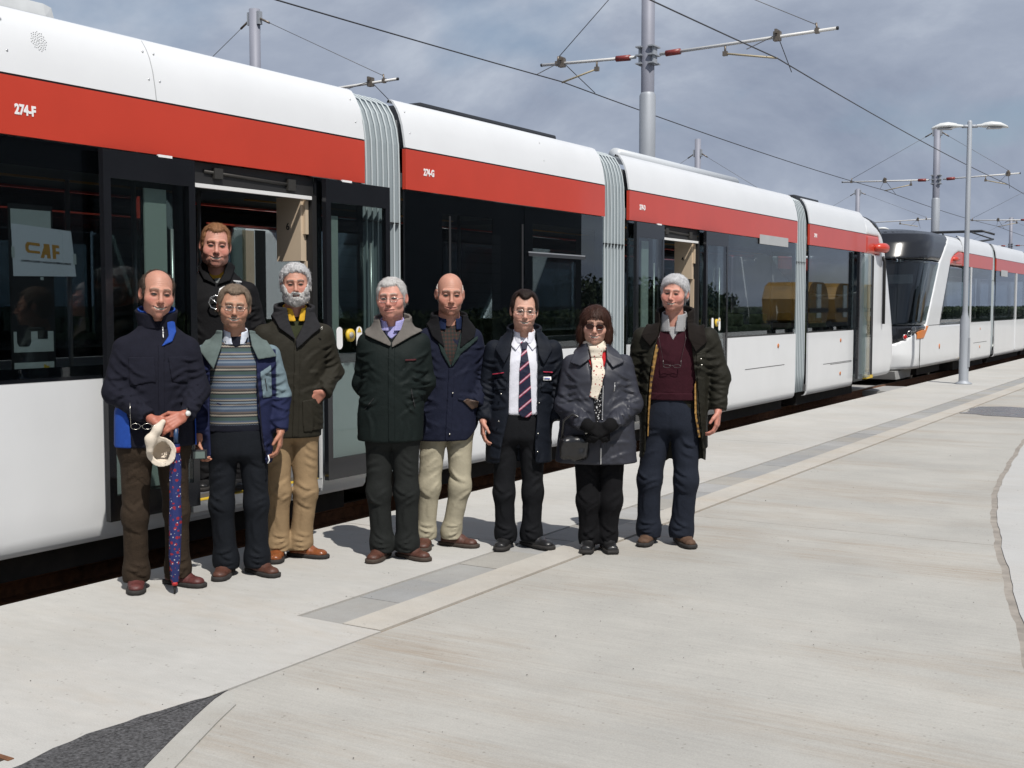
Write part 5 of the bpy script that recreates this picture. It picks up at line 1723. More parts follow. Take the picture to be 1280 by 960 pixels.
def ramp_mat(name, build, rough=.9):
    m = bpy.data.materials.new(name); m.use_nodes = True
    t = m.node_tree; b = t.nodes['Principled BSDF']; b.inputs['Roughness'].default_value = rough; b.inputs['Specular IOR Level'].default_value = .25
    co = t.nodes.new('ShaderNodeTexCoord'); sp = t.nodes.new('ShaderNodeSeparateXYZ'); t.links.new(co.outputs['Object'], sp.inputs[0])
    def math_(op, a, bb=None):
        x = t.nodes.new('ShaderNodeMath'); x.operation = op
        for i, q in enumerate((a, bb)):
            if q is None: continue
            if isinstance(q, (int, float)): x.inputs[i].default_value = q
            else: t.links.new(q, x.inputs[i])
        return x.outputs[0]
    def ramp(v, stops, const=True):
        r = t.nodes.new('ShaderNodeValToRGB'); r.color_ramp.interpolation = 'CONSTANT' if const else 'LINEAR'
        e_ = r.color_ramp.elements
        while len(e_) < len(stops): e_.new(.5)
        for q, (p, c) in zip(e_, stops): q.position = p; q.color = (*c, 1)
        t.links.new(v, r.inputs['Fac']); return r.outputs['Color']
    def mixc(f, a, bb):
        x = t.nodes.new('ShaderNodeMix'); x.data_type = 'RGBA'
        if isinstance(f, float): x.inputs['Factor'].default_value = f
        else: t.links.new(f, x.inputs['Factor'])
        for k_, q in (('A', a), ('B', bb)):
            if isinstance(q, tuple): x.inputs[k_].default_value = (*q, 1)
            else: t.links.new(q, x.inputs[k_])
        return x.outputs['Result']
    c = build(t, co, sp.outputs, math_, ramp, mixc)
    t.links.new(c, b.inputs['Base Color'])
    n = t.nodes.new('ShaderNodeTexNoise'); n.inputs['Scale'].default_value = 300; t.links.new(co.outputs['Object'], n.inputs['Vector'])
    bp = t.nodes.new('ShaderNodeBump'); bp.inputs['Strength'].default_value = .3; bp.inputs['Distance'].default_value = .002
    t.links.new(n.outputs['Fac'], bp.inputs['Height']); t.links.new(bp.outputs[0], b.inputs['Normal'])
    return m

def _fairisle(t, co, s, M, ramp, mix):
    zz = M('ADD', s['Z'], M('MULTIPLY', M('SINE', M('MULTIPLY', s['X'], 420)), .0016))
    f = M('FRACT', M('MULTIPLY', zz, 7.4))
    G = (.050, .078, .072); B = (.055, .080, .125); Lb = (.15, .185, .225); K = (.018, .020, .026); Cr = (.25, .225, .19); T = (.105, .088, .078)
    return ramp(f, [(0, G), (.10, K), (.15, Cr), (.22, K), (.27, T), (.35, B), (.46, Lb), (.54, B), (.62, Cr), (.66, K), (.70, Lb), (.78, K), (.83, Cr), (.88, B), (.95, G)])
def _tie(t, co, s, M, ramp, mix):
    f = M('FRACT', M('MULTIPLY', M('SUBTRACT', s['Z'], M('MULTIPLY', s['X'], .85)), 11.5))
    N_ = (.012, .014, .035); return ramp(f, [(0, N_), (.66, (.35, .04, .08)), (.74, (.50, .42, .48)), (.82, (.35, .04, .08)), (.88, N_)])
def _check(c1, c2, c3, fr):
    def g_(t, co, s, M, ramp, mix):
        a = M('GREATER_THAN', M('FRACT', M('MULTIPLY', s['X'], fr)), .55); b = M('GREATER_THAN', M('FRACT', M('MULTIPLY', s['Z'], fr)), .55)
        return mix(b, mix(a, c1, c2), mix(a, c2, c3))
    return g_
def _spots(base, c2, sc, th, c3=None):
    def g_(t, co, s, M, ramp, mix):
        v = t.nodes.new('ShaderNodeTexVoronoi'); v.inputs['Scale'].default_value = sc; t.links.new(co.outputs['Object'], v.inputs['Vector'])
        r = mix(M('LESS_THAN', v.outputs['Distance'], th), base, c2)
        if c3:
            v2 = t.nodes.new('ShaderNodeTexVoronoi'); v2.inputs['Scale'].default_value = sc * 1.3; t.links.new(co.outputs['Object'], v2.inputs['Vector'])
            r = mix(M('LESS_THAN', v2.outputs['Distance'], th * .55), r, c3)
        return r
    return g_

SK = {'ruddy': (.46, .235, .17), 'fair': (.52, .30, .225), 'tan': (.42, .225, .15), 'pink': (.52, .262, .20)}
M_navy = fab('cloth_navy', (.016, .017, .030)); M_royal = fab('cloth_royal_blue', (.016, .060, .30), .7)
M_brown = fab('corduroy_brown', (.052, .036, .024), bump=.6)
M_shoebr = mat('leather_brown', (.075, .028, .018), .55, var=.3, vscale=30)
M_shoered = mat('leather_oxblood', (.085, .022, .020), .55, var=.3, vscale=30)
M_shoetan = mat('leather_tan', (.20, .062, .020), .32, var=.2, vscale=30, coat=.3)
M_shoedk = mat('leather_black', (.014, .014, .015), .38, var=.2, vscale=30, coat=.2)
M_shoesu = mat('leather_suede', (.085, .045, .026), .8, var=.3, vscale=40)
M_sole = mat('sole_dark', (.020, .018, .017), .8); M_solebr = mat('sole_brown', (.045, .032, .024), .8)
M_metal = mat('thin_metal', (.55, .53, .48), .25, metal=.9)
M_zip = mat('zip_silver', (.5, .5, .5), .35, metal=.7)
M_lens = glass_mat('lens_glass', (.90, .90, .90))
M_shade = mat('sunglass_lens', (.025, .007, .005), .12, spec=.25)

def prop(fig, name, label, cat, base):
    o = thing(name, label, cat, (0, 0, 0), None, 0, world=False)
    r = fig.root
    M4 = Matrix.Translation(r.location) @ Matrix.Rotation(r.rotation_euler.z, 4, 'Z')
    o.location = M4 @ Vector(base); o.rotation_euler = (0, 0, r.rotation_euler.z)
    ORG[o] = Vector(base)
    return o

def specs(fig, frame=M_metal, lens=M_lens, r=.0013, zz=-.002, w_=.021, hh=.0135, wrap=True, parent=None):
    """spectacles worn on the face"""
    q = fig.fromQ
    mb = MB(); lbs = []
    for s_ in (-1, 1):
        lb = MB(); lbs.append(lb)
        pts = [(s_ * (.0325 + w_ * math.copysign(abs(math.cos(a)) ** .7, math.cos(a))), -.103 + .35 * abs(w_ * math.cos(a)) * (1 if math.cos(a) > 0 else -.15), zz - .002 + hh * math.copysign(abs(math.sin(a)) ** .7, math.sin(a))) for a in np.arange(20) * math.pi / 10]
        mb.tube([q(p) for p in pts], r, 5, closed=True)
        n0 = len(lb.v)
        lb.add([q(p) for p in pts], [tuple(range(20))])
        lb.add([q((p[0], p[1] + .0012, p[2])) for p in pts], [tuple(range(20))[::-1]])
        mb.tube([q((s_ * (.0325 + w_), -.096, zz + .004)), q((s_ * .073, -.05, zz + .004)), q((s_ * .080, .01, zz + .006)), q((s_ * .079, .022, zz - .012))], r, 5)
    mb.tube([q((-.0115, -.1045, zz + .002)), q((0, -.1075, zz + .005)), q((.0115, -.1045, zz + .002))], r, 5)
    g_ = mb.build('spectacles', frame, fig.root, local=True)
    for lb in lbs: lb.build('lens', lens, g_, local=True)
    return g_

def jacket(fig, m, rows, sleeves, rad, hem, opening=None, depth=.03, seed=1, amp=.009, h=.0096, p=2.3, colf=None, name='jacket', cuff=None, ksl=.024, lift=None):
    zs = rows[-3][0]
    rows = [(r_[0], r_[1], r_[2], r_[3] + (.016 if i_ == len(rows) - 4 else .024 if i_ == len(rows) - 3 else .010 if i_ == len(rows) - 2 else 0), r_[4]) for i_, r_ in enumerate(rows)]
    sp = Spl(rows, p)
    rad = [r_ * .86 for r_ in rad]
    sleeves = [[(c[0][0], c[0][1], c[0][2] - .006)] + list(c[1:]) for c in sleeves]
    segs = coat_creases(sp, sleeves, rad, hem, seed)
    def base(P):
        d = sp(P)
        for ch in sleeves:
            l_ = limb(P, ch, rad, .035)
            l_ = l_ + limb_folds(P, ch, rad, amp * .25, seed + 3)
            # square the cuff off at the wrist
            a = A(*ch[-2]); b = A(*ch[-1]); u = (b - a) / np.linalg.norm(b - a)
            l_ = smax(l_, (P - b) @ u - .012, .008)
            d = smin(d, l_, ksl)
        return d + folds(P, amp * .45, seed) - creases(P, segs)
    def f(P):
        d = base(P)
        if opening is not None:
            dp = depth if np.isscalar(depth) else np.interp(P[:, 2], depth[0], depth[1])
            o2 = np.maximum(poly2(P, opening), P[:, 1] - (rows[len(rows) // 2][2] - .01))
            carve = np.maximum(o2, -(d + dp))
            d = smax(d, -carve, .006)
        zc = hem + .006 * vnoise(P, 6, seed) + (lift(P) if lift else 0)
        return smax(d, zc - P[:, 2], .008)
    allp = np.array([q for ch in sleeves for q in ch])
    ms = max(rad) + .03
    amax = max(r_[3] for r_ in rows); cx = [r_[1] for r_ in rows]; bmax = max(r_[4] for r_ in rows)
    lo = (min(allp[:, 0].min() - ms, min(cx) - amax - .03), min(allp[:, 1].min() - ms, -bmax - .05), min(hem - .03, allp[:, 2].min() - ms))
    hi = (max(allp[:, 0].max() + ms, max(cx) + amax + .03), max(allp[:, 1].max() + ms, bmax + .05), rows[-1][0] + .04 if rows[-1][0] > rows[0][0] else 2)
    o = fig.cloth(name, f, lo, hi, m, h, colf=colf)
    fig.jk = base; fig.sp = sp; fig.jo = o
    return o

def under(fig, name, m, rows, off, bottom, top=None, h=.010, amp=.004, seed=9, nudge=0.0):
    """garment below the jacket: the same torso set inwards"""
    sp = fig.sp
    jk = fig.jk
    def f(P):
        d = sp(P) + off + folds(P, amp, seed)
        d = smax(d, bottom - P[:, 2], .01)
        if top is not None: d = smax(d, P[:, 2] - top, .006)
        return smax(d, P[:, 1] - .03, .01)
    a = max(r_[3] for r_ in rows); b = max(r_[4] for r_ in rows); cx = np.mean([r_[1] for r_ in rows])
    fig.un = f
    return fig.cloth(name, f, (cx - a - .05, -b - .06, bottom - .03), (cx + a + .05, .06, rows[-1][0] + .03), m, h)

def collar(fig, name, m, c, h=.0058, parent=None, **k):
    z0, z1 = k['z0'], k['z1']; a = max(k['a0'], k['a1']) + .03; b = max(k['b0'], k['b1']) + .04
    return fig.cloth(name, lambda P: ring_collar(P, c, **k) + .0015 * vnoise(P, 30, 2), (c[0] - a, c[1] - b, z0 - .02), (c[0] + a, c[1] + b, z1 + .06), m, h, parent=parent)

# ================================================================== 1: navy jacket, umbrella and hat
def person1():
    f = Fig('balding man in a navy zipped jacket with blue collar lining, both hands on an umbrella', -5.27, 4.78, turn=4, seed=1)
    f.head((.004, -.03, 1.681), 6, 2, 5, 1.11, skin=SK['ruddy'], brow=(.16, .11, .08), smile=.010, teeth=1, gap=.004, w=1.02, jaw=.88, ruddy=1.1, browk=.7)
    f.hand((.245, -.02, 1.13), (.112, -.262, 1.005), (-.85, -.22, -.42), (-.25, .75, -.5), 1, (.25, .45, .35), 1.03)
    f.hand((-.265, -.02, 1.13), (-.045, -.245, .985), (.9, -.12, -.28), (.1, .55, -.75), -1, (.55, .8, .5), 1.0)
    f.body((0, .02, 1.47), (-.02, 0, .95), [(-.17, 0, 1.38), (.165, 0, 1.38)], [(-.14, -.02, .43), (.085, -.01, .43)], [(-.14, .01, .08), (.09, .01, .08)])
    f.hair(fab('hair_greybrown', (.085, .062, .048), .75, .3, 60), style='short', th=.011, bald=(0, -.060, .085, .085), nf=45, amp=.0030, line=[.055, .045, .028, -.012, -.034, -.046, -.045, -.03, .0])
    rows = [(.80, -.018, 0, .222, .145), (.95, -.018, 0, .222, .148), (1.10, -.014, 0, .212, .142), (1.25, -.008, 0, .204, .138), (1.35, -.006, .005, .195, .122), (1.43, -.004, .012, .160, .100), (1.49, 0, .015, .100, .082), (1.53, 0, .015, .085, .078)]
    jacket(f, M_navy, rows, [[(-.178, .01, 1.375), (-.240, -.02, 1.13), (-.075, -.225, 1.005)], [(.168, .01, 1.375), (.222, -.02, 1.13), (.135, -.235, 1.012)]], [.080, .072, .056], .816, seed=3, amp=.008)
    jk = f.jk
    collar(f, 'collar', M_navy, (0, .012), a0=.092, b0=.082, z0=1.485, a1=.112, b1=.098, z1=1.590, t=.007, gap0=.000, gap1=.045, tilt=.22)
    collar(f, 'collar_lining', M_royal, (0, .012), a0=.080, b0=.072, z0=1.50, a1=.101, b1=.088, z1=1.600, t=.004, gap0=.02, gap1=.060, tilt=.22)
    f.patch('lining_flap', jk, [(.045, 1.56), (.092, 1.55), (.100, 1.47), (.075, 1.415), (.012, 1.385), (.055, 1.445)], M_royal, .000, .012, .005)
    f.patch('zip', jk, [(.022, 1.50), (.030, 1.50), (.030, 1.435), (.022, 1.435)], M_zip, .0, .010, .004)
    f.patch('front_placket', jk, [(-.006, 1.40), (.030, 1.40), (.018, .83), (-.018, .83)], M_navy, -.004, .005, .006)
    f.patch('storm_flap', jk, [(-.165, 1.33), (-.025, 1.33), (-.02, 1.185), (-.05, 1.190), (-.160, 1.165)], M_navy, -.004, .007, .006)
    f.patch('storm_flap', jk, [(.045, 1.33), (.16, 1.33), (.155, 1.18), (.065, 1.185)], M_navy, -.004, .007, .006)
    f.patch('side_panel', f.sp, [(-.240, 1.02), (-.205, 1.10), (-.168, .98), (-.158, .822), (-.245, .822)], M_royal, -.004, .010, .006, ylim=.08)
    f.patch('side_piping', f.sp, [(.190, 1.00), (.198, 1.00), (.200, .82), (.192, .82)], M_royal, -.004, .010, .005, ylim=.08)
    collar(f, 'shirt_collar', fab('cloth_pale_blue', (.42, .48, .52)), (.0, .005), a0=.068, b0=.064, z0=1.50, a1=.072, b1=.068, z1=1.57, t=.004, gap0=.012, gap1=.045, tilt=.2)
    trousers(f, M_brown, .98, .84, .200, .132, [((-.142, -.03, .43), (-.140, -.005, .10)), ((.086, -.02, .43), (.090, .0, .10))], .045, [0.098, 0.073, 0.074], 11, .006)
    shoe(f, -.140, .02, -4, M_shoered, M_sole); shoe(f, .088, .03, 42, M_shoered, M_sole)
    mb = MB(); c = Vector((.128, -.243, 1.012)); u = Vector((-.105, .0, -.008)).normalized()
    mb.tube([c + (Vector((0, 1, 0)) * math.cos(a) + Vector((.15, 0, 1)).normalized() * math.sin(a)) * .034 for a in np.arange(20) * math.pi / 10], .0045, 6, closed=True)
    w_ = mb.build('wristwatch', M_metal, f.root, local=True)
    MB().cyl((.135, -.280, 1.020), (.137, -.286, 1.022), .015).build('watch_dial', mat('dial', (.6, .6, .58), .3), w_, local=True)
    # umbrella
    top = Vector((.070, -.285, .965)); tip = Vector((.052, -.215, .0)); ax = (tip - top).normalized()
    u = prop(f, 'umbrella', 'furled navy umbrella with red and white pattern standing on its tip', 'umbrella', tip)
    M_umb = ramp_mat('umbrella_cloth', _spots((.022, .032, .13), (.26, .02, .035), 34, .31, (.45, .45, .5)), .6)
    prof = [(.11, .018), (.14, .021), (.165, .020), (.20, .026), (.30, .032), (.33, .029), (.36, .030), (.55, .034), (.75, .030), (.88, .022), (.905, .014)]
    s1 = ax.cross(Vector((0, 1, 0))).normalized(); s2 = ax.cross(s1)
    mb = MB(); vs = []; n = 32
    for t_, r_ in prof:
        for k in range(n):
            a = 2 * math.pi * k / n
            rr = r_ * (1 + .10 * math.sin(8 * a + t_ * 9) + .04 * math.sin(3 * a + t_ * 14))
            vs.append(top + ax * t_ + (s1 * math.cos(a) + s2 * math.sin(a)) * rr)
    mb.add(vs, [(i * n + k, i * n + (k + 1) % n, (i + 1) * n + (k + 1) % n, (i + 1) * n + k) for i in range(len(prof) - 1) for k in range(n)], True)
    mb.build('canopy', M_umb, u)
    L_ = (tip - top).length
    MB().tube([top + ax * .025, top + ax * .115], [.013, .013], 12).build('handle', mat('umb_handle', (.02, .05, .12), .4), u)
    MB().tube([top + ax * .128, top + ax * .158], [.0245, .0235], 16).build('strap', mat('umb_red', (.42, .02, .02), .6), u)
    MB().tube([top + ax * .895, top + ax * .915], [.018, .016], 14).build('tip_band', MATS['umb_red'], u)
    MB().tube([top + ax * .915, top + ax * L_], [.010, .005], 10).build('ferrule', M_matblack, u)
    # cream hat hung from the fingers by its brim
    hb = (-.030, -.30, .80)
    o = prop(f, 'sun_hat', 'crumpled cream sun hat dangling beside the umbrella handle', 'hat', hb)
    M_hat = fab('cream_cotton', (.62, .55, .46), .9, .06)
    def hat(P):
        Q = P - A(-.012, -.300, .815)
        ang = R(38)
        X_, Z_ = Q[:, 0], Q[:, 2]
        # bowl seen from inside, leaning to the left
        d = np.abs(ellip(Q, (.008, .030, .0), (.058, .062, .062))) - .0035
        d = smax(d, -(Q[:, 1] - .004 + .25 * Q[:, 0]), .004)
        rr = np.sqrt((X_ * 1.02) ** 2 + (Z_ * .95) ** 2)
        yb = -.006 - .25 * X_ + .35 * np.maximum(0, -X_) - .25 * (rr - .06)
        br = np.maximum(np.abs(Q[:, 1] - yb) - .0045, np.maximum(rr - .078, .052 - rr))
        d = smin(d, br, .008)
        # folded strip of brim rising to the hand
        d = smin(d, limb(Q, [A(-.060, -.004, .01), A(-.055, -.006, .07), A(-.018, -.004, .125), A(.012, .0, .165)], [.020, .024, .022, .016], .03), .02)
        return d + .003 * vnoise(P, 28, 3)
    f2 = lambda P: hat(P + A(*hb))
    V, F = mesh_sdf(hat, (-.12, -.40, .70), (.08, -.20, 1.0), .0045)
    link('hat_cloth', np_mesh('hat_cloth', V - np.array(hb), F), o, M_hat)
    # reading glasses held in the same hand
    o = prop(f, 'reading_glasses', 'thin gold reading glasses hanging from the left man hand', 'glasses', (-.11, -.31, .955))
    mb = MB(); c0 = Vector((-.11, -.31, .960))
    for s_ in (-.034, .026):
        mb.tube([c0 + Vector((s_ + .025 * math.cos(a), 0, .016 * math.sin(a) - .03 * s_)) for a in np.arange(16) * math.pi / 8], .0010, 5, closed=True)
    mb.tube([c0 + Vector((-.058, 0, .0)), c0 + Vector((-.060, .01, .075)), c0 + Vector((-.060, .015, .130))], .0011, 5)
    mb.tube([c0 + Vector((.05, 0, .0)), c0 + Vector((.085, .01, .012))], .0016, 5)
    mb.tube([c0 + Vector((-.010, 0, .002)), c0 + Vector((.002, -.004, .004))], .0015, 5)
    mb.build('spectacle_frame', M_metal, o)

# ================================================================== 2: open jacket over a patterned sweater
def person2():
    f = Fig('smiling man in glasses, navy and pale blue open jacket over a patterned striped sweater', -5.11, 5.24, seed=2)
    f.head((-.008, -.03, 1.607), 2, 2, 4, 1.00, skin=SK['tan'], brow=(.24, .18, .13), smile=.010, teeth=1, gap=.004, w=1.15, jaw=1.12, ruddy=.8, browk=.7, stubble=.15)
    f.hand((.262, .02, 1.07), (.250, -.075, .868), (-.06, -.12, -1), (-1, .2, 0), 1, (.35, .55, .4), .98)
    f.hand((-.235, .02, 1.06), (-.225, -.10, .835), (.0, -.35, -.9), (1, -.1, 0), -1, (.6, .8, .5), .98)
    f.body((0, .02, 1.40), (0, 0, .92), [(-.17, 0, 1.32), (.185, 0, 1.32)], [(-.10, -.01, .42), (.105, -.01, .42)], [(-.075, .02, .09), (.105, .02, .09)])
    f.hair(fab('hair_brown_grey', (.15, .115, .085), .75, .3, 60), style='short', th=.013, top=.3, recess=.03, nf=40, amp=.002, line=[.055, .045, .028, -.014, -.034, -.050, -.068, -.092, -.12])
    f.hair(fab('hair_pale', (.34, .30, .25), .8, .2, 60), .003, 'moustache', lambda Q, o: np.maximum(np.minimum(cone(Q, (0, -.104, -.055), (.028, -.088, -.062), .0050, .003), cone(Q, (0, -.104, -.055), (-.028, -.088, -.062), .0050, .003)), -1) + .002 * vnoise(Q, 120, 2), strands=150, slen=.008)
    specs(f)
    rows = [(.67, .0, 0, .205, .135), (.85, .004, 0, .208, .140), (1.0, .008, 0, .206, .142), (1.15, .010, 0, .204, .140), (1.27, .010, .0, .200, .130), (1.35, .009, .01, .172, .108), (1.41, .005, .015, .115, .088), (1.45, 0, .018, .090, .080)]
    OP = [(-.078, 1.50), (.076, 1.50), (.115, 1.28), (.118, .98), (.150, .80), (.165, .60), (-.150, .60), (-.158, .95), (-.150, 1.26)]
    M_j2 = fab('jacket_two_tone', (.02, .03, .09), .85, attr='col')
    nv, lb = np.array([.012, .016, .050], np.float32), np.array([.135, .185, .21], np.float32)
    def cf(V):
        x, z = V[:, 0], V[:, 2]
        m_ = ((x > .232) & (z > 1.07) | (x < -.205) & (z > 1.10) | (z > 1.355) & (np.abs(x) > .13))
        m_ = m_.astype(np.float32)[:, None]
        return nv * (1 - m_) + lb * m_
    jacket(f, M_j2, rows, [[(-.182, .01, 1.325), (-.235, .02, 1.06), (-.226, -.08, .865)], [(.195, .01, 1.325), (.260, .02, 1.07), (.250, -.06, .885)]], [.076, .068, .056], .700, OP, ([.6, .80, .9, 1.5], [.10, .09, .030, .030]), seed=7, amp=.008, colf=cf, h=.008, lift=lambda P: -.05 * np.clip((P[:, 0] - .1) / .08, 0, 1))
    jk = f.jk
    under(f, 'sweater', ramp_mat('fair_isle', _fairisle), rows, .020, .875)
    f.patch('sweater_welt', f.un, [(-.19, .915), (.19, .915), (.19, .850), (-.19, .850)], fab('welt_navy', (.014, .016, .028)), -.02, .004, .006)
    f.patch('sweater_neck', f.un, [(-.085, 1.47), (.085, 1.47), (.062, 1.395), (.0, 1.372), (-.062, 1.395)], MATS['welt_navy'], -.01, .006, .005)
    collar(f, 'shirt_collar', ramp_mat('shirt_check_pale', _check((.75, .76, .78), (.52, .58, .68), (.40, .45, .58), 120)), (0, .000), a0=.078, b0=.074, z0=1.385, a1=.066, b1=.066, z1=1.475, t=.0045, gap0=.020, gap1=.034, tilt=.25)
    lf = fab('collar_greygreen', (.10, .13, .125), .9)
    f.patch('jacket_collar', jk, [(-.076, 1.47), (-.082, 1.38), (-.13, 1.245), (-.215, 1.36), (-.13, 1.47)], lf, .004, .024, .005, ylim=.05)
    f.patch('jacket_collar', jk, [(.076, 1.47), (.09, 1.38), (.125, 1.30), (.235, 1.315), (.15, 1.455)], lf, .004, .024, .005, ylim=.05)
    f.patch('chest_panel', jk, [(.135, 1.225), (.200, 1.265), (.205, 1.075), (.150, 1.07)], fab('panel_pale_blue', (.135, .185, .21)), -.003, .006, .006)
    f.patch('pocket_zip', jk, [(.160, 1.19), (.166, 1.19), (.178, 1.11), (.172, 1.11)], M_matblack, .0, .009, .004)
    f.patch('jacket_zip', jk, [(.112, 1.20), (.120, 1.20), (.150, .80), (.170, .72), (.160, .72), (.140, .80)], M_navy, -.002, .007, .005)
    mb = MB(); mb.tube([(.175, -.13, .735), (.182, -.135, .705), (.172, -.137, .685)], .0035, 6); mb.build('drawcord', M_decal, f.root, local=True)
    trousers(f, fab('trousers_blueblack', (.011, .014, .020), .85), .96, .80, .180, .125, [((-.098, -.02, .43), (-.078, .0, .10)), ((.105, -.02, .43), (.105, .0, .10))], .045, [0.093, 0.073, 0.076], 21, .005)
    shoe(f, -.078, .02, -14, M_shoebr, M_sole); shoe(f, .105, .02, 34, M_shoebr, M_sole)
    o = prop(f, 'compact_camera', 'small black camera held low between the two men on the left', 'camera', (-.215, -.18, .755))
    b_ = MB().bbox(-.262, -.172, -.205, -.180, .728, .785, .006).build('camera_body', mat('camera_black', (.02, .02, .022), .35), o)
    MB().box(-.250, -.185, -.2065, -.205, .735, .775).build('screen', mat('lcd', (.12, .16, .15), .1), o)

# ================================================================== 3: bearded man in an olive coat
def person3():
    f = Fig('grey bearded man in a long olive coat with yellow shirt collar, hand in pocket', -5.17, 5.77, turn=9, seed=3)
    f.head((.041, -.03, 1.750), -9, 2, -2, 1.00, skin=SK['ruddy'], brow=(.16, .13, .11), smile=-.001, w=1.10, jaw=1.12, ruddy=1.0, browk=.8)
    f.hand((.285, .03, 1.19), (.190, -.118, 1.070), (-.72, .12, -.72), (-.4, .8, -.2), 1, (.3, .4, .3), 1.0)
    f.body((.035, .02, 1.53), (-.01, 0, .95), [(-.15, 0, 1.44), (.21, 0, 1.44)], [(-.075, -.01, .42), (.095, -.01, .42)], [(-.085, .02, .08), (.055, .02, .08)])
    M_gh = fab('hair_grey_curly', (.40, .40, .405), .8, .3, 90)
    f.hair(M_gh, style='short', th=.015, top=.25, nf=75, amp=.0048, line=[.055, .045, .028, -.004, -.026, -.046, -.066, -.085, -.12])
    f.hair(fab('beard_grey', (.42, .41, .40), .85, .3, 80), .004, 'beard', beard_sdf, slen=.012)
    rows = [(.77, -.015, 0, .215, .150), (.95, -.010, 0, .215, .150), (1.12, .010, 0, .208, .146), (1.28, .030, 0, .208, .140), (1.40, .036, .005, .200, .124), (1.48, .038, .012, .165, .102), (1.54, .038, .015, .110, .088), (1.58, .038, .015, .095, .082)]
    M_ol = fab('waxed_olive', (.034, .031, .022), .75, .12)
    jacket(f, M_ol, rows, [[(-.155, .01, 1.435), (-.205, .02, 1.15), (-.195, -.06, .93)], [(.222, .01, 1.435), (.288, .03, 1.19), (.195, -.120, 1.068)]], [.082, .074, .062], .781, [(-.035, 1.64), (.115, 1.64), (.075, 1.48), (.022, 1.40), (-.005, 1.50)], .026, seed=12, amp=.010)
    jk = f.jk
    under(f, 'sweater', fab('sweater_olive', (.050, .058, .028)), rows, .022, 1.25, 1.55)
    collar(f, 'shirt_collar', fab('shirt_yellow', (.62, .36, .03), .8), (.040, -.004), a0=.086, b0=.082, z0=1.515, a1=.070, b1=.070, z1=1.615, t=.005, gap0=.006, gap1=.032, tilt=.25)
    gc = fab('collar_charcoal', (.034, .034, .038))
    f.patch('coat_collar', jk, [(-.022, 1.60), (-.010, 1.51), (.020, 1.40), (-.075, 1.475), (-.110, 1.56), (-.06, 1.62)], gc, .0, .026, .005, ylim=.06)
    f.patch('coat_collar', jk, [(.105, 1.62), (.085, 1.51), (.020, 1.395), (.025, 1.345), (.125, 1.43), (.190, 1.475), (.160, 1.58)], gc, .0, .026, .005, ylim=.06)
    collar(f, 'collar_stand', gc, (.038, .010), a0=.118, b0=.096, z0=1.52, a1=.120, b1=.100, z1=1.615, t=.009, gap0=.07, gap1=.085, tilt=.25)
    f.patch('front_placket', jk, [(.012, 1.39), (.052, 1.39), (.030, .79), (-.012, .79)], M_ol, -.004, .006, .006)
    f.patch('pocket', jk, [(.055, 1.02), (.20, 1.04), (.205, .83), (.06, .82)], M_ol, -.004, .007, .006)
    f.patch('pocket_flap', jk, [(-.17, 1.05), (-.05, 1.04), (-.05, .97), (-.17, .98)], M_ol, -.004, .008, .006)
    mb = MB(); mb.tube([(.175, -.135, 1.473), (.185, -.137, 1.481), (.192, -.135, 1.474), (.185, -.137, 1.466)], .003, 5, closed=True); mb.build('lapel_pin', M_metal, f.root, local=True)
    trousers(f, fab('chinos_tan', (.265, .185, .105), .9, .07), 1.0, .86, .172, .128, [((-.082, -.03, .43), (-.085, .0, .10)), ((.092, -.03, .43), (.058, .0, .10))], .050, [0.098, 0.076, 0.078], 31, .010)
    shoe(f, -.085, .02, -14, M_shoetan, M_sole, lace=False); shoe(f, .062, .02, 48, M_shoetan, M_sole, lace=False)

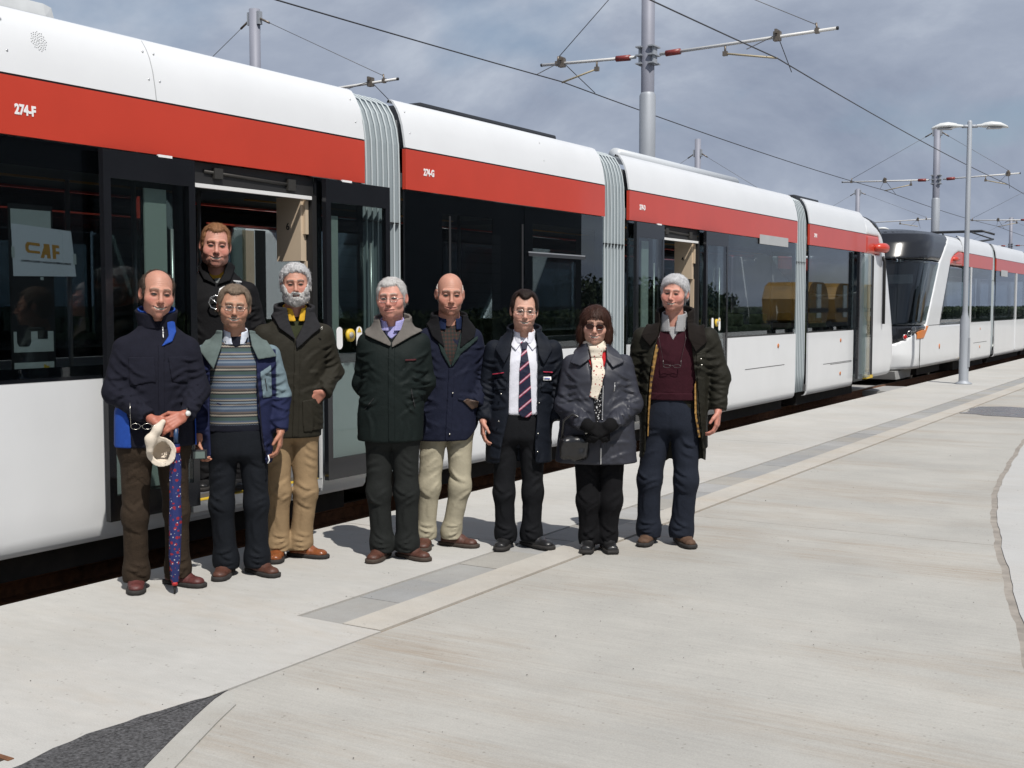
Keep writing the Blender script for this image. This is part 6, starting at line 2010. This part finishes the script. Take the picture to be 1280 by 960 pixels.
# ================================================================== 4: dark green jacket, glasses, hands behind the back
def person4():
    f = Fig('white haired man in glasses and a dark green jacket, hands behind his back', -4.60, 6.09, turn=-5, seed=4)
    f.head((.004, -.03, 1.660), -6, 0, -3, 1.035, skin=SK['pink'], brow=(.30, .26, .22), smile=.002, w=1.13, jaw=1.14, ruddy=1.2, browk=.7)
    f.body((.005, .02, 1.45), (0, 0, .95), [(-.15, 0, 1.40), (.175, 0, 1.40)], [(-.085, -.01, .42), (.092, -.01, .42)], [(-.065, .02, .08), (.092, .02, .08)])
    f.hair(fab('hair_white', (.44, .43, .42), .75, .2, 80), style='short', th=.008, top=.5, recess=.02, nf=40, amp=.0018, line=[.055, .045, .028, -.014, -.036, -.056, -.072, -.092, -.12])
    specs(f, zz=-.008)
    rows = [(.75, -.010, 0, .208, .150), (.90, -.008, 0, .212, .155), (1.05, .0, 0, .205, .155), (1.20, .010, 0, .198, .148), (1.32, .012, 0, .192, .132), (1.40, .012, .01, .165, .108), (1.47, .008, .015, .108, .090), (1.51, .006, .015, .095, .085)]
    M_gn = fab('jacket_bottle_green', (.0095, .017, .016), .72, .10)
    jacket(f, M_gn, rows, [[(-.150, .01, 1.385), (-.190, .05, 1.12), (-.120, .17, .95)], [(.178, .01, 1.385), (.208, .05, 1.13), (.130, .17, .95)]], [.080, .073, .060], .758, [(-.085, 1.56), (.105, 1.56), (.060, 1.46), (.010, 1.385), (-.045, 1.46)], .026, seed=17, amp=.009)
    jk = f.jk
    under(f, 'pullover', fab('pullover_charcoal', (.018, .02, .022)), rows, .024, 1.25, 1.50)
    f.patch('shirt_front', f.un, [(-.070, 1.53), (.085, 1.53), (.045, 1.44), (.006, 1.405), (-.035, 1.44)], ramp_mat('shirt_violet_check', _check((.36, .36, .62), (.20, .19, .46), (.52, .50, .68), 90)), -.01, .005, .005)
    collar(f, 'shirt_collar', bpy.data.materials['shirt_violet_check'], (.006, .0), a0=.088, b0=.082, z0=1.455, a1=.070, b1=.070, z1=1.535, t=.005, gap0=.014, gap1=.032, tilt=.25)
    cg = fab('collar_taupe', (.125, .115, .105))
    f.patch('jacket_collar', jk, [(-.075, 1.555), (-.055, 1.47), (.008, 1.382), (.004, 1.362), (-.155, 1.430), (-.165, 1.455), (-.115, 1.545)], cg, .004, .024, .005, ylim=.05)
    f.patch('jacket_collar', jk, [(.095, 1.555), (.068, 1.47), (.012, 1.382), (.014, 1.355), (.135, 1.425), (.195, 1.455), (.135, 1.545)], cg, .004, .024, .005, ylim=.05)
    collar(f, 'collar_stand', cg, (.008, .012), a0=.108, b0=.094, z0=1.47, a1=.112, b1=.098, z1=1.545, t=.008, gap0=.07, gap1=.085, tilt=.28)
    f.patch('front_placket', jk, [(-.008, 1.37), (.034, 1.37), (.030, .765), (-.012, .765)], M_gn, -.004, .006, .006)
    f.patch('chest_logo', jk, [(.095, 1.282), (.165, 1.285), (.165, 1.272), (.095, 1.269)], fab('logo_maroon', (.10, .03, .035)), .0, .007, .004)
    f.patch('pocket_zip', jk, [(-.165, .965), (-.158, .965), (-.095, 1.04), (-.103, 1.04)], M_matblack, -.002, .007, .004)
    f.patch('pocket_zip', jk, [(.150, .98), (.157, .98), (.135, 1.10), (.128, 1.10)], M_matblack, -.002, .007, .004)
    trousers(f, fab('trousers_grey_green', (.024, .027, .026), .92), .98, .82, .162, .130, [((-.086, -.02, .43), (-.068, .0, .10)), ((.092, -.02, .43), (.092, .0, .10))], .045, [0.098, 0.078, 0.078], 41, .007)
    shoe(f, -.072, .02, -16, M_shoebr, M_solebr); shoe(f, .092, .03, 46, M_shoebr, M_solebr)

# ================================================================== 5: bald man in a navy coat, hand in pocket
def person5():
    f = Fig('bald man in a navy coat and pale beige trousers, hand in his coat pocket', -4.55, 6.57, turn=8, seed=5)
    f.head((.056, -.03, 1.690), -3, 5, 2, 1.13, skin=SK['ruddy'], brow=(.20, .15, .12), smile=.003, w=1.0, jaw=.95, ruddy=.8, browk=.7)
    f.hand((.280, .03, 1.15), (.222, -.085, .985), (-.55, .25, -.80), (-.3, .8, -.2), 1, (.3, .4, .3), 1.0)
    f.body((.055, .02, 1.49), (.02, 0, .95), [(-.09, 0, 1.42), (.21, 0, 1.42)], [(-.09, -.01, .40), (.11, -.01, .40)], [(-.11, .02, .08), (.062, .02, .08)])
    f.hair(fab('hair_white_short', (.50, .47, .44), .8, .2, 90), style='short', strands=500, slen=.008, th=.0065, bald=(0, -.045, .095, .108), nf=90, amp=.0018, line=[.055, .045, .028, -.008, -.012, .005, .02, .03, .05])
    rows = [(.70, .035, 0, .205, .150), (.88, .040, 0, .210, .152), (1.05, .045, 0, .202, .148), (1.20, .055, 0, .196, .142), (1.34, .060, 0, .188, .130), (1.43, .060, .01, .160, .106), (1.49, .058, .015, .112, .090), (1.53, .056, .015, .098, .085)]
    M_nv5 = fab('coat_navy', (.014, .018, .042), .82)
    jacket(f, M_nv5, rows, [[(-.090, .01, 1.405), (-.145, .03, 1.12), (-.135, -.05, .90)], [(.212, .01, 1.405), (.282, .03, 1.14), (.215, -.100, .965)]], [.080, .074, .062], .722, [(-.040, 1.58), (.150, 1.58), (.115, 1.40), (.045, 1.215), (.0, 1.33), (-.02, 1.45)], .028, seed=23, amp=.009, lift=lambda P: .10 * np.clip((P[:, 0] - .14) / .10, 0, 1) ** 1.5)
    jk = f.jk
    under(f, 'sweater', ramp_mat('sweater_dark_pattern', _check((.020, .021, .020), (.030, .026, .022), (.055, .025, .022), 42)), rows, .024, 1.10, 1.50)
    collar(f, 'shirt_collar', fab('shirt_navy', (.018, .030, .085)), (.056, .0), a0=.090, b0=.084, z0=1.455, a1=.072, b1=.072, z1=1.545, t=.005, gap0=.034, gap1=.028, tilt=.25)
    ck = fab('collar_black', (.010, .010, .012)); lg = fab('lining_green', (.028, .048, .045))
    f.patch('coat_collar', jk, [(-.030, 1.575), (-.018, 1.46), (.002, 1.34), (-.075, 1.415), (-.100, 1.50), (-.06, 1.57)], ck, .004, .024, .005, ylim=.05)
    f.patch('coat_collar', jk, [(.142, 1.575), (.120, 1.44), (.100, 1.335), (.205, 1.405), (.225, 1.46), (.17, 1.57)], ck, .004, .024, .005, ylim=.05)
    f.patch('lapel_lining', jk, [(.118, 1.44), (.145, 1.37), (.235, 1.415), (.235, 1.395), (.11, 1.30), (.050, 1.215), (.045, 1.225)], lg, .001, .016, .005, ylim=.05)
    f.patch('lapel_lining', jk, [(-.015, 1.42), (.0, 1.33), (.045, 1.215), (.035, 1.21), (-.020, 1.31), (-.045, 1.40)], lg, .001, .014, .005, ylim=.05)
    collar(f, 'collar_stand', ck, (.056, .012), a0=.112, b0=.096, z0=1.48, a1=.116, b1=.100, z1=1.560, t=.008, gap0=.08, gap1=.09, tilt=.28)
    f.patch('front_placket', jk, [(.028, 1.21), (.068, 1.21), (.040, .73), (.0, .73)], M_nv5, -.004, .006, .006)
    f.patch('pocket_trim', jk, [(.120, .990), (.150, 1.005), (.225, .985), (.228, .945), (.185, .930)], mat('leather_trim', (.060, .034, .022), .5), -.002, .012, .005, ylim=.05)
    f.patch('pocket_flap', jk, [(.09, 1.01), (.20, .99), (.20, .975), (.09, .995)], M_nv5, -.002, .009, .005)
    mb = MB()
    for x, z in ((.052, 1.045), (.030, .775)):
        mb.cyl((x, -.163, z), (x, -.170, z), .006, n=10)
    mb.build('press_studs', M_metal, f.root, local=True)
    trousers(f, fab('chinos_stone', (.345, .315, .235), .9, .06), .98, .84, .178, .130, [((-.088, -.03, .41), (-.108, .0, .10)), ((.118, -.04, .41), (.062, .0, .10))], .055, [0.098, 0.074, 0.069], 51, .010, top=.035)
    shoe(f, -.112, .02, -12, M_shoebr, M_solebr); shoe(f, .070, .02, 50, M_shoebr, M_solebr)

# ================================================================== 6: shirt and striped tie under an open coat
def person6():
    f = Fig('man in glasses, white shirt and striped tie under an open dark navy coat', -4.10, 6.84, seed=6)
    f.head((.027, -.03, 1.579), 4, 2, 3, 1.03, skin=SK['fair'], brow=(.05, .035, .03), smile=.011, teeth=1, gap=.0035, w=1.04, jaw=1.0, ruddy=.7, browk=.6)
    f.hand((-.218, .02, 1.05), (-.245, -.06, .850), (-.02, -.15, -1), (1, .25, 0), -1, (.35, .5, .4), .96)
    f.body((.025, .02, 1.40), (0, 0, .90), [(-.16, 0, 1.34), (.205, 0, 1.34)], [(-.108, -.01, .36), (.085, -.01, .36)], [(-.097, .02, .08), (.075, .02, .08)])
    f.hair(fab('hair_dark_brown', (.030, .018, .014), .6, .3, 60), style='short', th=.015, top=.4, recess=.060, nf=40, amp=.0026, line=[.055, .045, .028, -.016, -.034, -.046, -.060, -.085, -.115])
    specs(f, zz=-.002)
    rows = [(.56, -.010, 0, .225, .150), (.75, -.006, 0, .220, .150), (.95, .005, 0, .212, .146), (1.12, .014, 0, .205, .142), (1.26, .020, 0, .200, .130), (1.34, .022, .01, .176, .108), (1.40, .024, .015, .118, .090), (1.44, .026, .018, .095, .084)]
    OP = [(-.040, 1.50), (.100, 1.50), (.118, 1.25), (.112, .90), (.095, .70), (.110, .45), (-.155, .45), (-.120, .70), (-.075, .90), (-.068, 1.25)]
    M_c6 = fab('coat_blue_black', (.010, .014, .024), .7)
    jacket(f, M_c6, rows, [[(-.172, .01, 1.33), (-.220, .02, 1.05), (-.244, -.045, .865)], [(.212, .01, 1.33), (.262, .03, 1.06), (.255, -.03, .865)]], [.076, .068, .058], .575, OP, ([.5, .80, .90, 1.5], [.11, .10, .032, .030]), seed=29, amp=.008)
    jk = f.jk
    under(f, 'shirt', fab('shirt_white', (.66, .67, .74), .8, .03), rows, .022, .895, 1.42, amp=.003)
    collar(f, 'shirt_collar', MATS['shirt_white'], (.026, -.002), a0=.088, b0=.080, z0=1.365, a1=.068, b1=.068, z1=1.455, t=.0045, gap0=.018, gap1=.030, tilt=.25)
    f.patch('collar_point', f.un, [(-.030, 1.43), (.020, 1.385), (-.030, 1.320), (-.062, 1.355)], MATS['shirt_white'], .0, .012, .004)
    f.patch('collar_point', f.un, [(.085, 1.43), (.034, 1.385), (.082, 1.320), (.115, 1.355)], MATS['shirt_white'], .0, .012, .004)
    MT = ramp_mat('tie_stripes', _tie, .6)
    f.patch('tie_knot', f.un, [(.002, 1.375), (.052, 1.375), (.042, 1.325), (.012, 1.325)], MT, .002, .020, .004)
    f.patch('tie', f.un, [(.010, 1.33), (.044, 1.33), (.065, 1.20), (.078, .905), (.040, .855), (-.010, .905), (-.004, 1.20)], MT, .001, .013, .0045)
    f.patch('coat_collar', jk, [(-.042, 1.49), (-.070, 1.30), (-.105, 1.235), (-.165, 1.33), (-.115, 1.44), (-.08, 1.49)], M_c6, .003, .022, .005, ylim=.05)
    f.patch('coat_collar', jk, [(.100, 1.49), (.120, 1.30), (.155, 1.225), (.215, 1.33), (.165, 1.44), (.13, 1.49)], M_c6, .003, .022, .005, ylim=.05)
    collar(f, 'collar_stand', M_c6, (.026, .014), a0=.106, b0=.092, z0=1.39, a1=.110, b1=.098, z1=1.475, t=.008, gap0=.07, gap1=.08, tilt=.28)
    rp = fab('piping_red', (.35, .03, .06))
    for pl in ([(-.185, 1.165), (-.105, 1.180), (-.105, 1.174), (-.185, 1.158)], [(.150, 1.185), (.215, 1.180), (.215, 1.173), (.150, 1.178)]):
        f.patch('piping', jk, pl, rp, .0, .009, .0035, ylim=.05)
    f.patch('badge', jk, [(.150, 1.150), (.205, 1.148), (.205, 1.122), (.150, 1.124)], M_decal, .0, .010, .004)
    f.patch('badge_print', jk, [(.160, 1.141), (.196, 1.140), (.196, 1.131), (.160, 1.132)], fab('badge_blue', (.10, .12, .35)), .002, .0125, .0035)
    for pl in ([(-.175, 1.13), (-.085, 1.14), (-.09, 1.07), (-.175, 1.06)], [(.135, 1.115), (.220, 1.11), (.215, 1.045), (.135, 1.05)]):
        f.patch('pocket_flap', jk, pl, M_c6, -.004, .008, .006)
    mb = MB()
    for x, z in ((-.125, 1.04), (.125, .98), (.118, .78), (.115, .66), (-.14, .86)):
        mb.cyl((x, -.148, z), (x, -.158, z), .005, n=8)
    mb.build('press_studs', M_metal, f.root, local=True)
    trousers(f, fab('suit_black', (.010, .011, .014), .85), .94, .80, .178, .122, [((-.108, -.02, .37), (-.097, .0, .09)), ((.085, -.02, .37), (.075, .0, .09))], .042, [0.093, 0.071, 0.073], 61, .006)
    shoe(f, -.097, .02, -12, M_shoedk, M_sole, lace=False); shoe(f, .078, .02, 44, M_shoedk, M_sole, lace=False)

# ================================================================== 7: woman in sunglasses and scarf
def person7():
    f = Fig('woman in dark glasses and cream scarf, grey coat, black gloves clasped', -3.61, 7.02, turn=4, seed=7)
    f.head((-.023, -.03, 1.486), -5, 2, 3, .99, skin=SK['fair'], brow=(.06, .03, .02), smile=.011, teeth=1, gap=.0035, w=1.05, jaw=1.0, ruddy=.6, lines=.2, lip=(.45, .12, .12), browk=.7)
    f.hand((-.24, -.02, .96), (-.078, -.262, .845), (.85, -.1, -.42), (.2, .7, -.6), -1, (.35, .5, .3), .92)
    f.hand((.245, -.02, .97), (.050, -.262, .845), (-.85, -.15, -.45), (-.2, .7, -.6), 1, (.3, .45, .3), .92)
    f.body((-.02, .02, 1.31), (0, 0, .85), [(-.165, 0, 1.24), (.16, 0, 1.24)], [(-.066, -.01, .32), (.088, -.01, .32)], [(-.055, .02, .08), (.064, .02, .08)])
    f.hair(fab('hair_auburn', (.060, .024, .015), .5, .35, 50, stretch=(3, 3, .6)), style='bob', strands=2600, slen=.045, lift=.12)
    sg = specs(f, mat('shade_frame', (.02, .008, .006), .2), M_shade, .0022, -.002, .024, .0155)
    rows = [(.57, -.012, 0, .272, .175), (.72, -.010, 0, .258, .172), (.90, -.006, 0, .238, .162), (1.05, -.006, 0, .216, .152), (1.17, -.006, 0, .196, .142), (1.25, -.008, .01, .168, .118), (1.31, -.014, .015, .110, .090), (1.35, -.020, .015, .085, .080)]
    M_c7 = mat('coat_slate', (.027, .029, .040), .52, spec=.4, var=.12, vscale=18, bump=.15, bscale=300, bdist=.002)
    jacket(f, M_c7, rows, [[(-.172, .01, 1.235), (-.222, -.02, .96), (-.105, -.225, .860)], [(.165, .01, 1.235), (.225, -.02, .97), (.080, -.225, .860)]], [.078, .074, .062], .584, [(-.085, 1.40), (.060, 1.40), (.020, 1.12), (.012, .88), (-.025, .85), (-.05, 1.10)], .024, seed=37, amp=.010)
    jk = f.jk
    under(f, 'blouse', ramp_mat('blouse_black_white', _spots((.012, .012, .014), (.60, .60, .60), 75, .34)), rows, .018, .80, 1.36, amp=.003)
    f.patch('red_top', f.un, [(-.095, 1.345), (.065, 1.345), (.030, 1.215), (-.055, 1.215)], fab('jersey_red', (.42, .02, .025)), -.006, .008, .005)
    MS = ramp_mat('scarf_print', _spots((.66, .60, .50), (.30, .05, .05), 46, .24, (.10, .08, .07)), .85)
    def loop(P):
        Q = P - A(-.022, .005, 1.330)
        r_ = np.sqrt((Q[:, 0] / 1.0) ** 2 + (Q[:, 1] / .95) ** 2) - .078
        zc = .035 + .35 * Q[:, 1]
        return np.sqrt(r_ ** 2 + ((Q[:, 2] - zc) * .55) ** 2) - .021 + .006 * vnoise(P, (14, 14, 40), 4)
    sc = f.cloth('scarf', loop, (-.16, -.14, 1.24), (.12, .16, 1.48), MS, .0055)
    f.patch('scarf_knot', lambda P: np.minimum(f.un(P), loop(P) + .01), [(-.060, 1.345), (.018, 1.350), (.010, 1.285), (-.048, 1.285)], MS, .0, .034, .005, parent=sc, rnd=.008)
    f.patch('scarf_tail', f.un, [(-.050, 1.30), (.012, 1.30), (.032, 1.20), (.018, 1.10), (-.015, 1.010), (-.065, 1.030), (-.048, 1.14)], MS, .004, .030, .005, parent=sc, wig=.006)
    f.patch('coat_collar', jk, [(-.075, 1.385), (-.062, 1.27), (-.125, 1.225), (-.190, 1.245), (-.150, 1.33), (-.11, 1.385)], M_c7, .004, .022, .005, ylim=.05)
    f.patch('coat_collar', jk, [(.048, 1.385), (.045, 1.27), (.085, 1.215), (.165, 1.25), (.11, 1.345), (.08, 1.385)], M_c7, .004, .022, .005, ylim=.05)
    f.patch('zip', jk, [(.018, 1.10), (.026, 1.10), (.020, .88), (.012, .88)], M_zip, -.004, .009, .0035)
    f.patch('zip', jk, [(.002, .70), (.012, .70), (.012, .592), (.002, .592)], M_zip, -.004, .011, .0035)
    f.patch('front_flap', jk, [(.008, .84), (.040, .84), (.045, .59), (.005, .59)], M_c7, -.004, .006, .006)
    f.patch('pocket_seam', jk, [(.095, 1.12), (.102, 1.12), (.098, 1.06), (.091, 1.06)], M_zip, -.004, .005, .0035)
    GL = fab('knit_black', (.007, .007, .008))
    for i, (el, wr, pr) in enumerate(f.hands):
        def gf(P, pr=pr, wr=wr, el=el):
            d = cone(P, A(*wr) + (A(*el) - A(*wr)) * .35, A(*wr), .048, .042)
            for a_, b_, r1, r2 in pr:
                d = smin(d, cone(P, a_, b_, r1 + .005, r2 + .005), .008)
            return d
        f.cloth('glove', gf, (min(wr[0] - .2, -.25), -.42, .68), (max(wr[0] + .2, .2), -.10, .98), GL, .005)
    trousers(f, fab('trousers_black', (.008, .008, .010)), .86, .74, .172, .128, [((-.066, -.02, .33), (-.056, .0, .09)), ((.086, -.02, .33), (.066, .0, .09))], .040, [0.091, 0.076, 0.067], 71, .006)
    shoe(f, -.056, .02, -10, M_shoedk, M_sole, .255, .086, lace=False); shoe(f, .066, .02, 8, M_shoedk, M_sole, .255, .086, lace=False)
    o = prop(f, 'handbag', 'black leather handbag at the side of the woman in the scarf', 'handbag', (-.165, -.20, .60))
    ML = mat('bag_leather', (.010, .010, .011), .3, coat=.3, var=.2, bump=.5, bscale=24, bdist=.006)
    def bag(P):
        d = sbox(P, (-.165, -.190, .700), (.098, .045, .080), .044)
        return d + .010 * vnoise(P, (22, 22, 7), 5) + .005 * vnoise(P, 30, 2)
    V, F = mesh_sdf(bag, (-.32, -.29, .58), (.0, -.10, .84), .006)
    link('bag_body', np_mesh('bag_body', V - np.array((-.165, -.20, .60)), F), o, ML)
    mb = MB(); mb.tube([(-.245, -.20, .765), (-.235, -.215, .88), (-.18, -.235, .925), (-.10, -.235, .88), (-.085, -.20, .765)], .010, 8); mb.build('strap', ML, o)
    mb = MB(); mb.tube([(-.10, -.245, .800), (-.075, -.248, .805)], .005, 6); mb.build('clasp', M_metal, o)

# ================================================================== 8: tall man, maroon sweater under an open olive coat
def person8():
    f = Fig('tall white haired man in a maroon sweater under a long open dark olive coat', -3.31, 7.45, turn=-7, seed=8)
    f.head((.047, -.03, 1.697), -6, 2, 4, .95, skin=SK['pink'], brow=(.26, .20, .17), smile=.011, teeth=1, gap=.0035, w=1.16, jaw=1.14, ruddy=1.15, browk=.7)
    f.hand((.352, .02, 1.14), (.348, -.06, .915), (-.05, -.15, -1), (-1, .15, 0), 1, (.4, .6, .45), 1.05)
    f.body((.045, .02, 1.48), (.03, 0, .97), [(-.16, 0, 1.42), (.26, 0, 1.42)], [(-.11, -.01, .43), (.135, -.01, .43)], [(-.114, .02, .08), (.105, .02, .08)])
    f.hair(fab('hair_silver', (.42, .42, .43), .6, .25, 60), style='short', th=.014, top=.4, nf=35, amp=.0025, line=[.055, .045, .026, -.018, -.038, -.056, -.074, -.100, -.13])
    rows = [(.56, .04, .01, .225, .150), (.75, .045, .005, .228, .152), (.95, .048, 0, .232, .156), (1.12, .050, 0, .232, .152), (1.28, .052, 0, .228, .140), (1.39, .052, .008, .205, .118), (1.46, .050, .012, .140, .096), (1.50, .048, .015, .100, .086)]
    OP = [(-.020, 1.58), (.120, 1.58), (.175, 1.34), (.205, 1.10), (.212, .90), (.240, .70), (.262, .45), (-.150, .45), (-.125, .70), (-.120, .90), (-.105, 1.15), (-.060, 1.38)]
    M_c8 = fab('waxed_dark_olive', (.024, .023, .016), .7)
    jacket(f, M_c8, rows, [[(-.165, .01, 1.405), (-.220, .02, 1.11), (-.215, -.05, .90)], [(.272, .01, 1.405), (.352, .02, 1.14), (.347, -.035, .935)]], [.086, .078, .066], .570, OP, ([.5, .82, .93, 1.5], [.12, .11, .036, .032]), seed=43, amp=.010, lift=lambda P: .015 * np.sin(P[:, 0] * 60))
    jk = f.jk
    M_mr = fab('sweater_maroon', (.050, .010, .018))
    under(f, 'sweater', M_mr, rows, .022, .985, 1.47, amp=.005)
    f.patch('sweater_hem', f.un, [(-.14, 1.035), (.235, 1.035), (.235, .985), (-.14, .985)], M_mr, -.02, .006, .006)
    ms = ramp_mat('shirt_grey_stripe', _check((.36, .36, .36), (.22, .22, .23), (.30, .30, .31), 85))
    f.patch('shirt_v', f.un, [(-.010, 1.49), (.110, 1.49), (.048, 1.385)], ms, -.01, .004, .005)
    collar(f, 'shirt_collar', ms, (.046, .0), a0=.096, b0=.088, z0=1.440, a1=.078, b1=.074, z1=1.570, t=.005, gap0=.012, gap1=.034, tilt=.25)
    ck = fab('corduroy_collar', (.016, .012, .010))
    f.patch('coat_collar', jk, [(-.030, 1.60), (-.055, 1.40), (-.100, 1.345), (-.165, 1.41), (-.125, 1.53), (-.07, 1.60)], ck, .004, .026, .005, ylim=.06)
    f.patch('coat_collar', jk, [(.125, 1.60), (.155, 1.40), (.205, 1.31), (.275, 1.375), (.245, 1.485), (.17, 1.60)], ck, .004, .026, .005, ylim=.06)
    collar(f, 'collar_stand', ck, (.048, .014), a0=.122, b0=.102, z0=1.45, a1=.120, b1=.104, z1=1.590, t=.009, gap0=.085, gap1=.095, tilt=.28)
    tn = ramp_mat('tartan_tan', _check((.33, .19, .06), (.26, .15, .045), (.08, .05, .03), 26))
    f.patch('coat_lining', jk, [(-.062, 1.36), (-.045, 1.33), (-.085, 1.10), (-.102, .90), (-.108, .74), (-.115, .74), (-.112, .90), (-.097, 1.15)], tn, -.030, .004, .005, ylim=.05)
    f.patch('coat_lining', jk, [(.205, 1.12), (.195, 1.08), (.200, .90), (.222, .74), (.236, .74), (.212, .90)], tn, -.030, .004, .005, ylim=.05)
    f.patch('storm_flap', jk, [(.205, 1.30), (.212, 1.18), (.250, .66), (.275, .66), (.262, 1.18), (.265, 1.31)], M_c8, -.004, .008, .006, ylim=.05)
    mb = MB()
    for x, z in ((.245, 1.225), (.240, 1.265)):
        mb.cyl((x, -.140, z), (x, -.152, z), .006, n=8)
    mb.build('press_studs', M_metal, f.root, local=True)
    # spectacles hung on the sweater
    mb = MB(); c0 = Vector((.052, -.158, 1.220))
    for s_ in (-.034, .034):
        mb.tube([c0 + Vector((s_ + .025 * math.cos(a), -.004 - abs(s_) * .0, .010 * math.sin(a) - .004)) for a in np.arange(16) * math.pi / 8], .0016, 5, closed=True)
        mb.tube([c0 + Vector((s_ * 1.72, 0, .0)), c0 + Vector((s_ * 1.74, .0, .035))], .0028, 5)
    mb.tube([c0 + Vector((-.010, -.004, 0)), c0 + Vector((.010, -.004, 0))], .0016, 5)
    mb.tube([c0 + Vector((-.059, 0, .035)), Vector((-.045, -.10, 1.40)), Vector((-.035, -.06, 1.47))], .0012, 4)
    mb.tube([c0 + Vector((.059, 0, .035)), Vector((.135, -.10, 1.40)), Vector((.120, -.06, 1.47))], .0012, 4)
    mb.build('hanging_spectacles', mat('dark_metal', (.10, .09, .09), .3, metal=.6), f.root, local=True)
    trousers(f, fab('trousers_navy', (.022, .028, .045), .88), 1.02, .86, .180, .138, [((-.110, -.03, .44), (-.116, .0, .10)), ((.138, -.03, .44), (.106, .0, .10))], .045, [0.107, 0.084, 0.084], 81, .008, top=.035)
    shoe(f, -.116, .02, -6, M_shoesu, M_sole); shoe(f, .110, .02, 26, M_shoesu, M_sole)

# ================================================================== 9: man standing in the tram doorway
def person9():
    f = Fig('sandy haired man in a black jacket standing in the open tram doorway', -6.12, 6.10, .336, 0, seed=9, group='people posing beside the tram')
    f.head((-.006, -.06, 1.690), 4, 2, 4, 1.20, skin=SK['pink'], brow=(.24, .12, .06), smile=.011, teeth=1, gap=.0035, w=1.03, jaw=1.24, ruddy=1.1, browk=.7)
    f.body((0, .02, 1.48), (0, 0, .95), [(-.18, 0, 1.40), (.19, 0, 1.40)], [(-.1, -.01, .45), (.1, -.01, .45)], [(-.1, .02, .08), (.1, .02, .08)])
    f.hair(fab('hair_sandy', (.21, .105, .052), .6, .3, 60), style='short', th=.010, top=.4, recess=.04, nf=40, amp=.0026, line=[.055, .045, .028, -.016, -.036, -.050, -.062, -.085, -.115])
    rows = [(.84, 0, 0, .235, .165), (1.0, 0, 0, .235, .168), (1.15, 0, 0, .232, .160), (1.28, 0, 0, .225, .150), (1.38, 0, .005, .205, .128), (1.46, 0, .012, .150, .104), (1.52, 0, .012, .105, .090), (1.56, 0, .012, .098, .088)]
    M_b9 = fab('jacket_black', (.010, .010, .012), .8)
    jacket(f, M_b9, rows, [[(-.20, .01, 1.38), (-.26, .02, 1.12), (-.25, -.05, .9)], [(.205, .01, 1.38), (.27, .02, 1.12), (.26, -.05, .9)]], [.085, .076, .062], .85, [(-.085, 1.62), (.075, 1.62), (.045, 1.50), (.0, 1.43), (-.05, 1.49)], .024, seed=53, amp=.009)
    under(f, 'tee_shirt', fab('tee_mustard', (.46, .26, .03)), rows, .018, 1.30, 1.55)
    f.patch('grey_placket', f.un, [(-.02, 1.465), (.025, 1.47), (.0, 1.40)], fab('grey_knit', (.14, .15, .15)), .0, .010, .005)
    f.patch('jacket_collar', f.jk, [(-.075, 1.60), (-.055, 1.50), (-.005, 1.42), (-.09, 1.46), (-.13, 1.55)], M_b9, .002, .022, .006, ylim=.05)
    f.patch('jacket_collar', f.jk, [(.068, 1.60), (.048, 1.50), (.0, 1.42), (.09, 1.45), (.13, 1.55)], M_b9, .002, .022, .006, ylim=.05)
    # camera strap with printed tab and chrome ring
    f.patch('strap', f.jk, [(.135, 1.445), (.165, 1.425), (.055, 1.290), (.025, 1.310)], fab('strap_grey', (.10, .10, .105)), .0, .014, .005)
    f.patch('strap_tab', f.jk, [(.015, 1.395), (.050, 1.415), (.070, 1.395), (.035, 1.325), (.0, 1.335)], M_decal, .004, .022, .005)
    f.patch('strap_mark', f.jk, [(.035, 1.375), (.055, 1.385), (.060, 1.360), (.040, 1.350)], fab('mark_red', (.40, .06, .06)), .006, .0245, .004)
    f.patch('white_label', f.jk, [(.105, 1.455), (.165, 1.450), (.170, 1.435), (.115, 1.440)], fab('label_grey', (.40, .41, .42)), .0, .010, .004)
    mb = MB(); c0 = Vector((-.010, -.185, 1.300))
    mb.tube([c0 + Vector((.048 * math.cos(a), -.004, .048 * math.sin(a))) for a in np.arange(8) * math.pi / 4], .0055, 6, closed=True)
    mb.tube([c0 + Vector((-.036, -.004, .030)), c0 + Vector((.036, -.004, -.030))], .005, 6)
    mb.build('strap_buckle', mat('chrome', (.75, .75, .75), .2, metal=.9), f.root, local=True)
    trousers(f, M_b9, .98, .84, .20, .14, [((-.10, -.02, .44), (-.10, .0, .10)), ((.10, -.02, .44), (.10, .0, .10))], .05, [0.102, 0.079, 0.076], 91, .005)
    shoe(f, -.10, .02, -8, M_shoedk, M_sole, lace=False); shoe(f, .10, .02, 8, M_shoedk, M_sole, lace=False)

for fn_ in (person1, person2, person3, person4, person5, person6, person7, person8, person9):
    fn_()
